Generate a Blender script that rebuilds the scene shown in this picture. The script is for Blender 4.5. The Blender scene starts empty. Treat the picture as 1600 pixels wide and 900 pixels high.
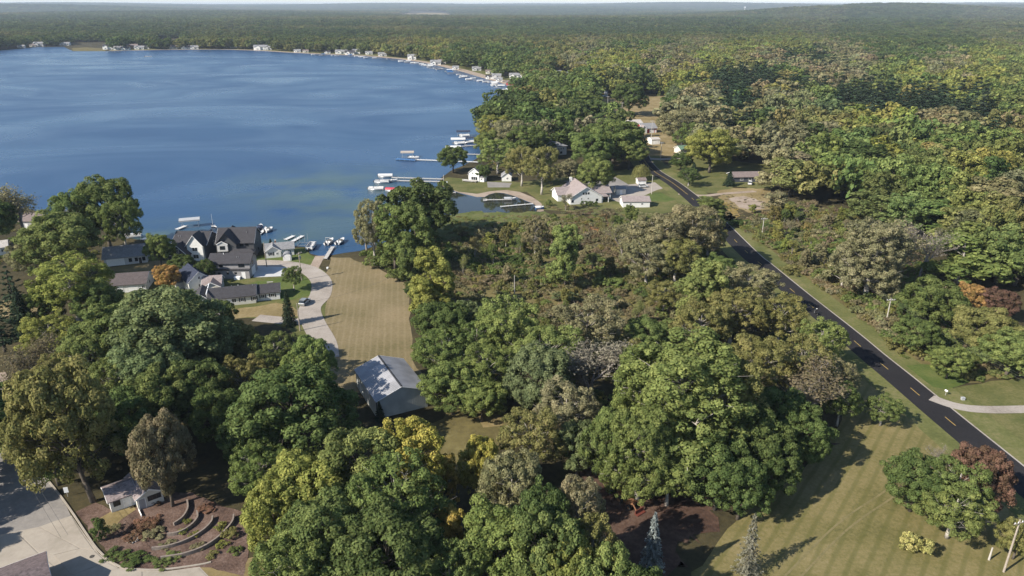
import bpy, bmesh, math, random
import numpy as np
from mathutils import Vector, Matrix

S = bpy.context.scene
COL = S.collection

# ------------------------------------------------------------------ camera, sky, sun, exposure
FPX, CAMH = 1120.0, 80.0                       # focal length in pixels of the 1600 px photo, camera height in metres
PITCH = math.atan(442 / FPX)
cp, sp = math.cos(PITCH), math.sin(PITCH)
cam = bpy.data.objects.new('camera', bpy.data.cameras.new('camera'))
COL.objects.link(cam); S.camera = cam
cam.location = (0, 0, CAMH)
cam.rotation_euler = (math.pi / 2 - PITCH, 0, 0)
cam.data.sensor_width = 36
cam.data.lens = 36 * FPX / 1600
cam.data.clip_start = 0.5
cam.data.clip_end = 90000

SUN_EL = math.radians(35)
SUN_AZ = math.atan2(-.86, -.51)                # compass angle from +Y towards +X
world = bpy.data.worlds.new('World'); S.world = world; world.use_nodes = True
wn = world.node_tree
sky = wn.nodes.new('ShaderNodeTexSky'); sky.sky_type = 'NISHITA'; sky.sun_disc = False
sky.sun_elevation = SUN_EL; sky.sun_rotation = SUN_AZ % (2 * math.pi)
sky.altitude = 200; sky.air_density = 1.0; sky.dust_density = 0.35; sky.ozone_density = 2.0
wn.links.new(sky.outputs[0], wn.nodes['Background'].inputs[0])
wn.nodes['Background'].inputs[1].default_value = 0.1
sl = bpy.data.lights.new('sun', 'SUN'); sl.energy = 5.0; sl.angle = math.radians(.5); sl.color = (1, .93, .82)
so = bpy.data.objects.new('sun', sl); COL.objects.link(so)
sdir = Vector((math.sin(SUN_AZ) * math.cos(SUN_EL), math.cos(SUN_AZ) * math.cos(SUN_EL), math.sin(SUN_EL)))
so.rotation_euler = sdir.to_track_quat('Z', 'Y').to_euler()
so.location = (-60, -40, 120)
S.view_settings.view_transform = 'Standard'; S.view_settings.look = 'None'
S.view_settings.gamma = 1; S.view_settings.exposure = 0.85
S.render.engine = 'CYCLES'
S.cycles.max_bounces = 6; S.cycles.diffuse_bounces = 3; S.cycles.glossy_bounces = 2
S.cycles.transmission_bounces = 3; S.cycles.transparent_max_bounces = 4; S.cycles.volume_bounces = 0
S.cycles.use_denoising = True
HAZE = 5.2e-5

# ------------------------------------------------------------------ helpers
def G(px, py, z=0.0):
    """ground (or height z) point seen at a pixel of the 1600x900 photograph"""
    x = (px - 800) / FPX; y = -(py - 450) / FPX
    dy = cp + y * sp; dz = -sp + y * cp
    t = (z - CAMH) / dz
    return Vector((x * t, dy * t, z))

def PX(x, y, z):
    d = z - CAMH
    f = y * cp - d * sp; u = y * sp + d * cp
    return 800 + FPX * x / f, 450 - FPX * u / f

def hills(x, y):
    r = np.hypot(x, y)
    z = 58 * np.exp(-(((x - 2750) / 900) ** 2 + ((y - 5600) / 700) ** 2))
    z += 46 * np.exp(-(((x - 1900) / 500) ** 2 + ((y - 4700) / 500) ** 2))
    z += 50 * np.exp(-(((x + 5200) / 1600) ** 2 + ((y - 8200) / 900) ** 2))
    z += 45 * np.exp(-(((x - 5200) / 1500) ** 2 + ((y - 8000) / 1000) ** 2))
    z += 16 * np.sin(x / 900.0 + 1.3) * np.sin(y / 1300.0) * np.clip((r - 2600) / 3000, 0, 1)
    z = z + (84 + 9 * np.sin(x / 2600.0) + 6 * np.sin(x / 900.0 + y / 4000.0)) * np.clip((r - 8500) / 6500, 0, 1)
    return np.where(r > 2300, z * np.clip((r - 2300) / 900, 0, 1), 0.0)

M = {}
def new_mat(name):
    m = bpy.data.materials.new(name); m.use_nodes = True
    M[name] = m
    return m, m.node_tree.nodes, m.node_tree.links, m.node_tree.nodes['Principled BSDF']

def N(nodes, t, **kw):
    n = nodes.new(t)
    for k, v in kw.items(): setattr(n, k, v)
    return n

def ramp(nodes, stops):
    r = nodes.new('ShaderNodeValToRGB')
    e = r.color_ramp.elements
    while len(e) < len(stops): e.new(0.5)
    for q, (p, c) in zip(e, stops):
        q.position = p; q.color = (*c, 1)
    return r

def plain(name, c, rough=.7, var=.12, scale=6, metal=0, bump=0.0, spec=.3):
    """one colour with a little weathering noise"""
    m, n, l, b = new_mat(name)
    tc = N(n, 'ShaderNodeTexCoord'); no = N(n, 'ShaderNodeTexNoise'); no.inputs['Scale'].default_value = scale; no.inputs['Detail'].default_value = 5
    l.new(tc.outputs['Object'], no.inputs['Vector'])
    r = ramp(n, [(.3, tuple(v * (1 - var) for v in c)), (.7, tuple(min(1, v * (1 + var)) for v in c))])
    l.new(no.outputs['Fac'], r.inputs[0]); l.new(r.outputs[0], b.inputs['Base Color'])
    b.inputs['Roughness'].default_value = rough; b.inputs['Metallic'].default_value = metal
    b.inputs['Specular IOR Level'].default_value = spec
    if bump:
        bp = N(n, 'ShaderNodeBump'); bp.inputs['Strength'].default_value = bump; bp.inputs['Distance'].default_value = .05
        l.new(no.outputs['Fac'], bp.inputs['Height']); l.new(bp.outputs[0], b.inputs['Normal'])
    return m

def shingle(name, c, var=.22):
    m, n, l, b = new_mat(name)
    tc = N(n, 'ShaderNodeTexCoord')
    mp = N(n, 'ShaderNodeMapping'); mp.inputs['Scale'].default_value = (3.2, 3.2, 7)
    no = N(n, 'ShaderNodeTexNoise'); no.inputs['Scale'].default_value = 1.3; no.inputs['Detail'].default_value = 6
    vo = N(n, 'ShaderNodeTexVoronoi'); vo.inputs['Scale'].default_value = 1.0
    l.new(tc.outputs['Object'], mp.inputs[0]); l.new(mp.outputs[0], vo.inputs['Vector']); l.new(tc.outputs['Object'], no.inputs['Vector'])
    mx = N(n, 'ShaderNodeMix', data_type='FLOAT'); mx.inputs[0].default_value = .5
    sep = N(n, 'ShaderNodeSeparateColor'); l.new(vo.outputs['Color'], sep.inputs[0])
    l.new(no.outputs['Fac'], mx.inputs[2]); l.new(sep.outputs[0], mx.inputs[3])
    r = ramp(n, [(.2, tuple(v * (1 - var) for v in c)), (.8, tuple(v * (1 + var) for v in c))])
    l.new(mx.outputs[0], r.inputs[0]); l.new(r.outputs[0], b.inputs['Base Color'])
    b.inputs['Roughness'].default_value = .85; b.inputs['Specular IOR Level'].default_value = .25
    return m

def siding(name, c, step=.2):
    m, n, l, b = new_mat(name)
    tc = N(n, 'ShaderNodeTexCoord'); w = N(n, 'ShaderNodeTexWave', wave_profile='SAW'); w.bands_direction = 'Z'
    w.inputs['Scale'].default_value = .5 / step * .314 * 2; w.inputs['Distortion'].default_value = 0
    no = N(n, 'ShaderNodeTexNoise'); no.inputs['Scale'].default_value = .8; no.inputs['Detail'].default_value = 6
    l.new(tc.outputs['Object'], w.inputs['Vector']); l.new(tc.outputs['Object'], no.inputs['Vector'])
    r = ramp(n, [(.3, tuple(v * .88 for v in c)), (.65, c)]); l.new(no.outputs['Fac'], r.inputs[0])
    l.new(r.outputs[0], b.inputs['Base Color']); b.inputs['Roughness'].default_value = .6
    bp = N(n, 'ShaderNodeBump'); bp.inputs['Strength'].default_value = .5; bp.inputs['Distance'].default_value = .03
    l.new(w.outputs['Fac'], bp.inputs['Height']); l.new(bp.outputs[0], b.inputs['Normal'])
    return m

def ground_mat(name, cols, scale=.06, fine=1.6, bump=.4, stripe=None):
    """cols: three or four colours from dark to light mixed by large and small noise; stripe=(angle, spacing, strength, colour)"""
    m, n, l, b = new_mat(name)
    tc = N(n, 'ShaderNodeTexCoord')
    a = N(n, 'ShaderNodeTexNoise'); a.inputs['Scale'].default_value = scale; a.inputs['Detail'].default_value = 7; a.inputs['Roughness'].default_value = .62
    f = N(n, 'ShaderNodeTexNoise'); f.inputs['Scale'].default_value = fine; f.inputs['Detail'].default_value = 6; f.inputs['Roughness'].default_value = .7
    l.new(tc.outputs['Object'], a.inputs['Vector']); l.new(tc.outputs['Object'], f.inputs['Vector'])
    mx = N(n, 'ShaderNodeMix', data_type='FLOAT'); mx.inputs[0].default_value = .42
    l.new(a.outputs['Fac'], mx.inputs[2]); l.new(f.outputs['Fac'], mx.inputs[3])
    k = len(cols)
    r = ramp(n, [(.36 + .28 * i / (k - 1), c) for i, c in enumerate(cols)])
    l.new(mx.outputs[0], r.inputs[0])
    out = r.outputs[0]
    for (ang, spacing, strength, colr) in (stripe or []):
        mp = N(n, 'ShaderNodeMapping'); mp.inputs['Rotation'].default_value = (0, 0, ang)
        l.new(tc.outputs['Object'], mp.inputs[0])
        w = N(n, 'ShaderNodeTexWave'); w.bands_direction = 'X'; w.inputs['Scale'].default_value = .314 / spacing
        w.inputs['Distortion'].default_value = 1.2; w.inputs['Detail'].default_value = 3; w.inputs['Detail Scale'].default_value = .35
        l.new(mp.outputs[0], w.inputs['Vector'])
        rr = ramp(n, [(.62, (0, 0, 0)), (.95, (strength,) * 3)]); l.new(w.outputs['Fac'], rr.inputs[0])
        mm = N(n, 'ShaderNodeMath', operation='MULTIPLY'); l.new(rr.outputs[0], mm.inputs[0]); l.new(f.outputs['Fac'], mm.inputs[1])
        mc = N(n, 'ShaderNodeMix', data_type='RGBA'); l.new(mm.outputs[0], mc.inputs[0]); l.new(out, mc.inputs[6]); mc.inputs[7].default_value = (*colr, 1)
        out = mc.outputs[2]
    l.new(out, b.inputs['Base Color']); b.inputs['Roughness'].default_value = .95; b.inputs['Specular IOR Level'].default_value = .1
    bp = N(n, 'ShaderNodeBump'); bp.inputs['Strength'].default_value = bump; bp.inputs['Distance'].default_value = .25
    l.new(f.outputs['Fac'], bp.inputs['Height']); l.new(bp.outputs[0], b.inputs['Normal'])
    return m

def leaf_mat(name, trans=.28, spread=.55):
    """leaf colour = the object's own tint, varied per clump and per leaf"""
    m, n, l, b = new_mat(name)
    out = n['Material Output']; n.remove(b)
    at = N(n, 'ShaderNodeAttribute'); at.attribute_type = 'INSTANCER'; at.attribute_name = 'tint'
    sh = N(n, 'ShaderNodeAttribute'); sh.attribute_type = 'GEOMETRY'; sh.attribute_name = 'shade'
    sep = N(n, 'ShaderNodeSeparateColor'); l.new(sh.outputs['Color'], sep.inputs[0])
    mv = N(n, 'ShaderNodeMath', operation='MULTIPLY_ADD'); mv.inputs[1].default_value = spread; mv.inputs[2].default_value = 1 - spread / 2
    l.new(sep.outputs[0], mv.inputs[0])
    mv2 = N(n, 'ShaderNodeMath', operation='MULTIPLY_ADD'); mv2.inputs[1].default_value = .5; mv2.inputs[2].default_value = .75
    l.new(sep.outputs[1], mv2.inputs[0])
    mm = N(n, 'ShaderNodeMath', operation='MULTIPLY'); l.new(mv.outputs[0], mm.inputs[0]); l.new(mv2.outputs[0], mm.inputs[1])
    hs = N(n, 'ShaderNodeHueSaturation')
    hv = N(n, 'ShaderNodeMath', operation='MULTIPLY_ADD'); hv.inputs[1].default_value = -.045; hv.inputs[2].default_value = .526
    l.new(sep.outputs[2], hv.inputs[0]); l.new(hv.outputs[0], hs.inputs['Hue'])
    hs.inputs['Saturation'].default_value = .94
    l.new(mm.outputs[0], hs.inputs['Value']); l.new(at.outputs['Color'], hs.inputs['Color'])
    d = N(n, 'ShaderNodeBsdfDiffuse'); t = N(n, 'ShaderNodeBsdfTranslucent')
    l.new(hs.outputs[0], d.inputs[0]); l.new(hs.outputs[0], t.inputs[0])
    mx = N(n, 'ShaderNodeMixShader'); mx.inputs[0].default_value = trans
    l.new(d.outputs[0], mx.inputs[1]); l.new(t.outputs[0], mx.inputs[2])
    l.new(mx.outputs[0], out.inputs['Surface'])
    return m

class MB:
    """collects faces for one mesh object"""
    def __init__(s): s.v = []; s.f = []; s.mi = []; s.cur = 0
    def poly(s, pts, flip=False):
        b = len(s.v); s.v += [tuple(p) for p in pts]
        i = list(range(b, b + len(pts)))
        s.f.append(i[::-1] if flip else i); s.mi.append(s.cur); return s
    def box(s, x0, x1, y0, y1, z0, z1):
        b = len(s.v)
        s.v += [(x0, y0, z0), (x1, y0, z0), (x1, y1, z0), (x0, y1, z0), (x0, y0, z1), (x1, y0, z1), (x1, y1, z1), (x0, y1, z1)]
        for q in ((0, 3, 2, 1), (4, 5, 6, 7), (0, 1, 5, 4), (1, 2, 6, 5), (2, 3, 7, 6), (3, 0, 4, 7)):
            s.f.append([b + k for k in q]); s.mi.append(s.cur)
        return s
    def obox(s, c, u, v, w, a, b_, d):
        """oriented box: centre c, unit axes u v w, half sizes a b d"""
        c, u, v, w = map(Vector, (c, u, v, w)); b = len(s.v)
        for k in (-1, 1):
            for i, j in ((-1, -1), (1, -1), (1, 1), (-1, 1)):
                s.v.append(tuple(c + u * a * i + v * b_ * j + w * d * k))
        for q in ((0, 3, 2, 1), (4, 5, 6, 7), (0, 1, 5, 4), (1, 2, 6, 5), (2, 3, 7, 6), (3, 0, 4, 7)):
            s.f.append([b + k for k in q]); s.mi.append(s.cur)
        return s
    def extrude(s, prof, d):
        """closed profile of 3D points swept by vector d, capped"""
        d = Vector(d); n = len(prof); b = len(s.v)
        s.v += [tuple(p) for p in prof] + [tuple(Vector(p) + d) for p in prof]
        s.f.append(list(range(b, b + n))[::-1]); s.f.append(list(range(b + n, b + 2 * n)))
        for i in range(n):
            j = (i + 1) % n; s.f.append([b + i, b + j, b + n + j, b + n + i])
        s.mi += [s.cur] * (n + 2); return s
    def tube(s, p, q, r0, r1=None, n=6, cap=True):
        p, q = Vector(p), Vector(q); r1 = r0 if r1 is None else r1
        d = q - p
        if d.length < 1e-6: return s
        d.normalize(); a = d.orthogonal().normalized(); c = d.cross(a); b = len(s.v)
        for (o, r) in ((p, r0), (q, r1)):
            for i in range(n):
                t = 2 * math.pi * i / n; s.v.append(tuple(o + (a * math.cos(t) + c * math.sin(t)) * r))
        for i in range(n):
            j = (i + 1) % n; s.f.append([b + i, b + j, b + n + j, b + n + i]); s.mi.append(s.cur)
        if cap:
            s.f.append([b + i for i in range(n)][::-1]); s.f.append([b + n + i for i in range(n)]); s.mi += [s.cur] * 2
        return s
    def path(s, pts, rad, n=5):
        for i in range(len(pts) - 1):
            r0 = rad[i] if isinstance(rad, (list, tuple)) else rad
            r1 = rad[i + 1] if isinstance(rad, (list, tuple)) else rad
            s.tube(pts[i], pts[i + 1], r0, r1, n, cap=(i in (0, len(pts) - 2)))
        return s
    def ball(s, c, r, sc=(1, 1, 1), nu=8, nv=5):
        b = len(s.v); c = Vector(c)
        s.v.append((c.x, c.y, c.z - r * sc[2]))
        for j in range(1, nv):
            t = math.pi * j / nv - math.pi / 2
            for i in range(nu):
                a = 2 * math.pi * i / nu
                s.v.append((c.x + r * sc[0] * math.cos(t) * math.cos(a), c.y + r * sc[1] * math.cos(t) * math.sin(a), c.z + r * sc[2] * math.sin(t)))
        s.v.append((c.x, c.y, c.z + r * sc[2])); top = len(s.v) - 1
        for i in range(nu):
            k = (i + 1) % nu
            s.f.append([b, b + 1 + k, b + 1 + i]); s.mi.append(s.cur)
            for j in range(nv - 2):
                o = b + 1 + j * nu; s.f.append([o + i, o + k, o + nu + k, o + nu + i]); s.mi.append(s.cur)
            o = b + 1 + (nv - 2) * nu; s.f.append([o + i, o + k, top]); s.mi.append(s.cur)
        return s
    def mesh(s, name, mats, smooth=False):
        me = bpy.data.meshes.new(name); me.from_pydata(s.v, [], s.f)
        for m in (mats if isinstance(mats, (list, tuple)) else [mats]): me.materials.append(M[m] if isinstance(m, str) else m)
        if max(s.mi, default=0): me.polygons.foreach_set('material_index', s.mi)
        if smooth: me.polygons.foreach_set('use_smooth', [True] * len(s.f))
        me.update(); return me
    def build(s, name, mats, parent=None, smooth=False):
        return link(name, s.mesh(name, mats, smooth), parent)

def link(name, data, parent=None):
    o = bpy.data.objects.new(name, data); COL.objects.link(o)
    if parent: o.parent = parent
    return o

def tag(o, label=None, cat=None, group=None, kind=None):
    if label: o['label'] = label
    if cat: o['category'] = cat
    if group: o['group'] = group
    if kind: o['kind'] = kind
    return o

def thing(name, label, cat, loc, rz=0.0, group=None):
    o = bpy.data.objects.new(name, None); COL.objects.link(o); o.empty_display_size = .1
    o.location = loc; o.rotation_euler = (0, 0, rz)
    return tag(o, label, cat, group)

KIDS = {}
def kids(o):
    return KIDS.get(o.name) or list(o.children)
def dup(root, loc, rz=0.0, label=None, group=None, scale=None):
    def cp_(o, par):
        c = o.copy(); COL.objects.link(c)
        if par is not None: c.parent = par
        for ch in kids(o): cp_(ch, c)
        return c
    r = cp_(root, None)
    r.location = loc; r.rotation_euler = (0, 0, rz)
    if scale: r.scale = scale
    if label: r['label'] = label
    if group: r['group'] = group
    return r

def fill(name, pts, z, mat, kind='structure', parent=None, sub=0):
    """flat sheet from an outline, triangulated"""
    from mathutils.geometry import tessellate_polygon
    v = [Vector((p[0], p[1], z)) for p in pts]
    me = bpy.data.meshes.new(name)
    tr = tessellate_polygon([v])
    me.from_pydata([tuple(p) for p in v], [], [t if (v[t[1]] - v[t[0]]).cross(v[t[2]] - v[t[0]]).z > 0 else t[::-1] for t in tr])
    me.materials.append(M[mat]); me.update()
    o = link(name, me, parent)
    if kind: o['kind'] = kind
    return o

def wob(pts, amp, step, seed=1):
    """resample an outline and jitter it so that it does not read as ruled"""
    r = random.Random(seed); out = []
    n = len(pts)
    for i in range(n):
        a, b = pts[i], pts[(i + 1) % n]; d = (b - a).length; k = max(1, min(60, int(d / step)))
        for j in range(k):
            p = a.lerp(b, j / k)
            out.append(Vector((p.x + r.uniform(-amp, amp), p.y + r.uniform(-amp, amp), 0)))
    return out

def smooth_line(pts, k=6):
    """Catmull-Rom through points"""
    P = [pts[0]] + list(pts) + [pts[-1]]; out = []
    for i in range(1, len(P) - 2):
        for j in range(k):
            t = j / k; a, b, c, d = P[i - 1], P[i], P[i + 1], P[i + 2]
            out.append(.5 * ((2 * b) + (c - a) * t + (2 * a - 5 * b + 4 * c - d) * t * t + (3 * b - a - 3 * c + d) * t ** 3))
    out.append(pts[-1]); return out

def offset_line(L, d):
    out = []
    for i, p in enumerate(L):
        a = L[max(0, i - 1)]; b = L[min(len(L) - 1, i + 1)]
        t = (b - a); t.z = 0; t.normalize(); n = Vector((-t.y, t.x, 0))
        out.append(p + n * d)
    return out

def ribbon(name, L, d0, d1, z, mat, kind='structure', parent=None):
    A, B = offset_line(L, d0), offset_line(L, d1)
    mb = MB()
    mb.v = [(p.x, p.y, z) for p in A] + [(p.x, p.y, z) for p in B]
    n = len(A)
    for i in range(n - 1):
        q = [i, i + 1, n + i + 1, n + i]
        a, b, c = (Vector(mb.v[k]) for k in q[:3])
        mb.f.append(q if (b - a).cross(c - a).z > 0 else q[::-1]); mb.mi.append(0)
    o = mb.build(name, mat, parent)
    if kind: o['kind'] = kind
    return o

def inpoly(X, Y, poly):
    X = np.asarray(X); Y = np.asarray(Y); r = np.zeros(X.shape, bool); n = len(poly)
    for i in range(n):
        x0, y0 = poly[i][0], poly[i][1]; x1, y1 = poly[(i + 1) % n][0], poly[(i + 1) % n][1]
        if y0 == y1: continue
        c = ((y0 > Y) != (y1 > Y)) & (X < (x1 - x0) * (Y - y0) / (y1 - y0) + x0)
        r ^= c
    return r
def gp(L): return [G(*p) for p in L]

# ------------------------------------------------------------------ materials
ground_mat('forest_floor', [(.028, .024, .014), (.05, .043, .022), (.075, .06, .03)], .05, .8)
ground_mat('bare_earth', [(.035, .022, .017), (.075, .046, .034), (.13, .085, .062)], .12, 1.2)
ground_mat('dry_lawn', [(.088, .084, .03), (.135, .118, .046), (.178, .148, .066), (.22, .178, .092)], .07, 1.4,
           stripe=[(math.radians(38), 2.3, .7, (.06, .07, .016))])
ground_mat('track_grass', [(.12, .108, .048), (.165, .14, .066), (.2, .168, .088)], .3, 2.0)
ground_mat('field_grass', [(.118, .1, .046), (.172, .137, .074), (.225, .175, .105)], .045, 1.2,
           stripe=[(math.radians(-8.5), 1.75, .45, (.27, .215, .13))])
ground_mat('yard_grass', [(.06, .074, .022), (.1, .102, .036), (.16, .14, .062)], .13, 1.5)
ground_mat('green_grass', [(.05, .078, .02), (.08, .105, .028), (.12, .128, .045)], .13, 1.5)
ground_mat('verge_grass', [(.07, .08, .026), (.11, .115, .04), (.17, .15, .07)], .12, 1.2)
ground_mat('tan_grass', [(0.138, 0.107, 0.047), (0.206, 0.159, 0.077), (0.284, 0.224, 0.129)], .09, .9)
ground_mat('marsh_grass', [(.07, .06, .028), (.12, .1, .042), (.17, .145, .06)], .08, .6)
ground_mat('lily_green', [(0.043, 0.06, 0.017), (0.095, 0.107, 0.034), (0.138, 0.133, 0.06)], .15, .8)
ground_mat('rust_grass', [(.16, .06, .03), (.22, .1, .045), (.22, .14, .05)], .12, .8)
ground_mat('gold_grass', [(.16, .12, .05), (.21, .15, .05), (.22, .17, .08)], .2, .8)
ground_mat('gravel', [(0.216, 0.187, 0.158), (0.302, 0.266, 0.23), (0.36, 0.324, 0.288)], .12, 2.5, .2)
ground_mat('sand', [(.2, .155, .115), (.29, .23, .18), (.36, .3, .24)], .15, 1.5, .2)
ground_mat('mulch', [(.05, .033, .027), (.11, .072, .056), (.19, .135, .11)], .25, 2.5, .6)
ground_mat('concrete', [(0.259, 0.23, 0.187), (0.31, 0.274, 0.23), (0.353, 0.317, 0.266)], .12, .9, .08)
ground_mat('white_concrete', [(0.396, 0.396, 0.389), (0.446, 0.446, 0.439), (0.49, 0.49, 0.475)], .12, .9, .05)
ground_mat('asphalt_shaded_concrete', [(.16, .15, .14), (.21, .195, .18), (.26, .24, .22)], .12, 1.2, .1)  # asphalt on the drives; on the street, concrete with shade put into the colour
ground_mat('asphalt', [(.016, .0155, .017), (.022, .021, .0225), (.03, .0285, .03)], .05, 3.0, .12)
plain('yellow_paint', (.36, .25, .07), .8, .3, 4); plain('white_paint', (.75, .74, .7), .6)
siding('white_siding', (.68, .67, .64)); siding('cream_siding', (.6, .57, .5)); siding('grey_siding', (.34, .33, .33))
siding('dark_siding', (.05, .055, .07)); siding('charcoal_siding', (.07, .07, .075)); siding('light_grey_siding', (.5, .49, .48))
siding('brown_siding', (.13, .085, .06)); siding('red_siding', (.4, .05, .05)); siding('stone_grey', (.27, .26, .26), .4)
shingle('dark_shingle', (.045, .043, .047)); shingle('brown_shingle', (.17, .135, .125)); shingle('navy_shingle', (.028, .034, .055))
shingle('grey_shingle', (.2, .2, .205)); shingle('taupe_shingle', (.24, .2, .19)); shingle('pale_shingle', (.4, .37, .34)); shingle('rose_shingle', (.23, .19, .185), .35); shingle('mauve_shingle', (.115, .09, .09), .35); shingle('umber_shingle', (.085, .07, .068))
shingle('green_shingle', (.12, .2, .15))
plain('white_trim', (.8, .79, .77), .5, .05); plain('dark_trim', (.02, .02, .022), .5)
plain('glass', (.02, .025, .03), .08, .3, 2, spec=.5); plain('pale_glass', (.1, .12, .14), .08, .3, 2, spec=.5)  # the second glass is a lighter tone, for windscreens
plain('door_white', (.7, .69, .67), .5); plain('door_dark', (.05, .04, .035), .5)
plain('barn_metal', (.43, .44, .42), .5, .12, .7, metal=.0); plain('metal_roof', (.3, .298, .31), .5, .22, .35, metal=.12)  # metal_roof: coarse mottling puts dappled tree shade, with some weathering, into the colour
plain('chimney_brick', (.25, .13, .1), .9, .3, 8)
plain('wood_grey', (.3, .28, .25), .85, .2, 4); plain('wood_pole', (.3, .255, .21), .85, .2, 5); plain('pale_pole', (.4, .37, .33), .8, .1, 5)
plain('dock_deck', (.4, .38, .35), .7, .15, 3); plain('dock_white', (.55, .54, .52), .6, .08, 3)
plain('aluminium', (.55, .56, .57), .35, .08, 3, metal=.7)
plain('boat_white', (.62, .61, .59), .35, .05, 2); plain('boat_grey', (.35, .36, .37), .5, .1, 2); plain('boat_black', (.02, .02, .024), .4)
plain('boat_blue', (.04, .13, .3), .4); plain('boat_red', (.45, .03, .05), .4); plain('canvas_tan', (.33, .29, .25), .8); plain('canvas_navy', (.03, .04, .07), .8)
plain('rubber', (.015, .015, .015), .8); plain('car_silver', (.45, .47, .48), .25, .04, 1, metal=.6, spec=.5)
plain('rust_orange', (.2, .1, .05), .7, .3, 3); plain('machine_dark', (.03, .03, .03), .6); plain('machine_red', (.12, .035, .025), .6)
plain('skin', (.45, .28, .2), .6); plain('black_cloth', (.015, .015, .017), .8); plain('black_paint', (.012, .012, .014), .25, spec=.5)
plain('bark', (.085, .07, .055), .95, .3, 3, bump=.6); plain('pale_bark', (.33, .3, .26), .9, .25, 2, bump=.5); plain('grey_bark', (.2, .175, .155), .9, .25, 2, bump=.4)
plain('block_wall', (.2, .165, .14), .9, .2, 3, bump=.3); plain('stone', (.45, .42, .38), .9, .2, 4); plain('iron', (.06, .055, .05), .7)
plain('wire', (.05, .05, .05), .6); plain('plastic_white', (.8, .8, .79), .5, .03)
plain('blue_tarp', (.1, .22, .5), .5)
leaf_mat('leaf', .38, .6); leaf_mat('needle', .12, .7)

def water_mat():
    m, n, l, b = new_mat('water')
    tc = N(n, 'ShaderNodeTexCoord')
    mp = N(n, 'ShaderNodeMapping'); mp.inputs['Scale'].default_value = (.0042, .0062, 1); mp.inputs['Rotation'].default_value = (0, 0, .25)
    l.new(tc.outputs['Object'], mp.inputs[0])
    st = N(n, 'ShaderNodeTexNoise'); st.inputs['Scale'].default_value = 1.2; st.inputs['Detail'].default_value = 4; st.inputs['Distortion'].default_value = 2.2
    l.new(mp.outputs[0], st.inputs['Vector'])
    # base: deep blue body, greener and browner in patches close to the near shore
    dn = N(n, 'ShaderNodeTexNoise'); dn.inputs['Scale'].default_value = .012; dn.inputs['Detail'].default_value = 3
    l.new(tc.outputs['Object'], dn.inputs['Vector'])
    r = ramp(n, [(.38, (.011, .042, .108)), (.64, (.017, .054, .122))]); l.new(dn.outputs['Fac'], r.inputs[0])
    # weedy shallows off the near shore show the lake bed
    col = r.outputs[0]
    for (cx, cy, rad) in ((*G(505, 292)[:2], 62), (*G(600, 330)[:2], 58), (*G(250, 372)[:2], 34), (*G(430, 372)[:2], 30)):
        vm = N(n, 'ShaderNodeVectorMath', operation='DISTANCE'); vm.inputs[1].default_value = (cx, cy, .03); l.new(tc.outputs['Object'], vm.inputs[0])
        mr = N(n, 'ShaderNodeMapRange'); mr.inputs['From Min'].default_value = rad; mr.inputs['From Max'].default_value = rad * .15; mr.inputs['To Max'].default_value = .9
        l.new(vm.outputs['Value'], mr.inputs[0])
        nz = N(n, 'ShaderNodeTexNoise'); nz.inputs['Scale'].default_value = .05; nz.inputs['Detail'].default_value = 4; l.new(tc.outputs['Object'], nz.inputs['Vector'])
        nr = N(n, 'ShaderNodeMapRange'); nr.inputs['From Min'].default_value = .3; nr.inputs['From Max'].default_value = .58; l.new(nz.outputs['Fac'], nr.inputs[0])
        ml = N(n, 'ShaderNodeMath', operation='MULTIPLY'); l.new(mr.outputs[0], ml.inputs[0]); l.new(nr.outputs[0], ml.inputs[1])
        mc = N(n, 'ShaderNodeMix', data_type='RGBA'); l.new(ml.outputs[0], mc.inputs[0]); l.new(col, mc.inputs[6]); mc.inputs[7].default_value = (.055, .09, .085, 1); col = mc.outputs[2]
    l.new(col, b.inputs['Base Color'])
    b.inputs['IOR'].default_value = 1.33; b.inputs['Specular IOR Level'].default_value = .34
    rr = N(n, 'ShaderNodeMapRange'); rr.inputs['From Min'].default_value = .35; rr.inputs['From Max'].default_value = .68
    rr.inputs['To Min'].default_value = .36; rr.inputs['To Max'].default_value = .24
    l.new(st.outputs['Fac'], rr.inputs[0]); l.new(rr.outputs[0], b.inputs['Roughness'])
    wv = N(n, 'ShaderNodeTexNoise'); wv.inputs['Scale'].default_value = .7; wv.inputs['Detail'].default_value = 2; wv.inputs['Roughness'].default_value = .6
    l.new(tc.outputs['Object'], wv.inputs['Vector'])
    bs = N(n, 'ShaderNodeMapRange'); bs.inputs['From Min'].default_value = .5; bs.inputs['From Max'].default_value = .7
    bs.inputs['To Min'].default_value = .34; bs.inputs['To Max'].default_value = .13
    l.new(st.outputs['Fac'], bs.inputs[0])
    bp = N(n, 'ShaderNodeBump'); bp.inputs['Distance'].default_value = .22
    l.new(bs.outputs[0], bp.inputs['Strength'])
    l.new(wv.outputs['Fac'], bp.inputs['Height']); l.new(bp.outputs[0], b.inputs['Normal'])
water_mat()

# ------------------------------------------------------------------ ground, water, roads
def ground_sheet():
    rings = [0.0] + [30 * 1.16 ** i for i in range(48)]
    rings = [r for r in rings if r < 30000] + [30000]
    na = 120; v = [(0, 0, 0)]; f = []
    for r in rings[1:]:
        for i in range(na):
            a = 2 * math.pi * i / na; x, y = r * math.sin(a), r * math.cos(a)
            v.append((x, y, float(hills(np.array(x), np.array(y)))))
    for i in range(na): f.append((0, 1 + (i + 1) % na, 1 + i))
    for k in range(len(rings) - 2):
        for i in range(na):
            j = (i + 1) % na; o = 1 + k * na; f.append((o + i, o + j, o + na + j, o + na + i))
    me = bpy.data.meshes.new('ground'); me.from_pydata(v, [], f); me.materials.append(M['forest_floor']); me.update()
    o = link('ground', me); o['kind'] = 'structure'
ground_sheet()

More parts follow.
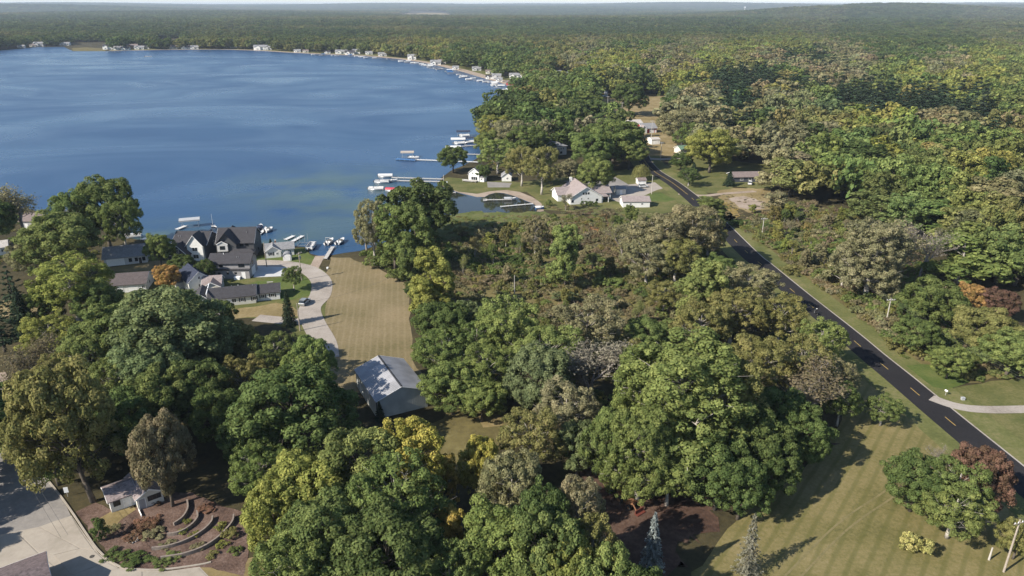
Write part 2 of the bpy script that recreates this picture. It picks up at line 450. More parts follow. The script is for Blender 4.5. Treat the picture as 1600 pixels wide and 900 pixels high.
LAKE_PX = [(-900, 270), (-300, 300), (0, 318), (60, 330), (150, 352), (205, 372), (235, 377), (268, 385), (338, 383), (410, 380), (440, 384), (478, 386), (488, 396), (503, 401),
           (516, 399), (540, 395), (562, 392), (590, 384), (640, 362), (668, 348), (690, 340), (740, 334), (800, 335), (838, 332), (842, 324), (830, 317), (815, 311), (802, 306), (788, 302), (775, 301),
           (764, 304), (757, 308), (745, 308), (730, 305), (716, 301), (704, 297), (692, 292), (684, 286), (690, 277), (702, 268), (724, 258), (745, 248), (757, 236), (752, 222), (748, 205), (756, 190),
           (772, 177), (790, 165), (812, 153), (816, 146), (806, 138), (786, 130), (760, 123), (730, 114), (700, 106), (668, 99), (630, 93), (600, 90), (570, 87.5), (540, 86), (500, 84.5), (450, 82),
           (400, 79), (350, 77.5), (300, 77.5), (250, 78), (205, 79), (165, 80), (114, 80), (106, 76.5), (100, 73), (60, 73.5), (30, 76), (0, 79), (-120, 82), (-400, 86), (-900, 92)]
LAKE = gp(LAKE_PX)
Z = .02
fill('lake', wob(LAKE, .5, 5, 4), .03, 'water')
def sheet(name, pxs, mat, lev, amp=.5, step=3): return fill(name, wob(gp(pxs), amp, step, hash(name) % 97 if False else len(name)), Z * lev, mat)

# sheets on level .05 up, a few centimetres apart
sheet('mown_field', [(516, 402), (545, 403), (600, 424), (632, 444), (640, 470), (642, 520), (648, 575), (690, 600), (640, 615), (560, 615), (520, 600), (505, 560), (514, 535), (508, 500), (513, 470), (510, 432)], 'field_grass', 2)
sheet('yard', [(235, 470), (310, 500), (405, 497), (440, 510), (520, 560), (512, 480), (508, 425), (488, 404), (405, 404), (230, 406), (150, 425), (150, 470)], 'yard_grass', 1.2)
sheet('cottage_lawn', [(398, 414), (400, 402), (440, 390), (476, 388), (486, 398), (498, 404), (492, 412), (470, 415)], 'green_grass', 2.2)
sheet('ranch_lawn', [(345, 492), (360, 484), (432, 474), (455, 478), (470, 493), (445, 497), (405, 496), (360, 498)], 'tan_grass', 2)
sheet('side_yard', [(380, 452), (402, 440), (470, 428), (488, 440), (486, 462), (440, 472), (436, 452)], 'green_grass', 2)
sheet('sandy_yard', [(168, 424), (172, 418), (232, 408), (275, 408), (270, 425), (240, 430), (230, 424)], 'tan_grass', 2)
sheet('tree_lawn', [(650, 690), (700, 640), (790, 640), (800, 690), (720, 740)], 'marsh_grass', 2, .8)
sheet('worn_patch', [(745, 650), (770, 645), (786, 652), (784, 664), (755, 668)], 'tan_grass', 3, .4)
sheet('left_lawn', [(0, 470), (70, 470), (70, 484), (0, 500), (-80, 500), (-80, 470)], 'tan_grass', 2)
sheet('left_clearing', [(-60, 590), (12, 580), (16, 640), (-60, 650)], 'sand', 2)
sheet('roadside_lawn', [(1345, 578), (1372, 572), (1420, 612), (1475, 660), (1590, 755), (1760, 900), (1760, 1010), (1060, 1010), (1090, 900), (1140, 830), (1210, 760), (1290, 700)], 'dry_lawn', 2, .8)
sheet('clearing_earth', [(920, 690), (990, 690), (1020, 760), (1200, 740), (1300, 690), (1210, 755), (1130, 800), (1075, 850), (1030, 920), (940, 930), (930, 800), (900, 760)], 'bare_earth', 2.8, 1.8, 1.2)
sheet('east_lawn', [(1478, 612), (1530, 598), (1600, 590), (1900, 580), (1900, 760), (1680, 760), (1600, 705), (1520, 650)], 'yard_grass', 2)
sheet('bright_verge', [(1416, 572), (1440, 568), (1500, 575), (1515, 598), (1482, 610), (1462, 606)], 'green_grass', 3.3)
sheet('point_lawn', [(684, 286), (692, 292), (716, 301), (745, 307), (764, 303), (788, 301), (830, 300), (850, 296), (800, 283), (756, 283), (700, 277)], 'yard_grass', 2.2)
sheet('beach', [(757, 308), (764, 304), (775, 301), (788, 302), (802, 306), (815, 311), (830, 317), (842, 324), (838, 332), (850, 330), (846, 318), (832, 308), (812, 300), (790, 297), (765, 299), (745, 303), (716, 299.5), (700, 294.5), (684, 286), (692, 292), (716, 301), (745, 308)], 'sand', 2.6, .1)
sheet('house_yard', [(800, 286), (1000, 262), (1040, 285), (1075, 325), (1010, 340), (880, 330), (848, 328), (835, 308)], 'yard_grass', 1.6)
sheet('house_lawn', [(1006, 306), (1030, 300), (1055, 312), (1040, 316), (1012, 314)], 'green_grass', 3.2)
sheet('concrete_apron', [(955, 290), (985, 288), (1035, 284), (1046, 292), (1026, 297), (1006, 306), (1016, 316), (980, 320), (955, 312)], 'gravel', 2.4, .1)
sheet('asphalt_apron', [(880, 283), (960, 276), (985, 290), (950, 292), (900, 288)], 'asphalt_shaded_concrete', 2.8, .1)
sheet('point_drive', [(761, 284), (800, 286), (796, 293), (762, 293)], 'asphalt_shaded_concrete', 2.8, .1)
sheet('hill_field', [(925, 168), (935, 155), (1045, 150), (1045, 175), (1035, 190), (1060, 232), (1050, 246), (1005, 244), (1000, 205), (950, 200)], 'tan_grass', 2, 1.5)
sheet('sandy_lot', [(1120, 300), (1150, 292), (1205, 296), (1212, 322), (1180, 334), (1128, 318)], 'tan_grass', 2, 1)
sheet('sand_patch', [(1135, 310), (1160, 306), (1196, 316), (1190, 328), (1160, 326)], 'sand', 3, 1.2, 2)
sheet('golden_weeds', [(1122, 322), (1140, 320), (1160, 338), (1142, 346), (1124, 342)], 'gold_grass', 3, .8)
sheet('dark_house_yard', [(1120, 296), (1125, 268), (1200, 262), (1206, 292), (1150, 294)], 'yard_grass', 2, 1)
sheet('bend_yard', [(1035, 262), (1060, 242), (1135, 250), (1205, 258), (1206, 300), (1130, 302), (1080, 300)], 'yard_grass', 1.5, 1)
sheet('lily_marsh', [(672, 347), (690, 336), (740, 331), (800, 332), (850, 330), (880, 345), (850, 362), (760, 378), (700, 380), (672, 362)], 'lily_green', 3.5, 1.4, 2)
sheet('marsh', [(690, 372), (760, 352), (850, 336), (1000, 335), (1110, 370), (1080, 470), (1040, 560), (820, 560), (700, 520), (690, 440)], 'marsh_grass', 2.2, 1)
sheet('rust_marsh', [(880, 342), (960, 339), (985, 350), (970, 366), (900, 358)], 'rust_grass', 4.2, 1.2, 2)
sheet('brush_ground', [(1140, 350), (1190, 335), (1330, 325), (1450, 420), (1460, 520), (1600, 560), (1600, 585), (1500, 600), (1430, 570), (1300, 470), (1200, 392)], 'marsh_grass', 1.6, 1)
sheet('garden_bed', [(118, 800), (150, 785), (180, 800), (230, 790), (270, 770), (300, 770), (345, 790), (380, 800), (392, 850), (380, 900), (320, 886), (262, 891), (200, 888), (178, 876), (150, 842)], 'mulch', 3.15, .15, 1)
sheet('cabin_path', [(152, 812), (182, 795), (206, 788), (212, 796), (190, 812), (176, 826), (160, 826)], 'tan_grass', 3.6, .1, 1)
sheet('dry_corner', [(310, 884), (380, 872), (440, 870), (440, 990), (330, 990), (316, 900)], 'tan_grass', 2.6, .3, 1)
sheet('shore_sand', [(114, 80), (165, 80), (165, 76), (135, 74), (112, 75)], 'marsh_grass', 3, 1)
sheet('gravel_pit', [(614, 23), (626, 20.5), (650, 21.5), (662, 20), (690, 20.6), (704, 22.5), (690, 23.6), (664, 22.8), (640, 24.4)], 'tan_grass', 40, 12, 60)
sheet('dirt_clearing', [(1245, 26), (1260, 23), (1312, 24), (1318, 27)], 'sand', 40, 10, 60)

# the sheltered cove lies calm, without wind ripples
m, n, l, b = new_mat('calm_water')
b.inputs['Base Color'].default_value = (.022, .024, .018, 1); b.inputs['Roughness'].default_value = .05; b.inputs['IOR'].default_value = 1.33
tc = N(n, 'ShaderNodeTexCoord'); no = N(n, 'ShaderNodeTexNoise'); no.inputs['Scale'].default_value = .5
bp = N(n, 'ShaderNodeBump'); bp.inputs['Strength'].default_value = .06; bp.inputs['Distance'].default_value = .1
l.new(tc.outputs['Object'], no.inputs['Vector']); l.new(no.outputs['Fac'], bp.inputs['Height']); l.new(bp.outputs[0], b.inputs['Normal'])
sheet('cove_water', [(688, 293), (704, 298), (730, 306), (745, 308.5), (757, 308.5), (764, 304.5), (775, 301.5), (788, 302.5), (802, 306.5), (815, 311.5), (829, 317.5), (840, 324), (836, 333), (800, 337), (740, 336), (690, 342), (660, 344), (668, 318)], 'calm_water', 1.9, .1)
# the road
ROAD = smooth_line(gp([(1004, 243), (1009, 254), (1023, 268.5), (1055, 289), (1098, 325), (1166, 393.5), (1190, 414), (1246, 461), (1319, 520), (1360, 555), (1410, 596), (1468, 645), (1537, 702), (1602, 756), (1740, 872), (1900, 1005)]), 8)
road = ribbon('road', ROAD, -3.45, 3.45, Z * 5, 'asphalt')
ribbon('gravel_shoulder', ROAD, 3.2, 3.85, Z * 4, 'gravel')
ribbon('far_verge', ROAD, 3.4, 9.5, Z * 3, 'verge_grass')
ribbon('near_verge', ROAD, -8.0, -3.2, Z * 3.5, 'verge_grass')
cum = [0.0]
for a, b in zip(ROAD, ROAD[1:]): cum.append(cum[-1] + (b - a).length)
def road_at(s):
    for i in range(len(cum) - 1):
        if cum[i + 1] >= s:
            t = (s - cum[i]) / (cum[i + 1] - cum[i]); d = (ROAD[i + 1] - ROAD[i]).normalized()
            return ROAD[i].lerp(ROAD[i + 1], t), d
    return ROAD[-1], (ROAD[-1] - ROAD[-2]).normalized()
def strip(s0, s1, w, off, name, mat):
    k = max(2, int((s1 - s0) / 3)); L = []
    for i in range(k + 1):
        p, d = road_at(s0 + (s1 - s0) * i / k); L.append(p + Vector((-d.y, d.x, 0)) * off)
    return ribbon(name, L, -w / 2, w / 2, Z * 5 + .012, mat, None, road)
for off in (-.16, .16): strip(6, cum[28], .12, off, 'solid_line', 'yellow_paint')
sd = cum[28] + 6
while sd < cum[-1] - 5:
    strip(sd, sd + 3.4, .17, 0, 'lane_dash', 'yellow_paint'); sd += 12.2

DRIVE = smooth_line(gp([(398, 411), (430, 412), (462, 416), (486, 424), (502, 440), (500, 462), (484, 482), (490, 505), (506, 535), (510, 560)]), 6)
ribbon('gravel_drive', DRIVE, -3.1, 3.1, Z * 4.2, 'gravel')
ribbon('gravel_lane', smooth_line(gp([(400, 497), (430, 500), (462, 503), (492, 500)]), 6), -2.2, 2.2, Z * 4.8, 'gravel')
ribbon('boat_launch', smooth_line(gp([(487, 425), (494, 412), (500, 400)]), 4), -1.6, 1.6, Z * 3.6, 'sand')
sheet('ranch_drive', [(300, 505), (322, 488), (358, 478), (362, 482), (345, 494), (330, 512)], 'gravel', 3, .2, 2)
sheet('parking_pad', [(396, 434), (443, 432), (449, 418), (400, 416)], 'white_concrete', 5.6, .05)
ribbon('lawn_driveway', smooth_line(gp([(1455, 622), (1490, 634), (1530, 640), (1600, 640), (1800, 634)]), 6), -1.5, 1.5, Z * 5.6, 'gravel')
ribbon('sand_track', smooth_line(gp([(1060, 303), (1100, 306), (1130, 303), (1180, 299)]), 5), -1.6, 1.6, Z * 4.6, 'sand')
ribbon('side_street', smooth_line(gp([(1010, 248), (1035, 249), (1062, 247)]), 5), -2.4, 2.4, Z * 4.6, 'gravel')
for off in (-.85, .85):
    ribbon('tyre_track', offset_line(smooth_line(gp([(1235, 905), (1300, 838), (1340, 805), (1392, 770), (1410, 748), (1400, 715)]), 6), off), -.17, .17, Z * 3.2, 'track_grass')

# bottom left: concrete street with tree shade toned into its grey, apron laid in slabs
sheet('street', [(-200, 640), (10, 690), (70, 742), (112, 806), (100, 835), (50, 828), (-200, 870)], 'asphalt_shaded_concrete', 3, .1)
street = fill('concrete_street', gp([(-200, 872), (0, 836), (60, 824), (112, 806), (134, 838), (155, 866), (185, 888), (262, 893), (312, 886), (330, 905), (420, 1010), (-200, 1010)]), Z * 3.6, 'concrete')
jx = [[(-10, 838), (26, 833), (62, 868), (112, 908), (165, 960), (60, 960), (-10, 905)],
      [(28, 832), (61, 824.5), (124, 858), (84, 868), (64, 867)],
      [(62, 824), (85, 815), (112, 808), (128, 834), (146, 860), (126, 857)],
      [(84, 869), (147, 861), (166, 879), (122, 896), (112, 899)],
      [(123, 897), (168, 880.5), (186, 890), (222, 894), (222, 925), (150, 925)],
      [(224, 894.5), (262, 894.5), (310, 888), (330, 908), (350, 930), (224, 930)]]
for k, q in enumerate(jx):
    P = gp(q); c = sum(P, Vector()) / len(P)
    P = [p + (c - p).normalized() * .03 for p in P]
    mb = MB(); top = [(p.x, p.y, Z * 3.6 + .05) for p in P]; bot = [(p.x, p.y, Z * 3.6 - .02) for p in P]
    ar = sum(P[i].x * P[(i + 1) % len(P)].y - P[(i + 1) % len(P)].x * P[i].y for i in range(len(P)))
    if ar < 0: top = top[::-1]; bot = bot[::-1]
    mb.extrude(bot, (0, 0, .07)); mb.build('slab', 'concrete', street)
KERB = smooth_line(gp([(60, 735), (90, 772), (113, 804), (134, 836), (154, 863), (184, 886), (222, 892), (262, 891), (312, 884), (330, 880)]), 6)
mb = MB()
A_, B_ = offset_line(KERB, 0), offset_line(KERB, .28)
for i in range(len(KERB) - 1):
    mb.extrude([(A_[i].x, A_[i].y, 0), (B_[i].x, B_[i].y, 0), (B_[i].x, B_[i].y, .2), (A_[i].x, A_[i].y, .2)], (A_[i + 1] - A_[i]))
k_ = mb.build('kerb', 'concrete'); k_['kind'] = 'structure'

# pale sea walls, sand and lawns along the far shore
FSH = smooth_line(gp([(170, 79.6), (205, 79), (250, 78), (300, 77.5), (350, 77.5), (400, 79), (450, 82), (500, 84.5), (540, 86), (570, 87.5), (600, 90), (630, 93), (668, 99), (700, 106), (730, 114), (760, 123), (786, 130), (806, 138), (816, 146)]), 6)
ribbon('far_lawn', FSH, -2, 60, Z * 1.4, 'yard_grass')
ribbon('far_beach', FSH, -1.5, 13, Z * 2.4, 'sand')
# ------------------------------------------------------------------ buildings
WCACHE = {}
def unit_mesh(key, fn):
    if key not in WCACHE: WCACHE[key] = fn()
    return WCACHE[key]

def window(parent, p, n, w, h, frame='white_trim', glass='glass', name='window', shutters=None, mullion=True):
    """a framed window standing 4 cm proud of the wall: p = sill centre (local), n = outward normal"""
    n = Vector(n).normalized(); u = Vector((-n.y, n.x, 0))
    def fr():
        mb = MB(); t = .09
        mb.box(-w / 2, w / 2, -.06, .04, 0, t).box(-w / 2, w / 2, -.06, .04, h - t, h).box(-w / 2, -w / 2 + t, -.06, .04, t, h - t).box(w / 2 - t, w / 2, -.06, .04, t, h - t)
        if mullion: mb.box(-.03, .03, -.06, .035, t, h - t)
        return mb.mesh('window_frame', frame)
    def pa(): return MB().box(-w / 2 + .08, w / 2 - .08, -.05, .012, .08, h - .08).mesh('pane', glass)
    o = link(name, unit_mesh(('w', w, h, frame, mullion), fr), parent)
    o.location = p; o.rotation_euler = (0, 0, math.atan2(u.y, u.x) + math.pi)
    # local -y... the frame's +y side faces out
    link('pane', unit_mesh(('p', w, h, glass), pa), o)
    if shutters:
        for s in (-1, 1):
            q = link('shutter', unit_mesh(('s', w, h, shutters, s), lambda: MB().box(s * (w / 2 + .22) - .17, s * (w / 2 + .22) + .17, -.05, .035, 0, h).mesh('shutter', shutters)), o)
    return o

def door(parent, p, n, w, h, mat='door_white', name='door', panels=0, trim='white_trim'):
    n = Vector(n).normalized(); u = Vector((-n.y, n.x, 0))
    def leaf():
        mb = MB().box(-w / 2, w / 2, -.05, .03, 0, h)
        for k in range(panels):
            z = h * (k + .1) / panels; mb.box(-w / 2 + .15, w / 2 - .15, -.05, .05, z, z + h / panels * .75)
        return mb.mesh(name, mat)
    def fr():
        t = .1
        return MB().box(-w / 2 - t, -w / 2, -.05, .06, 0, h).box(w / 2, w / 2 + t, -.05, .06, 0, h).box(-w / 2 - t, w / 2 + t, -.05, .06, h, h + t).mesh('door_frame', trim)
    o = link(name, unit_mesh(('d', name, w, h, mat, panels), leaf), parent)
    o.location = p; o.rotation_euler = (0, 0, math.atan2(u.y, u.x) + math.pi)
    link('door_frame', unit_mesh(('df', w, h, trim), fr), o)
    if panels == 0:
        link('handle', unit_mesh(('dh', w), lambda: MB().box(w / 2 - .18, w / 2 - .08, .03, .08, .98, 1.06).mesh('handle', 'aluminium')), o)
    return o

def block(parent, cx, cy, L, D, h, rise, ridge='x', wall='white_siding', roof='grey_shingle', z0=0, o=.4, th=.16, hip=False, trim='white_trim', barge=True):
    """one rectangular body with its roof; front is -y"""
    x0, x1, y0, y1 = cx - L / 2, cx + L / 2, cy - D / 2, cy + D / 2
    mb = MB()
    if hip or rise == 0:
        mb.box(x0, x1, y0, y1, z0 - .3 * (z0 == 0), z0 + h)
    elif ridge == 'x':
        mb.extrude([(x0, y0, z0 - .3 * (z0 == 0)), (x0, y0, z0 + h), (x0, cy, z0 + h + rise), (x0, y1, z0 + h), (x0, y1, z0 - .3 * (z0 == 0))][::-1], (L, 0, 0))
    else:
        mb.extrude([(x0, y0, z0 - .3 * (z0 == 0)), (x0, y0, z0 + h), (cx, y0, z0 + h + rise), (x1, y0, z0 + h), (x1, y0, z0 - .3 * (z0 == 0))], (0, D, 0))
    w = mb.build('wall', wall, parent)
    zt = z0 + h; g = .012
    mb = MB()
    if hip:
        ins = min(L, D) / 2; b = [(x0 - o, y0 - o), (x1 + o, y0 - o), (x1 + o, y1 + o), (x0 - o, y1 + o)]
        zl = zt - .05
        if L >= D: r0, r1 = (x0 + ins, cy, zt + rise), (x1 - ins, cy, zt + rise)
        else: r0, r1 = (cx, y0 + ins, zt + rise), (cx, y1 - ins, zt + rise)
        B = [Vector((*p, zl)) for p in b]; T = [Vector((*p, zl + th)) for p in b]
        r0, r1 = Vector(r0), Vector(r1)
        for i in range(4): mb.poly([B[i], B[(i + 1) % 4], T[(i + 1) % 4], T[i]])
        mb.poly(B[::-1])
        if L >= D: mb.poly([T[0], T[1], r1, r0]); mb.poly([T[1], T[2], r1]); mb.poly([T[2], T[3], r0, r1]); mb.poly([T[3], T[0], r0])
        else: mb.poly([T[0], T[1], r0]); mb.poly([T[1], T[2], r1, r0]); mb.poly([T[2], T[3], r1]); mb.poly([T[3], T[0], r0, r1])
    elif ridge == 'x':
        k = rise / (D / 2); e = o * k
        pr = [(y0 - o, zt - e + g), (cy, zt + rise + g), (y1 + o, zt - e + g), (y1 + o, zt - e + g + th), (cy, zt + rise + g + th * 1.1), (y0 - o, zt - e + g + th)]
        mb.extrude([(x0 - o, a, b) for a, b in pr], (L + 2 * o, 0, 0))
    else:
        k = rise / (L / 2); e = o * k
        pr = [(x0 - o, zt - e + g), (cx, zt + rise + g), (x1 + o, zt - e + g), (x1 + o, zt - e + g + th), (cx, zt + rise + g + th * 1.1), (x0 - o, zt - e + g + th)]
        mb.extrude([(a, y0 - o, b) for a, b in pr[::-1]], (0, D + 2 * o, 0))
    r = mb.build('roof', roof, parent)
    if not hip and rise > 0:
        # pale barge boards under the gable ends
        t = .05
        for end in (0, 1) if barge else ():
            for s in (-1, 1):
                mb = MB()
                if ridge == 'x':
                    xx = (x0 - o - t, x1 + o)[end]
                    mb.extrude([(xx, cy + s * (D / 2 + o), zt - e - .06), (xx, cy, zt + rise - .06), (xx, cy, zt + rise + .13), (xx, cy + s * (D / 2 + o), zt - e + .13)][::s], (t, 0, 0))
                else:
                    yy = (y0 - o - t, y1 + o)[end]
                    mb.extrude([(cx + s * (L / 2 + o), yy, zt - e - .06), (cx, yy, zt + rise - .06), (cx, yy, zt + rise + .13), (cx + s * (L / 2 + o), yy, zt - e + .13)][::-s], (0, t, 0))
                mb.build('barge_board', trim, r)
    return w, r

def at_corners(A, B, D):
    """house frame from the pixels of its two front base corners: returns base centre, heading, length"""
    a, b = G(*A), G(*B); d = b - a; L = d.length; d.normalize(); n = Vector((-d.y, d.x, 0))
    return a + d * L / 2 + n * D / 2, math.atan2(d.y, d.x), L
def house(name, label, A, B, D, cat='house', group=None):
    c, a, L = at_corners(A, B, D)
    HOUSES.append((c.x, c.y, max(L, D) * .62))
    return thing(name, label, cat, c, a, group), L
HOUSES = []

def roof_vent(parent, x, y, z, mat='aluminium'):
    MB().tube((x, y, z - .3), (x, y, z + .4), .09, n=6).build('vent', mat, parent)
def chimney(parent, x, y, z0, z1, w=.7, mat='chimney_brick'):
    c = MB().box(x - w / 2, x + w / 2, y - w / 2, y + w / 2, z0, z1).build('chimney', mat, parent)
    MB().box(x - w / 2 - .08, x + w / 2 + .08, y - w / 2 - .08, y + w / 2 + .08, z1 + .002, z1 + .14).build('chimney_cap', 'stone', c)

F_ = (0, -1, 0); R_ = (1, 0, 0); L_ = (-1, 0, 0); B_K = (0, 1, 0)

# --- metal barn in the middle
t, L = house('metal_barn', 'grey metal barn with a seamed gable roof at the foot of the mown field', (590, 655), (669, 635), 15.5, 'barn')
hb, rb, DB = 4.2, 2.1, 15.5
block(t, 0, 0, L, DB, hb, rb, 'y', 'barn_metal', 'metal_roof', o=.22, th=.09)
mb = MB()
for s in (-1, 1):
    for i in range(27):
        y = -DB / 2 + .05 + (DB - .1) * i / 26
        a = Vector((s * (L / 2 + .2), y, hb - .2 * rb / (L / 2) + .13)); b = Vector((s * .08, y, hb + rb + .11 - .02))
        mb.tube(a, b, .035, n=4)
mb.build('roof_seams', 'metal_roof', t)['kind'] = 'stuff'
MB().extrude([(-.3, -DB / 2 - .25, hb + rb - .02), (.3, -DB / 2 - .25, hb + rb - .02), (0, -DB / 2 - .25, hb + rb + .19)], (0, DB + .5, 0)).build('ridge_cap', 'dark_trim', t)
mb = MB()
for i in range(28):
    x = -L / 2 + L * (i + .5) / 28; mb.box(x - .02, x + .02, -DB / 2 - .035, -DB / 2, .05, hb + rb * (1 - abs(x) / (L / 2)) - .1)
for i in range(38):
    y = -DB / 2 + DB * (i + .5) / 38; mb.box(-L / 2 - .035, -L / 2, y - .02, y + .02, .05, hb - .1)
mb.build('wall_ribs', 'barn_metal', t)['kind'] = 'stuff'
for x, y in ((-L / 2, -DB / 2), (L / 2, -DB / 2)): MB().box(x - .07, x + .07, y - .07, y + .07, 0, hb - .12).build('corner_trim', 'dark_trim', t)
door(t, (-L / 2, -1.0, 0), L_, 3.2, 3.2, 'barn_metal', 'sliding_door', 3); door(t, (-L / 2, 4.2, 0), L_, 1, 2.1, 'door_white')
window(t, (-L / 2, 2.4, 1.2), L_, 1.0, 1.0)

# --- garden cabin
t, L = house('garden_cabin', 'small white cabin with a mottled rose-grey roof beside the stepped garden', (217, 798), (257, 783), 7.5, 'cabin')
block(t, 0, 0, L, 7.5, 2.4, 1.15, 'y', 'cream_siding', 'rose_shingle', o=.35)
ea, eb = 3.6, 5.0
block(t, -L / 2 - ea / 2 + .05, .9, ea + .3, eb, 2.35, .95, 'x', 'white_siding', 'rose_shingle', o=.35)
window(t, (.35, -3.75, 1.1), F_, 1.5, 1.0, 'dark_trim'); window(t, (L / 2 - .7, -3.75, 1.1), F_, .8, 1.0, 'dark_trim')
door(t, (-L / 2 + .75, -3.75, 0), F_, .95, 2.05, 'grey_siding')
door(t, (-L / 2 - 1.2, -1.6, 0), F_, .95, 2.05, 'door_white'); window(t, (-L / 2 - 2.7, -1.6, 1.0), F_, 1.1, 1.0, 'dark_trim')
MB().box(-L / 2 - .06, -L / 2 + .06, -3.75 - 2.2, -3.8, 0, .45).build('low_wall', 'white_trim', t)

# --- corner of a roof at the bottom left
E_, F2 = G(72, 860.5, 3.0), G(0, 887, 3.0)
u = (E_ - F2); u.z = 0; u.normalize(); v = Vector((-u.y, u.x, 0))
Lc, Dc = 14, 11
c = E_ - u * (Lc / 2 + .4) - v * (Dc / 2 + .4); c.z = 0
t = thing('corner_house', 'rose-brown shingled house roof cut off by the bottom left corner', 'house', c, math.atan2(u.y, u.x))
HOUSES.append((c.x, c.y, 9))
block(t, 0, 0, Lc, Dc, 2.95, 2.1, 'x', 'white_siding', 'mauve_shingle', o=.4)
window(t, (Lc / 2, 0, 1), R_, 1.4, 1.1); window(t, (-3, Dc / 2, 1), B_K, 1.4, 1.1); door(t, (2.5, Dc / 2, 0), B_K, .95, 2.05)
MB().tube((-Lc / 2 - .4, Dc / 2 + .45, 2.86), (Lc / 2 + .4, Dc / 2 + .45, 2.86), .08, n=6).build('gutter', 'white_trim', t)

# --- the two dark craftsman houses at the water
t, L = house('gabled_lake_house', 'navy two-storey lake house with white-trimmed twin gables at the water', (274, 405), (326, 405), 10)
hw = 5.3
block(t, 0, 0, L, 11, hw, 3.0, 'x', 'dark_siding', 'dark_shingle')
block(t, L / 2 - 3.3, -4.2, 5.2, 5, hw + .3, 3.3, 'y', 'white_siding', 'dark_shingle')
block(t, -L / 2 + 3.2, -6.6, 6.2, 5, 2.9, 3.2, 'y', 'dark_siding', 'dark_shingle')
window(t, (L / 2 - 3.3, -6.7, 3.4), F_, 1.9, 1.4); window(t, (L / 2 - 3.3, -6.7, .8), F_, 1.9, 1.5)
window(t, (-L / 2 + 3.2, -9.1, 3.5), F_, .9, 1.3); door(t, (-L / 2 + 3.2, -9.1, 0), F_, 4.2, 2.3, 'door_dark', 'garage_door', 4)
for x in (-1.2, .4): window(t, (x, -5.5, 3.3), F_, 1.0, 1.4)
MB().box(-L / 2 + .3, -L / 2 + 6.1, -9.25, -9.1, 2.55, 2.85).build('gable_band', 'white_trim', t)
roof_vent(t, -L / 2 + 1.2, -2.5, hw + 2.0); roof_vent(t, -L / 2 + 1.9, -2.6, hw + 2.0)
window(t, (-L / 2, -1, 3.3), L_, 1.1, 1.4); window(t, (L / 2, 1, 3.3), R_, 1.1, 1.4)

t, L = house('charcoal_lake_house', 'charcoal lake house with a steep front gable over a pale boxed bay', (342, 404), (399, 402), 11)
block(t, 0, 0, L, 11, 5.4, 3.7, 'x', 'charcoal_siding', 'dark_shingle')
block(t, -L / 2 + 3.3, -4.0, 6.5, 5.2, 5.5, 3.6, 'y', 'charcoal_siding', 'dark_shingle', o=.55, trim='dark_trim')
block(t, -L / 2 + 2.2, -6.75, 3.4, .9, 2.6, .9, 'y', 'light_grey_siding', 'dark_shingle', z0=3.0, o=.2)
window(t, (-L / 2 + 2.2, -7.2, 3.6), F_, 1.7, 1.3, 'dark_trim')
block(t, 2.4, -6.6, 7.6, 2.4, 2.6, 1.0, 'x', 'charcoal_siding', 'dark_shingle', hip=True, o=.35)
for x in (.2, 2.0, 3.8): window(t, (x, -5.5, 4.0), F_, 1.2, 1.1, 'dark_trim')
for x in (.3, 2.4, 4.4): window(t, (x, -7.8, .8), F_, 1.2, 1.4, 'dark_trim')
door(t, (-L / 2 + 4.6, -6.6, 0), F_, 1.0, 2.1, 'door_dark')
block(t, -2.4, 2.6, 3.2, 4.4, 6.9, 2.2, 'y', 'charcoal_siding', 'dark_shingle', hip=True, o=.35)
roof_vent(t, 3.4, -2.2, 8.0); window(t, (L / 2, 0, 3.6), R_, 1.4, 1.2, 'dark_trim'); window(t, (L / 2, 0, .8), R_, 1.4, 1.2, 'dark_trim')

# --- two-storey charcoal garage
t, L = house('tall_garage', 'two-storey grey garage with a black roof beside the white concrete pad', (328, 436), (391, 435), 8.5, 'garage')
block(t, 0, .5, L, 7.5, 4.9, 1.9, 'x', 'stone_grey', 'dark_shingle', o=.5, trim='dark_trim')
block(t, 0, -3.75, L + .02, 1.3, 2.85, 0.0001, 'x', 'stone_grey', 'dark_shingle', o=.25, th=.3, hip=True)
for x in (-3.0, -.4, 2.0): window(t, (x, -4.4, 1.5), F_, .75, .7, 'dark_trim')
window(t, (-2.6, -3.25, 3.5), F_, 1.1, .8, 'dark_trim'); window(t, (3.7, -3.25, 3.35), F_, 1.9, 1.2, 'dark_trim')
door(t, (4.4, -4.4, 0), F_, 1.0, 2.1, 'door_white'); roof_vent(t, -2.4, 0, 6.75, 'white_trim'); roof_vent(t, 2.0, -1.4, 6.0); roof_vent(t, 2.5, -1.4, 6.0)
door(t, (L / 2, 0, 0), R_, 3.4, 2.5, 'door_white', 'garage_door', 4); window(t, (L / 2, 0, 3.4), R_, 1.4, 1.1, 'dark_trim')
t2 = tag(MB().box(-.9, .9, -.5, .5, 0, .75).box(-.95, .95, -.55, .55, .76, .86).build('storage_chest', 'plastic_white'), 'white storage chest on the grass below the tall grey garage', 'chest'); t2.location = G(371, 436.5) + Vector((0, 0, .02))

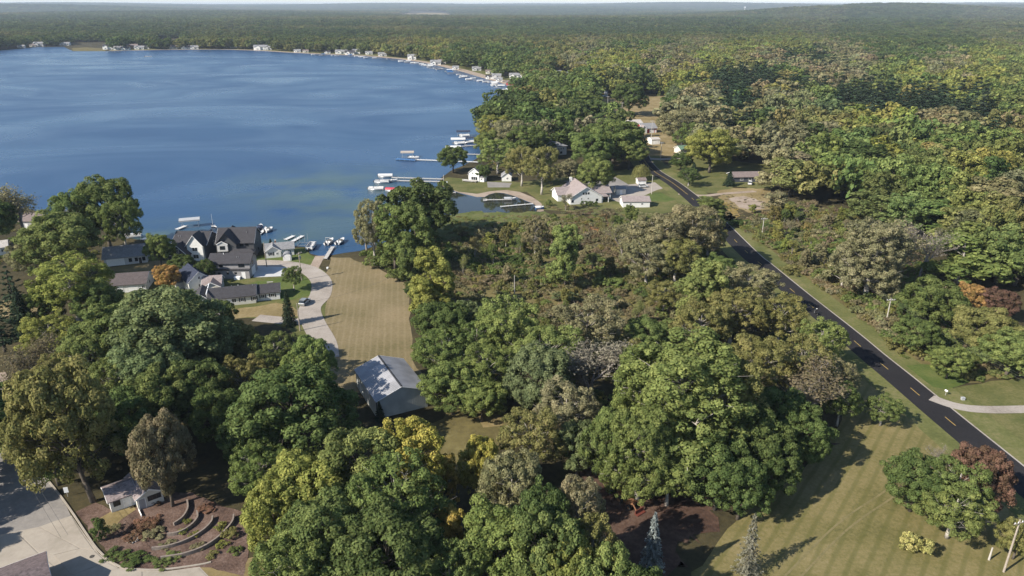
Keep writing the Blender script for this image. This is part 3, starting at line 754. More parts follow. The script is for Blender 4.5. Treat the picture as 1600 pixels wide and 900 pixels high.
# --- white cottage and its shed
t, L = house('white_cottage', 'little white cottage with a grey roof by the boat launch', (416, 404), (460, 400), 6.5, 'cottage')
block(t, 0, .6, L, 5.3, 2.5, 1.5, 'x', 'white_siding', 'grey_shingle')
block(t, -L / 2 + 2.5, -1.0, 4.9, 4.5, 2.5, 1.6, 'y', 'white_siding', 'grey_shingle')
window(t, (-L / 2 + 1.8, -3.25, .9), F_, 1.0, 1.2, shutters='dark_trim'); window(t, (-L / 2 + 3.7, -3.25, 1), F_, .7, .9)
door(t, (.9, -2.05, 0), F_, .9, 2.0, 'door_white'); window(t, (3.2, -2.05, 1), F_, 1.1, 1.0); roof_vent(t, -.3, .8, 4.0, 'dark_trim')
chimney(t, -1.2, 1.2, 3, 4.8, .5)
window(t, (L / 2, .6, 1), R_, 1.1, 1.0)
t, L = house('round_roof_shed', 'small white shed with a rounded roof in front of the cottage', (442.7, 408.4), (455.5, 407.6), 2.6, 'shed')
pr = [(-L / 2, 0), (L / 2, 0), (L / 2, 1.7)] + [(L / 2 * math.cos(a), 1.7 + .95 * math.sin(a)) for a in np.linspace(.3, math.pi - .3, 7)] + [(-L / 2, 1.7)]
MB().extrude([(x, -1.25, z) for x, z in pr], (0, 2.5, 0)).build('wall', 'white_siding', t)
ar = [(L / 2 + .1, 1.66)] + [((L / 2 + .1) * math.cos(a), 1.72 + 1.02 * math.sin(a)) for a in np.linspace(.25, math.pi - .25, 9)] + [(-L / 2 - .1, 1.66)]
pr2 = ar + [(x * .96, z - .06) for x, z in ar[::-1]]
MB().extrude([(x, -1.38, z) for x, z in pr2], (0, 2.76, 0)).build('roof', 'grey_shingle', t)
door(t, (0, -1.25, 0), F_, 1.7, 1.75, 'door_white', 'double_door', 0)

# --- ranch house
t, L = house('ranch_house', 'long low ranch house with a black roof and black shutters above the tan lawn', (328, 481), (400.5, 473.5), 8)
block(t, 0, 0, L, 8, 2.6, 1.7, 'x', 'cream_siding', 'dark_shingle', o=.45)
eL = 6.4
block(t, L / 2 + eL / 2 + .2, .4, eL, 6.4, 2.4, 1.45, 'x', 'white_siding', 'dark_shingle', o=.35)
block(t, -L / 2 - 2.2, .2, 4.4, 7.2, 2.5, 1.6, 'y', 'grey_siding', 'dark_shingle', o=.35)
for x in (-3.9, 2.6, 5.9): window(t, (x, -4, .9), F_, 1.0, 1.2, shutters='dark_trim')
door(t, (-1.0, -4, 0), F_, .95, 2.05, 'door_white'); window(t, (.4, -4, .8), F_, 1.3, 1.3)
for x in (1.9, 4.6): window(t, (L / 2 + x, -2.8, .9), F_, 1.1, 1.1, shutters='dark_trim')
door(t, (-L / 2 - 2.2, -3.4, 0), F_, 2.6, 2.2, 'door_white', 'garage_door', 4)
roof_vent(t, -.2, .6, 4.1); roof_vent(t, 1.6, .5, 4.1, 'white_trim'); roof_vent(t, 5.6, -.4, 4.0)
MB().box(-L / 2 - .5, -L / 2 - .3, -4.3, 4.3, 4.0, 4.4).build('ridge_wall', 'white_trim', t)
t, L = house('brown_roof_shed', 'small brown-roofed outbuilding behind the ranch house', (317, 460), (345, 458), 6.5, 'shed')
block(t, 0, .8, L, 5, 2.6, 1.6, 'x', 'light_grey_siding', 'taupe_shingle', o=.4)
block(t, .3, -2.0, L * .92, 3.6, 2.5, 1.3, 'y', 'cream_siding', 'brown_shingle', o=.4)
door(t, (.3, -3.8, 0), F_, .95, 2.05); window(t, (-1.6, -3.8, 1), F_, .9, 1)

# --- left-hand houses
t, L = house('blue_roof_house', 'white house with a steep navy roof beside the orange tree', (278, 441), (297, 458), 6.5)
block(t, 0, 0, L, 6.5, 3.4, 2.6, 'x', 'white_siding', 'navy_shingle')
window(t, (-1, -3.25, 1.0), F_, 1.0, 1.2); window(t, (L / 2, 0, 1.0), R_, 1.1, 1.2); window(t, (L / 2, 0, 3.6), R_, .8, 1.0)
block(t, -.6, -4.2, 2.6, 1.9, 2.2, .8, 'y', 'light_grey_siding', 'grey_shingle', o=.25)
t, L = house('dark_roof_garage', 'long white garage with a dark brown roof left of the orange tree', (170, 459), (229, 455), 9, 'garage')
block(t, 0, 0, L, 9, 2.6, 2.0, 'x', 'white_siding', 'umber_shingle', o=.45)
door(t, (-2.6, -4.5, 0), F_, 3.0, 2.1, 'door_white', 'garage_door', 4); door(t, (1.6, -4.5, 0), F_, 3.0, 2.1, 'door_white', 'garage_door', 4); window(t, (L / 2, 0, 1), R_, 1.2, 1.1)
window(t, (4.6, -4.5, 1), F_, 1.0, 1.0)
t, L = house('shaded_bungalow', 'long bungalow with a dappled grey roof under the big lakeside trees', (164, 417), (231, 410), 11, 'bungalow')
block(t, 0, 0, L, 11, 2.7, 2.3, 'x', 'light_grey_siding', 'grey_shingle', o=.5)
door(t, (-L / 2 + 3.4, -5.5, 0), F_, 5.0, 2.3, 'door_white', 'garage_door', 5)
for x in (1.4, 3.2, 5.4): window(t, (x, -5.5, .8), F_, 1.0, 1.3, 'dark_trim')
door(t, (4.3, -5.5, 0), F_, .95, 2.05, 'door_dark')
t, L = house('left_house', 'brown-roofed house peeking between the trees at the left edge', (34, 358), (63, 358), 9)
block(t, 0, 0, L, 9, 3.2, 1.9, 'x', 'grey_siding', 'brown_shingle'); window(t, (1.6, -4.5, 1), F_, 1.3, 1.1); door(t, (-1.4, -4.5, 0), F_, .95, 2.05)
t, L = house('edge_house', 'grey house with a pale roof cut by the left edge below the brown roof', (-22, 402), (14, 397), 7)
block(t, 0, 0, L, 7, 2.7, 1.4, 'x', 'cream_siding', 'pale_shingle'); window(t, (2, -3.5, 1), F_, 1.3, 1.1)
t, L = house('tucked_shed', 'white-roofed shed half hidden in trees below the ranch house', (311, 554), (338, 546), 4, 'shed')
block(t, 0, 0, L, 4, 2.3, .9, 'x', 'white_siding', 'white_siding', o=.25); door(t, (0, -2, 0), F_, 1.6, 2.0)

# --- the point
t, L = house('point_house', 'tall narrow white house on the grassy point with a wooden deck', (733.5, 283), (748.5, 284.3), 9)
block(t, 0, 0, L, 9, 4.6, 1.9, 'y', 'white_siding', 'grey_shingle', o=.35)
for x in (-.7, .7): window(t, (x, -4.5, 3.6), F_, .9, .9)
for x in (-1.0, .1, 1.2): window(t, (x, -4.5, .8), F_, .95, 1.5, 'dark_trim')
block(t, L / 2 + 1.2, -2.6, 2.6, 3.2, 2.2, .7, 'x', 'white_siding', 'grey_shingle', o=.25); window(t, (L / 2 + 1.2, -4.2, .9), F_, 1.0, .9)
block(t, -L / 2 - 1.0, 1.5, 2.2, 5, 2.4, .7, 'x', 'light_grey_siding', 'grey_shingle', o=.25)
MB().box(-L / 2 - 2.6, L / 2 - .6, -7.2, -4.55, .5, .62).build('deck', 'wood_grey', t)
mb = MB().box(-L / 2 - 2.6, L / 2 - .6, -7.24, -7.16, 1.3, 1.38)
for i in range(14): x = -L / 2 - 2.6 + i * .42; mb.box(x - .03, x + .03, -7.22, -7.18, .62, 1.3)
mb.build('railing', 'white_trim', t)
for x in (-L / 2 - 2.5, -.5, L / 2 - .7): MB().box(x - .07, x + .07, -7.15, -7.01, 0, .5).build('deck_post', 'wood_grey', t)
t, L = house('hidden_cabin', 'small white-gabled cabin under the trees on the point', (784, 283.5), (799, 283.5), 6, 'cabin')
block(t, 0, 0, L, 6, 2.6, 1.8, 'y', 'white_siding', 'grey_shingle'); window(t, (.4, -3, 1), F_, 1, 1)
t, L = house('hip_roof_house', 'two-storey pale grey house with a hipped roof among dark trees above the point', (856, 244), (885, 241.5), 10)
block(t, 0, 0, L, 10, 5.0, 2.3, 'x', 'light_grey_siding', 'grey_shingle', hip=True, o=.6)
for x in (1.0, 2.4, 3.8): window(t, (x, -5, 3.0), F_, .9, 1.3)
block(t, -L / 4, -6.2, L / 2, 2.6, 2.8, .8, 'x', 'brown_siding', 'brown_shingle', o=.3); chimney(t, -1.6, .6, 6, 8)
window(t, (2.5, -5, .8), F_, 1.6, 1.3, 'dark_trim')

# --- white house by the road
t, L = house('white_gable_house', 'big white house with a wide front gable and taupe roof by the cove', (891, 320), (940, 317), 17)
block(t, 0, 0, L, 17, 3.2, 4.2, 'y', 'white_siding', 'taupe_shingle', o=.5)
block(t, -L / 2 - .2, 2.5, 7.0, 9, 3.0, 2.2, 'x', 'white_siding', 'taupe_shingle', o=.45)
block(t, L / 2 + 2.4, 2.0, 7.5, 10, 3.0, 2.4, 'x', 'white_siding', 'taupe_shingle', o=.45)
for x in (-1.2, -.1, 1.0): window(t, (x, -8.5, 4.1), F_, .75, .95, 'dark_trim')
for x in (-L / 2 + 1.0, L / 2 - 2.2): window(t, (x, -8.5, .9), F_, 1.0, 1.1, 'dark_trim')
for x in (-2.1, .9): window(t, (x, -8.5, 2.1), F_, .45, .45, 'dark_trim', mullion=False)
MB().box(L / 2 + .02, L / 2 + 3.4, -8.3, -3.1, 2.55, 2.8).build('porch_roof', 'taupe_shingle', t)
for x in (L / 2 + .5, L / 2 + 3.2): MB().box(x - .1, x + .1, -8.2, -8.0, 0, 2.55).build('porch_post', 'white_trim', t)
door(t, (L / 2 + 4.2, -3.0, 0), F_, 2.8, 2.3, 'door_dark', 'garage_door', 0)
MB().box(-2.6, -1.4, 7.4, 8.3, 6, 8.2).build('chimney', 'white_siding', t)
t, L = house('taupe_roof_garage', 'detached white garage with a taupe roof nearest the brush by the road', (973, 324.5), (1015, 324), 7, 'garage')
block(t, 0, 0, L, 7, 2.6, 1.4, 'x', 'white_siding', 'taupe_shingle', o=.35)
window(t, (2.5, -3.5, 1.1), F_, 1.0, .9); door(t, (L / 2, 0, 0), R_, 2.8, 2.2, 'door_white', 'garage_door', 4); window(t, (-2.5, -3.5, 1.1), F_, 1.0, .9)
t, L = house('flat_grey_garage', 'small white outbuilding with a grey roof between the white house and its garage', (963, 304.5), (977.5, 304), 5, 'garage')
block(t, 0, 0, L, 5, 2.6, .9, 'x', 'cream_siding', 'grey_shingle', o=.25); door(t, (0, -2.5, 0), F_, .9, 2.0)
t, L = house('gable_shed', 'pale gabled shed under the trees behind the big white house', (914, 281.5), (928.5, 281), 5, 'shed')
block(t, 0, 0, L, 5, 2.4, 1.2, 'y', 'white_siding', 'green_shingle', o=.3); window(t, (.4, -2.5, 1.2), F_, .7, .6)
t, L = house('cedar_shed', 'tiny white shed with a brown roof below the weeping willow', (997, 288.3), (1009.5, 287.8), 3.4, 'shed')
block(t, 0, 0, L, 3.4, 1.9, .9, 'x', 'white_siding', 'brown_shingle', o=.25); door(t, (0, -1.7, 0), F_, .9, 1.7, 'door_white')
t, L = house('red_house', 'red-walled barn with a grey roof and white gable on the rise by the road', (1004, 208.5), (1026, 207.5), 11, 'barn')
block(t, 0, 0, L, 11, 3.2, 2.6, 'x', 'red_siding', 'grey_shingle', o=.5)
block(t, -L / 2 + .6, -3.8, 4.2, 5, 3.0, 2.2, 'y', 'white_siding', 'taupe_shingle', o=.4); door(t, (1.4, -5.5, 0), F_, 3.2, 2.6, 'door_white', 'barn_door', 3); door(t, (4.2, -5.5, 0), F_, .95, 2.1, 'door_white')
t, L = house('tan_roof_house', 'low house with a tan roof behind the red barn', (985, 200), (1004, 199), 9)
block(t, 0, 0, L, 9, 2.8, 2.0, 'x', 'cream_siding', 'pale_shingle'); window(t, (0, -4.5, 1), F_, 1.4, 1.1)
t, L = house('white_shed', 'flat-roofed white shed below the red barn', (1018, 226), (1031, 225.5), 7, 'shed')
block(t, 0, 0, L, 7, 3.0, .8, 'x', 'white_siding', 'pale_shingle', o=.25); door(t, (0, -3.5, 0), F_, 2.4, 2.1, 'door_white', 'garage_door', 3)
t, L = house('pale_gable_house', 'pale gabled house half behind dark trees left of the red barn', (937, 201.5), (953, 200.5), 9)
block(t, 0, 0, L, 9, 3.0, 2.4, 'y', 'white_siding', 'brown_shingle'); window(t, (0, -4.5, 1), F_, 1.4, 1.1)
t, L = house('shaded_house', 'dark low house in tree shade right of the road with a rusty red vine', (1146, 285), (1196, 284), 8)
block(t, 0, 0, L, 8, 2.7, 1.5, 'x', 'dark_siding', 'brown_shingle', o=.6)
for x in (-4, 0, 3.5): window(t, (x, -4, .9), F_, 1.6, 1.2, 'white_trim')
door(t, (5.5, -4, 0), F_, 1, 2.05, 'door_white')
t, L = house('green_roof_cabin', 'small cabin with a pale green roof beside the road bend', (1063, 241), (1077, 240), 7, 'cabin')
block(t, 0, 0, L, 7, 2.7, 1.5, 'x', 'cream_siding', 'green_shingle'); window(t, (0, -3.5, 1), F_, 1, 1)

# --- houses across the lake: one of each style first, then copies
FARH = []
def far_house(style, px, py, wpx, deep=10):
    p = G(px, py); f = p.y * cp + CAMH * sp; w = wpx * f / FPX
    return p, w, -p.x / p.y * .35
styles = [('white_siding', 'grey_shingle', 'white'), ('white_siding', 'dark_shingle', 'white dark-roofed'), ('cream_siding', 'brown_shingle', 'cream'), ('light_grey_siding', 'grey_shingle', 'grey'), ('brown_siding', 'brown_shingle', 'brown'), ('red_siding', 'brown_shingle', 'red')]
protos = {}
def far_proto(st, two):
    wl, rf, _ = styles[st]
    t = thing('lakeside_house', 'far house', 'house', (0, -500, 0))
    h = 5.2 if two else 3
    block(t, 0, 0, 13, 9, h, 2.6, 'x', wl, rf, o=.5, barge=False); block(t, -2.5, -4.2, 5.5, 3.5, h - .2, 2.2, 'y', wl, rf, o=.4, barge=False)
    for x in (2, 4.4): window(t, (x, -4.5, .9), F_, 1.6, 1.3, 'white_trim')
    if two:
        for x in (2, 4.4): window(t, (x, -4.5, 3.6), F_, 1.2, 1.2, 'white_trim')
    window(t, (-2.5, -5.95, 1), F_, 2.2, 1.4, 'white_trim'); chimney(t, 3, 1, h + 1, h + 3.4)
    KIDS_fix(t); return t
def KIDS_fix(t): pass
far_list = [(34, 74, 10, 3, 0, 'behind trees left of the reedy point'), (52, 70, 9, 2, 0, 'left of the reedy point'), (62, 71.5, 14, 3, 1, 'at the water left of the reedy point'), (102, 64, 14, 0, 0, 'above the reedy point'),
    (170, 71, 14, 1, 1, 'just right of the reedy point'), (178, 62, 16, 5, 0, 'with the red front up the slope'), (186, 74, 13, 0, 0, 'with a bright gable on the water right of the reedy point'), (197, 76, 12, 1, 0, 'with a dark roof second along the water'),
    (208, 71, 16, 4, 1, 'tall and dark in the waterfront row'), (219, 73, 14, 0, 0, 'long and white in the waterfront row'), (229, 71, 10, 1, 0, 'small at the right end of the waterfront row'),
    (260, 55, 16, 0, 0, 'highest on the slope over the bare bank'), (272, 73, 12, 2, 0, 'below the bare bank'), (292, 74, 14, 1, 0, 'beside a round dark tree'), (305, 74.5, 12, 3, 0, 'right of the round dark tree'),
    (366, 66, 10, 0, 0, 'hidden deep in the far trees'), (408, 74.5, 20, 0, 1, 'large and alone on the far shore'), (420, 73, 10, 3, 1, 'attached beside the large white one'), (465, 79, 10, 0, 0, 'tall and narrow between far trees'),
    (478, 78, 9, 2, 0, 'low between far trees'), (492, 66, 9, 0, 0, 'tiny and high in the trees'), (512, 80, 9, 1, 0, 'left of the white cluster'), (534, 79, 18, 0, 0, 'largest of the white cluster'),
    (547, 82, 14, 1, 0, 'in the white cluster near water'), (557, 79, 12, 0, 1, 'in the white cluster by black spruces'), (577, 78, 11, 0, 0, 'right of black spruces'), (598, 83, 13, 3, 0, 'with blue-grey front by the shore'),
    (644, 88, 13, 0, 1, 'alone by the curving shore'), (681, 99, 16, 0, 0, 'with a pale porch on the curving shore'), (691, 92, 12, 2, 1, 'behind the pale porch'), (712, 108, 10, 0, 0, 'where boats line up'),
    (745, 92, 14, 3, 0, 'up in the dark trees'), (765, 95, 12, 2, 0, 'under the orange crown'), (776, 116, 14, 3, 1, 'above the crowded docks'), (790, 90, 12, 4, 1, 'tall and brown in the dark trees'), (803, 93, 14, 0, 1, 'at the top of the clearing'),
    (764, 124, 10, 1, 0, 'at the crowded docks'), (780, 127, 10, 0, 0, 'where the docks begin'), (797, 128, 12, 5, 0, 'red-brown above the last docks'),
    (872, 116, 12, 0, 0, 'white on the clearing behind the yellow trees'), (885, 121, 14, 0, 1, 'largest on the clearing behind the yellow trees'), (895, 126, 10, 3, 0, 'lowest on the clearing behind the yellow trees'), (943, 150, 7, 0, 0, 'tiny above the hill field'),
    (1046, 68, 24, 4, 0, 'long and brown in the far right woods'), (1095, 68, 24, 3, 0, 'long and grey in the far right woods'), (1576, 68, 12, 0, 0, 'white at the far right edge'), (1590, 74, 10, 2, 0, 'cream at the far right edge'), (815, 70, 9, 0, 0, 'in the gap above dark trees'), (640, 40, 8, 0, 0, 'lone and distant in the woods')]
SHX = [0, 30, 60, 100, 114, 165, 205, 250, 300, 350, 400, 450, 500, 540, 570, 600, 630, 668, 700, 730, 760, 786, 806, 816]; SHY = [79, 76, 73.5, 73, 80, 80, 79, 78, 77.5, 77.5, 79, 82, 84.5, 86, 87.5, 90, 93, 99, 106, 114, 123, 130, 138, 146]
for px, py, wpx, st, two, where in far_list:
    if px < 820 and py > 40:
        ys = float(np.interp(px, SHX, SHY)); py = ys - 1.0 - .32 * max(0, ys - py - 3)
    p, w, a = far_house(st, px, py, wpx)
    k = (st, two); lab = f'far {styles[st][2]} {"two-storey" if two else "low"} house {where}'
    lab = lab.replace('white white', 'white')
    if k not in protos:
        bpy.context.view_layer.update()
        protos[k] = far_proto(st, two); o = protos[k]; o.location = p; o.rotation_euler = (0, 0, a)
        tag(o, lab, 'house')
    else: o = dup(protos[k], p, a, lab)
    s = min(2.0, max(.55, w / 13)); o.scale = (s, min(1.4, s), min(1.15, max(.8, s)))
    o['group'] = 'houses across the lake'; FARH.append((p.x, p.y, 6.5 * s + 4)); HOUSES.append((p.x, p.y, 6.5 * s + 2))
t = thing('water_tower', 'tiny white water tower on the hazy horizon', 'water tower', (*G(1160, 12.5)[:2], 0))
d = G(1160, 12.5)
s_ = 1
MB().tube((0, 0, 0), (0, 0, 46), 2.2, 1.8, 10).build('column', 'white_trim', t); MB().ball((0, 0, 52), 9, (1, 1, .8), 12, 8).build('tank', 'white_trim', t)
q = G(1162, 30); t.location = (q.x * 1.9, q.y * 1.9, float(hills(np.array(q.x * 1.9), np.array(q.y * 1.9))))
# ------------------------------------------------------------------ vegetation prototypes
def card_mesh(name, C, Nn, size, aspect, clump, mat, rng, long_dir=None):
    """diamond leaf cards: centres C, normals Nn, sizes; per-clump and per-leaf random stored in 'shade'"""
    n = len(C)
    Nn = Nn / (np.linalg.norm(Nn, axis=1, keepdims=True) + 1e-9)
    r = rng.normal(size=(n, 3)) if long_dir is None else long_dir + rng.normal(size=(n, 3)) * .25
    T = r - Nn * np.sum(r * Nn, axis=1, keepdims=True)
    T /= np.linalg.norm(T, axis=1, keepdims=True) + 1e-9
    B = np.cross(Nn, T)
    s = size[:, None]
    V = np.stack([C + T * s, C + B * s * aspect + Nn * s * .18, C - T * s, C - B * s * aspect + Nn * s * .18], 1).reshape(-1, 3)
    me = bpy.data.meshes.new(name)
    me.vertices.add(4 * n); me.vertices.foreach_set('co', V.astype(np.float32).ravel())
    me.loops.add(4 * n); me.loops.foreach_set('vertex_index', np.arange(4 * n, dtype=np.int32))
    me.polygons.add(n); me.polygons.foreach_set('loop_start', np.arange(0, 4 * n, 4, dtype=np.int32))
    me.update(calc_edges=True)
    sh = np.stack([clump, rng.random(n), rng.random(n) * .5 + clump * .5, np.ones(n)], 1)
    at = me.attributes.new('shade', 'FLOAT_COLOR', 'POINT')
    at.data.foreach_set('color', np.repeat(sh, 4, 0).astype(np.float32).ravel())
    me.materials.append(M[mat]); me.validate()
    return me

def unit(a): return a / (np.linalg.norm(a, axis=-1, keepdims=True) + 1e-9)

def broad(name, seed, R, z0, z1, nl, nc, nleaf, leaf, cl, form='round', asp=.62, sparse=0.0):
    """a crown of lobes, each covered in clumps of leaves; returns the mesh and the lobe centres"""
    rng = np.random.default_rng(seed)
    zc, c = (z0 + z1) / 2, (z1 - z0) / 2
    L = []
    for i in range(nl):
        if form == 'tall':
            a = rng.random() * 6.283; f = rng.uniform(-.95, .8); d = R * rng.uniform(.2, .8) * (1 - .4 * max(0, f)); lr = R * rng.uniform(.17, .34)
        elif form == 'shrub':
            a = rng.random() * 6.283; f = rng.uniform(-.6, .35); d = R * rng.uniform(.2, .68); lr = R * rng.uniform(.28, .45)
        else:
            a = i * 2.4 + rng.uniform(-.5, .5); f = -.62 + 1.4 * (i + .5) / nl + rng.uniform(-.12, .12)
            d = R * .66 * math.sqrt(max(.03, 1 - (f * .95) ** 2)) * rng.uniform(.62, 1.28); lr = R * rng.uniform(.2, .42)
        L.append((d * math.cos(a), d * math.sin(a), zc + f * c * .78, lr))
    if form == 'round': L.append((0, 0, zc + .3 * c, R * .5))
    L = np.array(L); k = c / R; k = min(1.6, max(.8, k * (1.15 if form == 'tall' else 1)))
    w = L[:, 3] ** 2; w /= w.sum()
    P = []; D = []
    tries = 0
    while len(P) < nc and tries < 40:
        tries += 1
        m = nc * 2
        i = rng.choice(len(L), m, p=w); d = unit(rng.normal(size=(m, 3)) + np.array([0, 0, .3]))
        p = L[i, :3] + d * (L[i, 3] * rng.uniform(.8, 1.12, m))[:, None] * np.array([1, 1, k])
        q = p[:, None, :] - L[None, :, :3]; q[:, :, 2] /= k
        dd = np.linalg.norm(q, axis=2) / L[None, :, 3]; dd[np.arange(m), i] = 9
        ok = (dd.min(1) > .8) & (d[:, 2] > -.7)
        for a, b in zip(p[ok], d[ok]):
            P.append(a); D.append(b)
            if len(P) >= nc: break
    P = np.array(P); D = np.array(D); nc = len(P)
    cr = cl * rng.choice([.4, .6, .85, 1.1, 1.4], nc) * rng.uniform(.85, 1.15, nc); cs = rng.random(nc)
    cnt = np.maximum(6, (nleaf * (cr / cl) ** 1.8).astype(int))
    i = np.repeat(np.arange(nc), cnt); m = len(i)
    # each clump is a little dome of leaves facing outwards and up
    sd = unit(rng.normal(size=(m, 3)) + D[i] * .75 + np.array([0, 0, .3]))
    C = P[i] + sd * (cr[i] * rng.uniform(.62, 1.08, m))[:, None]
    nn = sd + rng.normal(size=(m, 3)) * .34
    if sparse: keep = rng.random(m) > sparse; C, nn, i = C[keep], nn[keep], i[keep]; m = len(C)
    me = card_mesh(name, C, nn, leaf * rng.uniform(.7, 1.3, m), asp, cs[i], 'leaf', rng)
    return me, L

def willow(name, seed, R, z0, z1, ns, nleaf, leaf):
    rng = np.random.default_rng(seed); C = []; nn = []; cl = []
    for s in range(ns):
        a = rng.random() * 6.283; r = R * math.sqrt(rng.random()); top = z0 + (z1 - z0) * (1 - .42 * (r / R) ** 2) * rng.uniform(.85, 1)
        ln = (top - z0) * rng.uniform(.4, .8); t = np.linspace(0, 1, nleaf); sh = rng.random()
        C.append(np.stack([(r + .5 * t) * math.cos(a), (r + .5 * t) * math.sin(a), top - ln * t], 1) + rng.normal(size=(nleaf, 3)) * .15)
        nn.append(np.stack([np.full(nleaf, math.cos(a)), np.full(nleaf, math.sin(a)), np.full(nleaf, .5)], 1) + rng.normal(size=(nleaf, 3)) * .5)
        cl += [sh] * nleaf
    C = np.concatenate(C); nn = np.concatenate(nn); n = len(C)
    me = card_mesh(name, C, nn, leaf * rng.uniform(.7, 1.3, n), .3, np.array(cl), 'leaf', rng, np.tile([0, 0, 1.], (n, 1)))
    return me, np.array([[0, 0, z1 * .7, R * .4]])

def conifer(name, seed, R, z0, H, levels, per, ncard, leaf, droop=.25, ragged=.2, power=.85, gap=0.0):
    rng = np.random.default_rng(seed); C = []; nn = []; cl = []; T = []
    for k in range(levels):
        f = k / (levels - 1); z = z0 + (H - z0) * f; r = R * (1 - f) ** power + .12
        nb = max(4, int(per * (1 - .55 * f)))
        for b in range(nb):
            if rng.random() < gap: continue
            a = 6.283 * b / nb + k * 1.1 + rng.uniform(-.25, .25); rr = r * rng.uniform(1 - ragged, 1 + ragged * .5)
            n = max(4, int(ncard * (.25 + .75 * rr / R))); t = rng.random(n) ** .7; sh = rng.random()
            side = rng.normal(size=n) * (.10 * rr + .1) * (1.15 - t)
            rad = t * rr
            x = rad * math.cos(a) - side * math.sin(a); y = rad * math.sin(a) + side * math.cos(a)
            zz = z - droop * rad * (.6 + .5 * t) + rng.normal(size=n) * .10 + .12 * rr * t * t
            C.append(np.stack([x, y, zz], 1))
            nn.append(np.stack([np.full(n, .45 * math.cos(a)), np.full(n, .45 * math.sin(a)), np.full(n, 1.)], 1) + rng.normal(size=(n, 3)) * .45)
            T.append(np.tile([math.cos(a), math.sin(a), -droop], (n, 1))); cl += [sh] * n
    C = np.concatenate(C); nn = np.concatenate(nn); T = np.concatenate(T); n = len(C)
    me = card_mesh(name, C, nn, leaf * rng.uniform(.7, 1.3, n), .42, np.array(cl), 'needle', rng, T)
    return me, np.array([[0, 0, H * .6, R * .3]])

def trunk_mesh(name, seed, L, z0, r0, H, mat='bark', limbs=True, lean=0.0, n=7, ext=.8):
    """tapered, slightly crooked trunk with a limb to each lobe of the crown"""
    rng = random.Random(seed); mb = MB()
    top = H * .8; pts = []; rad = []
    for i in range(6):
        t = i / 5; pts.append(Vector((rng.uniform(-.12, .12) * H / 16 * (i > 0) + lean * t * t, rng.uniform(-.12, .12) * H / 16 * (i > 0), top * t - .1 * (i == 0))))
        rad.append(r0 * (1.25 if i == 0 else 1 - .82 * t))
    mb.path(pts, rad, n)
    if limbs:
        for lx, ly, lz, lr in L:
            f = min(.85, max(.25, (lz - lr * 1.6) / top)); k = min(4, int(f * 5)); b = pts[k].lerp(pts[k + 1], f * 5 - k)
            e = Vector((lx, ly, lz)); mid = b.lerp(e, .5) + Vector((0, 0, .08 * H)) * .4
            rr = r0 * (1 - .75 * f) * .5
            mb.path([b, mid, e], [rr, rr * .65, rr * .25], 5)
            for _ in range(2):
                q = e + Vector((rng.uniform(-1, 1), rng.uniform(-1, 1), rng.uniform(0, 1))) * lr * ext
                mb.tube(mid.lerp(e, .6), q, rr * .35, rr * .1, 4)
    return mb.mesh(name, mat, True)

def bare_mesh(name, seed, H, R, mat='grey_bark'):
    """leafless branching: returns the branch mesh and twig tips"""
    rng = random.Random(seed); mb = MB(); tips = []
    def grow(p, d, ln, r, lev):
        q = p; k = 3 if lev < 2 else 2
        for i in range(k):
            d = (d + Vector((rng.uniform(-.22, .22), rng.uniform(-.22, .22), rng.uniform(-.05, .14)))).normalized()
            e = q + d * ln / k; mb.tube(q, e, r * (1 - .25 * i / k), r * (1 - .25 * (i + 1) / k), 5 if lev < 2 else 3, cap=False); q = e
            if lev < 4 and (i > 0 or lev > 0):
                for _ in range(2 if lev < 3 else 2):
                    a = Vector((rng.uniform(-1, 1), rng.uniform(-1, 1), rng.uniform(-.1, .8))).normalized()
                    grow(q, (d * .55 + a * .8).normalized(), ln * rng.uniform(.48, .7), r * .5, lev + 1)
        if lev >= 3: tips.append(q)
    grow(Vector((0, 0, 0)), Vector((0, 0, 1)), H * .52, H * .022, 0)
    zs = [t.z for t in tips]; s = H / max(zs)
    for i, p in enumerate(mb.v): mb.v[i] = (p[0] * s, p[1] * s, p[2] * s)
    return mb.mesh(name, mat, True), np.array([tuple(t * s) for t in tips])

def tip_leaves(name, seed, tips, per, leaf, spread):
    rng = np.random.default_rng(seed); i = np.repeat(np.arange(len(tips)), per); n = len(i)
    off = rng.normal(size=(n, 3)) * spread; cs = rng.random(len(tips))
    return card_mesh(name, tips[i] + off, unit(off) + rng.normal(size=(n, 3)) * .4 + [0, 0, .3], leaf * rng.uniform(.7, 1.3, n), .6, cs[i], 'leaf', rng)

# kind -> list of (crown mesh, trunk mesh, design radius, design height)
PROTO = {}
def add_proto(kind, crown, trunk, R, H): PROTO.setdefault(kind, []).append((crown, trunk, R, H))
for i in range(6):
    c, L = broad('oak_crown', 10 + i, 5.6, 2.4, 15.4, 30 + i % 3 * 5, 360, 104, .185, .78)
    add_proto('oak', c, trunk_mesh('oak_trunk', i, L, 3, .34, 16), 6.0, 16)
for i in range(4):
    c, L = broad('light_crown', 40 + i, 5.4, 3.2, 15.4, 24, 300, 84, .162, .66)
    add_proto('open', c, trunk_mesh('open_trunk', 20 + i, L, 3, .34, 16, 'pale_bark', ext=1.35), 5.9, 16)
for i in range(3):
    c, L = broad('cottonwood_crown', 60 + i, 7.2, 2.5, 25, 56, 780, 84, .195, .78, form='tall')
    add_proto('cottonwood', c, trunk_mesh('cottonwood_trunk', 30 + i, L, 3, .6, 25, 'pale_bark', ext=1.5), 7.2, 25)
for i in range(3):
    c, L = broad('poplar_crown', 70 + i, 3.6, 1.5, 14.5, 26, 280, 70, .16, .52, form='tall')
    add_proto('poplar', c, trunk_mesh('poplar_trunk', 40 + i, L, 2, .24, 15), 3.6, 15)
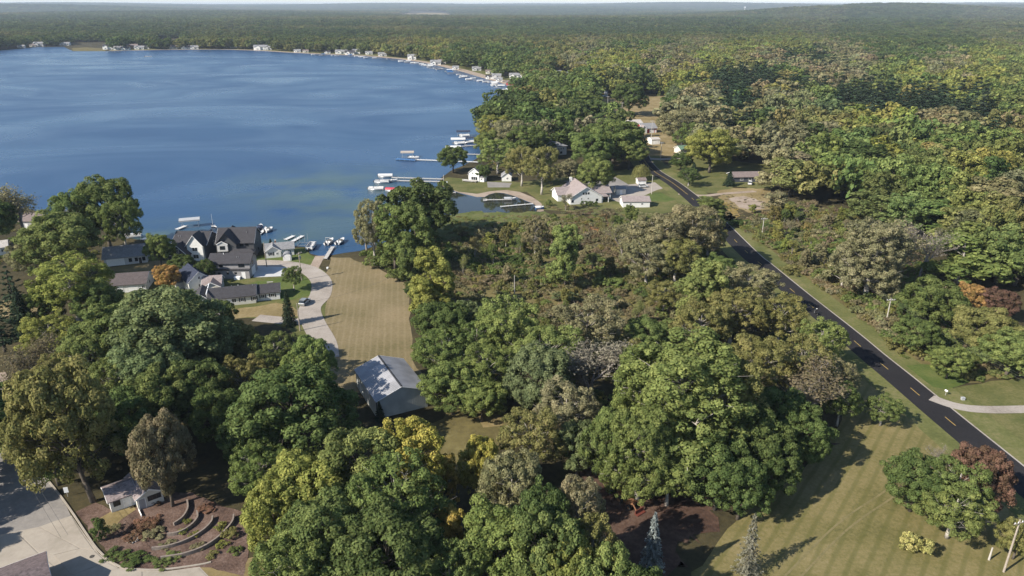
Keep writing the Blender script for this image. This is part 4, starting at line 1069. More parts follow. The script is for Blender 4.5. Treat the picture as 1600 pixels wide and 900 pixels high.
for i in range(4):
    c, L = broad('mid_crown', 80 + i, 5.6, 1.8, 15.2, 15 + i * 2, 180, 40, .33, .9, form='tall' if i % 2 else 'round')
    add_proto('mid', c, trunk_mesh('mid_trunk', 50 + i, L[:7], 3, .34, 16, n=5), 6.0, 16)
for i in range(2):
    c, L = broad('mid_tall_crown', 90 + i, 4.2, 2.0, 15.6, 15, 150, 32, .34, .8, form='tall')
    add_proto('midtall', c, trunk_mesh('mid_tall_trunk', 60 + i, L[:6], 3, .28, 16, 'pale_bark', n=5), 4.4, 16)
for i in range(3):
    c, L = broad('shrub_crown', 100 + i, 2.1, .1, 2.9, 8, 80, 34, .13, .34, form='shrub')
    add_proto('shrub', c, trunk_mesh('shrub_stem', 70 + i, L[:5], 0, .09, 2.4, n=5), 2.2, 3)
for i in range(2):
    c, L = conifer('spruce_crown', 110 + i, 2.7, .5, 12, 26, 13, 46, .2)
    add_proto('spruce', c, trunk_mesh('spruce_trunk', 80 + i, L, 1, .22, 14, limbs=False), 2.8, 12)
c, L = conifer('thin_spruce_crown', 115, 2.3, .6, 11, 24, 11, 34, .17, droop=.4, ragged=.45, power=.7, gap=.2)
add_proto('thinspruce', c, trunk_mesh('thin_spruce_trunk', 85, L, 1, .17, 12.5, 'grey_bark', limbs=False), 2.3, 11)
for i in range(2):
    c, L = conifer('pine_crown', 120 + i, 3.2, 3.0, 17, 11, 9, 46, .3, droop=-.05, ragged=.5, power=.6, gap=.15)
    add_proto('pine', c, trunk_mesh('pine_trunk', 90 + i, L, 1, .27, 20, limbs=False), 3.4, 17)
c, L = conifer('mid_conifer_crown', 130, 2.9, .6, 13, 15, 9, 17, .42)
add_proto('midcon', c, trunk_mesh('mid_conifer_trunk', 95, L, 1, .22, 15, limbs=False, n=5), 3.0, 13)
c, L = willow('willow_crown', 131, 3.6, .5, 8.5, 260, 20, .26)
add_proto('willow', c, trunk_mesh('willow_trunk', 96, L, 1, .4, 8), 3.7, 8.5)
for i in range(3):
    t, tips = bare_mesh('bare_branches', 140 + i, 13, 5)
    R = float(np.percentile(np.hypot(tips[:, 0], tips[:, 1]), 92))
    add_proto('bare', tip_leaves('sparse_leaves', 150 + i, tips, 7, .17, .4), t, R, 13)
    add_proto('nearbare', tip_leaves('few_leaves', 160 + i, tips, 2, .13, .35), t, R, 13)
c, L = broad('column_crown', 170, 1.0, .1, 4.0, 16, 150, 46, .075, .24, form='tall')
add_proto('column', c, trunk_mesh('column_stem', 97, L, 0, .08, 3.4, limbs=False), 1.1, 4)
# light crowns for the wood in the distance
FAR = []
for i in range(4):
    c, L = broad('far_crown', 200 + i, 5.6, 2.0, 15.2, 9, 64, 13, .72, 1.15); FAR.append(('far', c, 6.0, 16))
c, L = conifer('far_conifer_crown', 210, 2.9, .4, 13, 9, 7, 9, .62); FAR.append(('farcon', c, 3.0, 13))
for f in FAR: PROTO.setdefault(f[0], []).append((f[1], None, f[2], f[3]))
t_, tips_ = None, None

PAL = {'dg': ((0.101, 0.136, 0.04), 'dark green'), 'gr': ((0.141, 0.179, 0.05), 'green'), 'mg': ((0.179, 0.211, 0.058), 'mid green'), 'bg': ((0.151, 0.183, 0.076), 'bluish green'), 'ol': ((0.213, 0.2, 0.065), 'olive'), 'go': ((0.246, 0.226, 0.113), 'grey olive'), 'yg': ((0.241, 0.248, 0.058), 'yellow-green'), 'lg': ((0.196, 0.231, 0.065), 'bright green'), 'py': ((0.42, 0.4, 0.13), 'pale yellow'), 'ye': ((0.4, 0.34, 0.07), 'yellow'), 'or': ((0.34, 0.21, 0.065), 'orange'), 'oy': ((0.4, 0.3, 0.065), 'orange-yellow'), 're': ((0.16, 0.088, 0.06), 'red'), 'br': ((0.195, 0.158, 0.088), 'brown'), 'cf': ((0.034, 0.052, 0.028), 'dark green'), 'bs': ((0.19, 0.22, 0.195), 'pale blue-green'), 'gy': ((0.27, 0.24, 0.18), 'greyish'), 'ru': ((0.2, 0.115, 0.07), 'rusty'), 'ta': ((0.25, 0.21, 0.105), 'tan')}
RNG = random.Random(11)
def jit(c, a=.14):
    k = 1 + RNG.uniform(-a, a); return tuple(max(.005, v * k * (1 + RNG.uniform(-a, a) * .45)) for v in c)

FIRST = {}
def plant(kind, x, y, z, R, H, tint, label, cat='tree', group=None, name=None, var=None):
    P = PROTO[kind]; v = RNG.randrange(len(P)) if var is None else var % len(P)
    crown, trunk, r0, h0 = P[v]
    nm = name or {'shrub': 'shrub', 'spruce': 'spruce_tree', 'thinspruce': 'spruce_tree', 'pine': 'pine_tree', 'midcon': 'conifer_tree', 'farcon': 'conifer_tree', 'willow': 'willow_tree', 'bare': 'bare_tree',
                  'nearbare': 'bare_tree', 'column': 'arborvitae', 'cottonwood': 'cottonwood_tree', 'poplar': 'poplar_tree', 'midtall': 'poplar_tree'}.get(kind, 'broadleaf_tree')
    o = thing(nm, label, cat, (x, y, z), RNG.uniform(0, 6.28), group)
    o.scale = (R / r0, R / r0 * RNG.uniform(.92, 1.08), H / h0)
    c = link('crown', crown, o); c['tint'] = tint
    if trunk is not None: link('stem' if kind in ('shrub', 'column') else 'trunk', trunk, o)
    FIRST.setdefault((kind, v), c)
    return o

def put(px, ytop, wpx, H, kind, col, label, cat='tree', **kw):
    """place a tree so that its top shows at (px, ytop) and its crown is wpx wide in the photograph"""
    for _ in range(4):
        p = G(px, ytop + .02 * H, H * .97)
        R = wpx / 2 / FPX * (cp * p.y + sp * (CAMH - H))
        if kind not in ('shrub', 'column'): H = max(H, min(25, 1.75 * R))
    if kind not in ('shrub', 'column'): R = min(R, .64 * H)
    c = PAL[col][0] if isinstance(col, str) else col
    TREES.append((p.x, p.y, R))
    return plant(kind, p.x, p.y, 0, R, H, jit(c, .08), label, cat, **kw)
TREES = []
def putb(bx, by, ytop, wpx, kind, col, label, cat='tree', **kw):
    """place a tree by the pixels of its foot and the height of its top in the photograph"""
    p = G(bx, by); lo, hi = .5, 40
    for _ in range(30):
        m = (lo + hi) / 2
        if PX(p.x, p.y, m)[1] > ytop: lo = m
        else: hi = m
    f = p.y * cp + (CAMH - lo * .6) * sp; R = wpx / 2 * f / FPX
    TREES.append((p.x, p.y, R))
    return plant(kind, p.x, p.y, 0, R, lo, jit(PAL[col][0], .08), label, cat, **kw)
# ------------------------------------------------------------------ trees placed one by one
T = put
# bottom centre: the big oaks
T(470, 712, 150, 17, 'oak', 'yg', 'yellow-green oak at the left edge of the big bottom oak clump')
T(420, 760, 110, 15, 'oak', 'yg', 'yellow-green oak overhanging the curved garden walls')
T(555, 676, 140, 18, 'oak', 'mg', 'mid green oak at the back left of the bottom oak clump')
T(645, 662, 120, 18, 'oak', 'ye', 'yellow-topped oak right in front of the metal barn')
T(612, 722, 170, 18.5, 'open', 'gr', 'large green oak in the middle of the bottom oak clump')
T(500, 782, 170, 17.5, 'oak', 'gr', 'green oak behind the garden walls, inner left of the clump')
T(690, 700, 62, 14, 'poplar', 'oy', 'slender orange-yellow tree on the right flank of the oak clump')
T(752, 684, 70, 13, 'oak', 'ye', 'bright yellow tree beside the shaded clearing')
T(703, 782, 66, 13, 'poplar', 'oy', 'golden narrow tree lowest among the bottom oaks')
T(800, 712, 120, 17, 'open', 'go', 'grey-olive oak right of the bright yellow tree')
T(600, 812, 190, 18, 'oak', 'dg', 'dark green oak cut by the bottom edge, centre')
T(780, 800, 150, 16, 'oak', 'mg', 'mid green oak cut by the bottom edge right of the golden tree')
T(450, 842, 150, 16, 'open', 'mg', 'mid green oak at the bottom edge beside the garden')
T(880, 852, 110, 16, 'oak', 'yg', 'small yellow-green tree at the bottom edge beside the shade')
T(945, 866, 110, 16, 'oak', 'lg', 'pale fresh green treetop cut by the bottom edge')
T(700, 860, 110, 14, 'open', 'gr', 'green treetop at the bottom edge under the golden tree')
T(845, 768, 110, 19, 'oak', 'dg', 'dark tree left of the brown clearing')
# bottom left
st_ = putb(146, 784, 560, 150, 'oak', 'ol', 'broad olive oak leaning over the street left of the cabin')
putb(270, 791, 642, 92, 'oak', 'br', 'brown-leaved oak standing over the cabin roof')
st_.rotation_euler = (0, -.12, 0)
T(450, 578, 190, 20, 'oak', 'dg', 'dark green oak left of the metal barn')
T(392, 640, 120, 14, 'oak', 'dg', 'dark green tree above the cabin right of the brown oak')
T(400, 694, 90, 12, 'open', 'gr', 'green tree hanging over the upper garden wall')
T(245, 455, 190, 21, 'oak', 'bg', 'huge bluish green oak above the ranch house drive')
T(175, 480, 140, 19, 'oak', 'gr', 'green oak left of the huge bluish one')
T(290, 500, 120, 17, 'oak', 'bg', 'bluish green oak nearest the ranch house drive')
T(100, 404, 125, 16, 'open', 'yg', 'yellow-green tree in front of the tall lakeside trees')
T(108, 296, 84, 24, 'open', 'gr', 'tall green lakeside tree left of the tallest one')
T(150, 279, 96, 26, 'oak', 'gr', 'tallest green lakeside tree at the left')
T(182, 312, 66, 21, 'open', 'gr', 'green tree right of the tallest lakeside tree')
T(88, 332, 120, 18, 'oak', 'mg', 'mid green tree below the tallest lakeside tree')
T(20, 292, 76, 20, 'bare', 'go', 'thin grey-olive tree against the lake at the left edge')
T(-22, 310, 70, 18, 'oak', 'dg', 'dark tree cut by the left edge beside the lake')
T(45, 372, 80, 14, 'open', 'go', 'grey-olive tree under the brown-roofed left house')
T(8, 420, 60, 18, 'pine', 'cf', 'dark pine at the left edge beside the pale lawn')
T(-20, 450, 70, 18, 'pine', 'cf', 'dark pine cut by the left edge below the lawn')
T(22, 450, 44, 14, 'spruce', 'cf', 'dark spruce at the left end of the pale lawn')
T(70, 492, 90, 14, 'open', 'yg', 'yellowish tree just below the pale left lawn')
T(36, 540, 90, 15, 'bare', 'br', 'brownish thin tree at the left edge above the street')
T(70, 560, 90, 15, 'open', 'ol', 'olive tree behind the leaning street oak')
T(12, 622, 80, 14, 'oak', 'dg', 'dark tree cut by the left edge over the street')
T(165, 566, 90, 15, 'open', 'lg', 'bright green tree in the middle of the left wood')
T(215, 540, 120, 17, 'oak', 'bg', 'bluish oak below the huge bluish oak')
T(190, 610, 110, 15, 'oak', 'dg', 'dark tree between the street oak and the brown oak')
T(300, 566, 110, 15, 'oak', 'dg', 'dark tree left of the tucked white-roofed shed')
T(355, 502, 84, 13, 'oak', 'ol', 'olive tree below the ranch house lawn')
T(372, 560, 90, 13, 'open', 'ol', 'olive tree right of the tucked shed')
T(425, 522, 84, 13, 'open', 'gr', 'green tree beside the gravel lane')
T(482, 524, 76, 17, 'oak', 'gr', 'green tree at the lower end of the gravel drive')
T(470, 552, 86, 17, 'open', 'mg', 'mid green tree shading the mown field edge')
T(326, 556, 50, 9, 'oak', 'dg', 'small dark tree beside the tucked shed')
T(260, 414, 42, 8.5, 'oak', 'or', 'orange tree beside the navy-roofed house')
T(243, 366, 46, 11, 'oak', 'mg', 'round green tree behind the orange tree')
T(283, 398, 44, 6, 'oak', 'dg', 'dark bush-like tree below the navy lake house')
T(318, 408, 36, 7, 'oak', 'dg', 'dark tree between the navy roof and the tall garage')
T(205, 470, 90, 15, 'open', 'mg', 'mid green tree below the long white garage')
T(140, 440, 80, 14, 'oak', 'gr', 'green tree left of the long white garage')
T(455, 416, 34, 8, 'open', 'gr', 'small round tree on the lawn inside the gravel loop')
T(446, 455, 28, 10, 'spruce', 'cf', 'dark spruce at the right end of the ranch house')
T(422, 374, 16, 5, 'spruce', 'cf', 'small dark evergreen beside the charcoal lake house')
T(592, 628, 20, 4.5, 'spruce', 'cf', 'small dark spruce against the barn gable')
for a_ in [(905, 748, 100, 18, 'open', 'go', 'grey-olive tree between the dark tree and the backhoe clearing'), (860, 800, 120, 19, 'oak', 'gr', 'green tree at the bottom edge left of the backhoe clearing'), (928, 815, 96, 17, 'open', 'ol', 'olive half-shaded tree left of the blue spruce'),
           (1000, 892, 110, 15, 'oak', 'dg', 'low dark tree at the bottom edge below the blue spruce'), (1165, 720, 90, 12, 'oak', 'dg', 'dark low tree at the shaded lawn edge'), (1215, 690, 90, 12, 'oak', 'dg', 'dark tree at the shaded lawn edge, nearer the road'), (1265, 650, 80, 12, 'oak', 'dg', 'dark tree at the lawn edge below the half-bare tree'),
           (1320, 600, 60, 10, 'open', 'gr', 'green tree in shade between the lawn and the road'), (960, 640, 90, 17, 'oak', 'gr', 'green tree left of the cottonwood foot'), (1005, 640, 110, 19, 'cottonwood', 'mg', 'lower cottonwood at the left foot of the giant one'),
           (-60, 600, 150, 18, 'oak', 'dg', 'dark oak beyond the left edge above the street'),
           (60, 640, 110, 16, 'oak', 'dg', 'dark tree behind the leaning street oak at the street corner'), (130, 520, 110, 17, 'open', 'mg', 'mid green tree in the upper left wood'), (60, 450, 60, 12, 'oak', 'dg', 'dark tree beside the pale left lawn'), (330, 470, 70, 12, 'oak', 'dg', 'dark tree pressed against the ranch drive'),
           (240, 580, 110, 16, 'oak', 'gr', 'green tree below the bluish oaks'), (340, 610, 90, 14, 'oak', 'dg', 'dark tree above the dark green barn-side oak')]: T(*a_)
for bx, by, R, H, l_ in [(-150, 838, 5.2, 15, 'tall oak beyond the left edge shading the street'), (-90, 770, 5.0, 14, 'oak beyond the left edge beside the street'), (-190, 900, 4.5, 12, 'oak beyond the bottom left corner')]:
    p = G(bx, by); plant('oak', p.x, p.y, 0, R, H, PAL['gr'][0], l_)
# field edge and marsh
putb(586, 412, 308, 58, 'open', 'go', 'grey-olive tree closest to the lake at the field edge')
putb(618, 422, 303, 70, 'poplar', 'gr', 'tall green poplar at the field edge by the lake')
putb(652, 428, 311, 66, 'poplar', 'gr', 'green poplar right of the tall one at the lake')
T(570, 352, 50, 8, 'bare', 'gy', 'grey thin tree leaning over the lake')
putb(676, 498, 378, 84, 'poplar', 'yg', 'yellow-green poplar at the field corner')
T(655, 428, 50, 11, 'poplar', 'yg', 'lower yellow-green poplar at the field edge')
T(640, 385, 40, 11, 'shrub', 'dg', 'dark bushy tree between the poplars at the field edge')
T(590, 392, 60, 5, 'shrub', 'gr', 'green shoreline thicket at the top of the field')
T(625, 415, 46, 5, 'shrub', 'mg', 'leafy thicket along the field edge')
T(685, 474, 90, 13, 'oak', 'dg', 'dark green tree at the middle of the field edge')
T(690, 520, 96, 13, 'open', 'gr', 'green tree above the barn, right of the field')
T(705, 570, 96, 12, 'oak', 'mg', 'mid green tree right of the barn')
T(760, 540, 100, 14, 'open', 'mg', 'mid green tree two right of the barn')
putb(796, 572, 463, 112, 'open', 'lg', 'bright green tree facing the marsh')
T(745, 500, 76, 13, 'open', 'gr', 'green tree left of the bright marsh-side tree')
T(752, 594, 80, 10, 'oak', 'mg', 'low mid green tree over the shaded clearing')
putb(882, 450, 344, 66, 'poplar', 'lg', 'fresh green pointed tree alone in the marsh')
putb(836, 402, 338, 46, 'open', 'go', 'grey-olive spindly tree in the marsh')
T(765, 362, 22, 5.5, 'poplar', 'yg', 'little yellow-green tree in the lily marsh')
T(760, 355, 40, 5, 'shrub', 'go', 'grey-olive bush at the lily marsh')
T(728, 470, 44, 10, 'oak', 'bg', 'bluish tree in the gap beside the marsh')
# centre right wood
T(860, 512, 120, 16, 'open', 'lg', 'light green tree in the middle of the wood above the brown clearing')
putb(915, 570, 466, 124, 'open', 'go', 'grey-olive tree on the near edge of the marsh')
T(840, 545, 110, 17, 'oak', 'bg', 'bluish green tree in the middle of the wood')
T(925, 540, 110, 15, 'bare', 'gy', 'greyish half-bare tree in the middle of the wood')
T(885, 600, 110, 15, 'open', 'go', 'grey-olive tree above the brown clearing')
T(905, 660, 80, 12, 'oak', 'bg', 'bluish green low tree at the clearing edge')
T(830, 640, 110, 15, 'open', 'ol', 'olive tree right of the sunlit patch')
T(1075, 536, 210, 27, 'cottonwood', 'mg', 'giant cottonwood with white limbs right of centre')
T(1140, 560, 130, 23, 'cottonwood', 'ol', 'tall cottonwood right of the giant one')
T(1010, 556, 110, 21, 'cottonwood', 'mg', 'cottonwood left of the giant one')
T(1050, 700, 100, 12, 'open', 'lg', 'low bright green tree at the foot of the giant cottonwood')
T(1130, 690, 110, 14, 'oak', 'dg', 'dark tree at the right foot of the giant cottonwood')
putb(1092, 520, 398, 94, 'poplar', 'lg', 'rounded bright green tree at the marsh edge near the road')
T(1040, 440, 60, 10, 'open', 'ol', 'olive tree left of the rounded bright green one')
T(1175, 415, 100, 15, 'open', 'go', 'grey-olive tree leaning to the road bend shade')
T(1150, 455, 110, 15, 'open', 'ol', 'olive tree in the roadside wood, upper row')
T(1225, 462, 90, 14, 'open', 'ol', 'olive tree reaching the road beside the motorcycle')
T(1290, 500, 80, 14, 'open', 'mg', 'mid green tree overhanging the road below the motorcycle')
T(1260, 530, 100, 15, 'open', 'ol', 'olive tree second from the road below the motorcycle')
T(1195, 530, 120, 16, 'open', 'ol', 'olive tree in the roadside wood, middle row')
T(1265, 580, 130, 14, 'bare', 'br', 'large brownish half-bare tree near the roadside lawn')
T(1310, 560, 70, 11, 'open', 'go', 'grey-olive tree at the road above the lawn')
T(1225, 610, 110, 14, 'oak', 'dg', 'dark tree shading the roadside lawn')
T(1180, 640, 110, 15, 'oak', 'dg', 'dark tree right behind the brown half-bare one')
T(1100, 470, 90, 15, 'open', 'ol', 'olive tree in front of the rounded bright green tree')
T(1010, 500, 80, 11, 'oak', 'gr', 'green tree left of the cottonwoods top')
T(975, 520, 70, 10, 'open', 'ol', 'olive tree at the left of the cottonwoods top')
T(1385, 620, 60, 5, 'open', 'gr', 'small bushy tree in shade beside the road')
putb(1025, 428, 330, 112, 'open', 'go', 'grey-olive tree in front of the taupe garage')
putb(1075, 425, 316, 110, 'open', 'go', 'grey-olive tree beside the road, marsh side')
T(1110, 305, 60, 13, 'poplar', 'mg', 'green tree at the roadside by the sandy lot')
T(975, 350, 60, 9, 'bare', 'go', 'thin grey-olive tree below the taupe garage')
T(1015, 372, 90, 13, 'open', 'go', 'grey-olive tree in the marsh edge, second row')
T(1060, 372, 90, 13, 'open', 'ol', 'olive tree in the marsh edge close to the road')
T(1110, 350, 60, 12, 'open', 'ol', 'olive tree leaning over the road bend')
T(1125, 400, 60, 11, 'oak', 'gr', 'green tree tucked between the road and the bright green one')
# conifers and ornamental group at the bottom right
T(1024, 806, 56, 13, 'spruce', 'bs', 'blue spruce in the shade by the brown clearing')
T(1180, 806, 46, 11.2, 'thinspruce', (.15, .15, .105), 'thin grey spruce casting a long shadow on the lawn')
T(1442, 716, 92, 11, 'oak', 'dg', 'dark green tree in the lawn group by the road')
T(1508, 722, 112, 12, 'open', 'gr', 'green tree in the middle of the lawn group by the road')
T(1546, 700, 90, 13.5, 'oak', 're', 'red-topped maple of the lawn group by the road')
T(1500, 765, 110, 9, 'open', 'mg', 'leafy bright green tree at the front of the lawn group')
T(1462, 694, 30, 6, 'nearbare', 'gy', 'small leafless tree behind the lawn group')
T(1438, 834, 50, 3.6, 'shrub', 'py', 'round yellow bush on the lawn before the tree group', 'bush')
T(1600, 818, 60, 7, 'oak', 'ol', 'olive tree cut by the right edge beside the utility pole')
# right of the road
putb(1350, 466, 338, 100, 'cottonwood', 'go', 'olive cottonwood with pale trunks right of the road')
putb(1394, 458, 345, 90, 'bare', 'go', 'half-bare grey cottonwood with spreading limbs right of the road')
putb(1436, 440, 352, 76, 'nearbare', 'gy', 'leafless grey tree right of the spreading cottonwood')
T(1325, 392, 60, 12, 'midtall', 'go', 'grey-olive tree with pale trunk nearest the road')
T(1465, 440, 90, 11, 'oak', 'gr', 'green tree below the leafless grey tree')
T(1524, 444, 50, 9, 'oak', 'or', 'orange tree at the right edge of the brush')
T(1566, 452, 56, 9, 'oak', 're', 'dull red tree beside the orange one')
T(1545, 482, 100, 12, 'oak', 'ol', 'wide olive tree in front of the orange tree')
T(1590, 520, 90, 9, 'oak', 'mg', 'mid green tree at the right edge above the east lawn')
T(1440, 500, 70, 9, 'oak', 'gr', 'green tree left of the wide olive tree')
T(1422, 478, 26, 5, 'oak', 'or', 'small orange tree beside the utility pole')
T(1428, 470, 40, 8, 'oak', 'dg', 'dark tree just right of the utility pole')
T(1490, 545, 60, 6, 'oak', 'mg', 'low green tree above the bright verge')
T(1375, 435, 30, 5, 'oak', 'yg', 'little yellow tree at the foot of the pale trunks')
T(1367, 440, 26, 4, 'oak', 're', 'little red tree at the foot of the pale trunks')
T(1548, 348, 40, 12, 'nearbare', 'gy', 'bare grey tree high in the right wood')
T(1115, 202, 76, 19, 'oak', 'yg', 'big yellow-green maple beyond the road bend')
T(1172, 200, 54, 17, 'pine', 'br', 'brownish pine right of the yellow-green maple')
T(1205, 195, 56, 17, 'pine', 'cf', 'dark pine right of the brownish one')
T(1158, 274, 18, 2.6, 'shrub', 're', 'rusty red bush in front of the shaded low house', 'bush')
T(1142, 268, 22, 7, 'spruce', 'cf', 'dark spruce in front of the shaded house')
T(1085, 255, 24, 8, 'spruce', 'cf', 'small spruce beside the road bend')
T(1078, 262, 34, 7, 'open', 'dg', 'dark bush-like tree on the verge at the road bend')
T(1066, 238, 34, 8, 'oak', 'dg', 'dark tree beside the green-roofed cabin')
T(1215, 300, 50, 11, 'midtall', 'go', 'grey-olive tree with a white trunk at the sandy lot')
T(1178, 318, 16, 4, 'poplar', 'yg', 'little yellow-green sapling on the sandy lot')
T(1070, 170, 84, 18, 'open', 'go', 'grey-olive tree standing over the red barn')
T(1085, 190, 60, 15, 'open', 'gr', 'green tree right of the red barn')
T(985, 130, 54, 17, 'oak', 'dg', 'dark tree on the hill field')
T(960, 186, 100, 17, 'oak', 'gr', 'round green tree left of the road bend')
T(985, 215, 56, 13, 'oak', 'lg', 'bright green tree at the road bend')
T(925, 205, 70, 14, 'oak', 'gr', 'green tree between the hip-roofed house and the road bend')
T(1003, 256, 28, 8, 'willow', 'ol', 'weeping willow over the tiny brown-roofed shed')
T(707, 228, 48, 14, 'oak', 'dg', 'dark round tree on the tip of the point')
T(770, 178, 56, 17, 'open', 'yg', 'yellow-olive tree at the shore behind the point')
T(800, 186, 64, 17, 'open', 'go', 'grey-olive tree behind the point')
putb(778, 272, 214, 60, 'open', 'lg', 'light green tree behind the point house')
putb(815, 291, 224, 54, 'open', 'ol', 'olive tree above the hidden cabin')
putb(846, 304, 224, 58, 'open', 'ol', 'olive tree with a pale trunk by the cove')
T(764, 204, 44, 15, 'oak', 'mg', 'mid green tree at the water behind the point house')
T(822, 196, 60, 17, 'oak', 'gr', 'green tree right of the grey-olive one behind the point')
T(752, 258, 28, 7, 'oak', 'dg', 'dark tree pressing against the point house')
T(862, 262, 30, 7, 'oak', 'go', 'grey-olive tree left of the gable shed')
T(890, 250, 40, 9, 'oak', 'go', 'grey-olive tree below the hip-roofed house')
T(930, 248, 60, 10, 'oak', 'mg', 'mid green tree behind the gable shed')
T(884, 304, 20, 7, 'bare', 'go', 'thin tree in front of the big white house')
for k, x in enumerate((910, 916, 921, 926, 931)):
    T(x, 313 + .3 * k, 6.5, 2.6, 'column', 'dg', ['leftmost', 'second', 'middle', 'fourth', 'rightmost'][k] + ' dark arborvitae of the row before the white house', 'shrub', group='arborvitae row before the white house')
T(150, 812, 27, 4.2, 'column', 'dg', 'stout green arborvitae beside the concrete street', 'shrub')
T(857, 312, 14, 3, 'shrub', 'gr', 'round green shrub by the beach', 'shrub')
# garden plants
GARD = [(172, 822, 26, .9, 'go', 'greyish shrub beside the arborvitae'), (212, 826, 46, 1.0, 'ru', 'rusty shrub patch above the stone ring'), (240, 832, 40, .9, 'go', 'grey-green shrub right of the stone ring'),
        (180, 865, 44, .8, 'dg', 'dark low shrub along the kerb, left'), (215, 872, 50, .8, 'dg', 'dark low shrub along the kerb, middle'), (260, 872, 44, .7, 'gr', 'green low shrub along the kerb, right'), (240, 780, 30, .9, 'ru', 'rusty shrub under the brown oak'),
        (286, 826, 16, .7, 'yg', 'small yellow shrub between the lower garden walls'), (302, 832, 18, .8, 'yg', 'yellow shrub on the third garden wall'), (290, 812, 14, .6, 'yg', 'tiny yellow shrub at the second garden wall'),
        (345, 818, 22, 1.0, 'yg', 'yellow-green shrub at the top of the longest wall'), (360, 826, 34, 1.3, 'ol', 'olive shrub at the right end of the longest wall'), (348, 846, 20, .8, 'yg', 'yellow shrub below the longest wall'),
        (262, 848, 26, .6, 'go', 'grey-green shrub above the lowest wall'), (310, 850, 26, .7, 'go', 'grey-green shrub in the middle of the lowest terrace'), (330, 864, 22, .6, 'ol', 'olive shrub near the dry corner'), (366, 858, 26, .8, 'gr', 'green shrub near the dry corner'),
        (228, 812, 44, .9, 'ru', 'red-leaved shrub in front of the cabin'), (325, 790, 34, .6, 'ru', 'rusty groundcover shrub above the third wall')]
for x, y, w, h, c, l in GARD: T(x, y, w, h, 'shrub', c, l, 'shrub')

# ------------------------------------------------------------------ the rest of the woods: scattered, coloured by what grows where, toned down with distance
ANCH = [(60, 60, 'dg'), (200, 50, 'dg'), (330, 60, 'ol'), (300, 40, 'dg'), (470, 55, 'dg'), (500, 70, 'dg'), (560, 60, 'dg'), (620, 70, 'ol'), (680, 72, 'yg'), (720, 80, 'dg'), (780, 75, 'gr'), (700, 50, 'dg'), (850, 55, 'dg'), (800, 110, 'gr'), (730, 105, 'dg'),
        (820, 100, 'dg'), (870, 90, 'ol'), (900, 100, 'go'), (920, 120, 'yg'), (950, 120, 'yg'), (890, 130, 'gr'), (850, 150, 'gr'), (880, 180, 'dg'), (900, 160, 'gr'), (830, 180, 'dg'), (860, 200, 'dg'), (920, 190, 'dg'), (800, 160, 'dg'), (980, 110, 'yg'), (990, 135, 'dg'),
        (1000, 60, 'dg'), (1060, 50, 'dg'), (1150, 50, 'dg'), (1280, 50, 'go'), (1330, 60, 'dg'), (1450, 60, 'dg'), (1550, 50, 'go'), (1100, 80, 'go'), (1130, 90, 'yg'), (1200, 75, 'yg'), (1250, 80, 'yg'), (1300, 85, 'go'), (1240, 98, 'cf'), (1270, 98, 'cf'), (1205, 98, 'ta'),
        (1100, 110, 'yg'), (1050, 110, 'go'), (1150, 112, 'ol'), (1250, 115, 'go'), (1330, 115, 'go'), (1400, 90, 'dg'), (1440, 95, 'dg'), (1500, 85, 'dg'), (1480, 110, 'go'), (1540, 95, 'yg'), (1590, 110, 'mg'), (1060, 140, 'yg'), (1120, 140, 'cf'), (1180, 135, 'cf'), (1250, 145, 'cf'),
        (1230, 130, 'dg'), (1300, 135, 'ta'), (1320, 130, 'go'), (1380, 135, 'lg'), (1430, 140, 'yg'), (1500, 140, 'yg'), (1570, 145, 'mg'), (1340, 160, 'cf'), (1380, 170, 'cf'), (1420, 175, 'cf'), (1460, 180, 'cf'), (1500, 190, 'cf'), (1540, 210, 'cf'), (1360, 160, 'cf'), (1400, 165, 'cf'), (1440, 186, 'cf'), (1480, 192, 'cf'), (1520, 202, 'cf'), (1350, 176, 'cf'), (1312, 168, 'cf'), (1545, 225, 'cf'), (1565, 235, 'cf'), (1500, 176, 'cf'), (1400, 185, 'cf'), (1240, 140, 'cf'), (1150, 142, 'cf'), (1210, 140, 'cf'), (1330, 180, 'cf'), (1280, 165, 'gr'),
        (1200, 165, 'go'), (1230, 185, 'go'), (1140, 165, 'cf'), (1100, 170, 'go'), (1070, 165, 'bg'), (1270, 180, 'bg'), (1260, 210, 'ol'), (1300, 210, 'ol'), (1350, 200, 'yg'), (1390, 205, 'yg'), (1450, 205, 'ta'), (1490, 205, 'ta'), (1560, 220, 'ta'), (1590, 200, 'mg'), (1590, 240, 'ol'),
        (1430, 235, 'mg'), (1480, 240, 'gr'), (1250, 245, 'go'), (1320, 245, 'gr'), (1380, 260, 'dg'), (1280, 280, 'mg'), (1340, 290, 'mg'), (1420, 290, 'gr'), (1500, 270, 'ol'), (1560, 270, 'mg'), (1470, 310, 'gr'), (1540, 310, 'dg'), (1590, 300, 'mg'), (1400, 320, 'gr'), (1500, 350, 'mg'), (1580, 350, 'ol'),
        (1470, 390, 'bg'), (1530, 400, 'mg'), (1590, 420, 'mg'), (1500, 440, 'gr'), (1040, 190, 'go'), (1230, 300, 'ol'), (1300, 320, 'go')]
AX = np.array([(a, b * 1.6) for a, b, _ in ANCH]); AC = [c for *_, c in ANCH]
rng = np.random.default_rng(5)
def grid_pts(y0, y1, s):
    n = int((y1 - y0) / s) + 1; out = []
    for i in range(n):
        y = y0 + i * s; half = .80 * y + 40; m = int(2 * half / s)
        x = -half + (np.arange(m) + .5 * (i % 2)) * s
        out.append(np.stack([x + rng.uniform(-.38, .38, m) * s, y + rng.uniform(-.38, .38, m) * s, np.full(m, s)], 1))
    return np.concatenate(out)
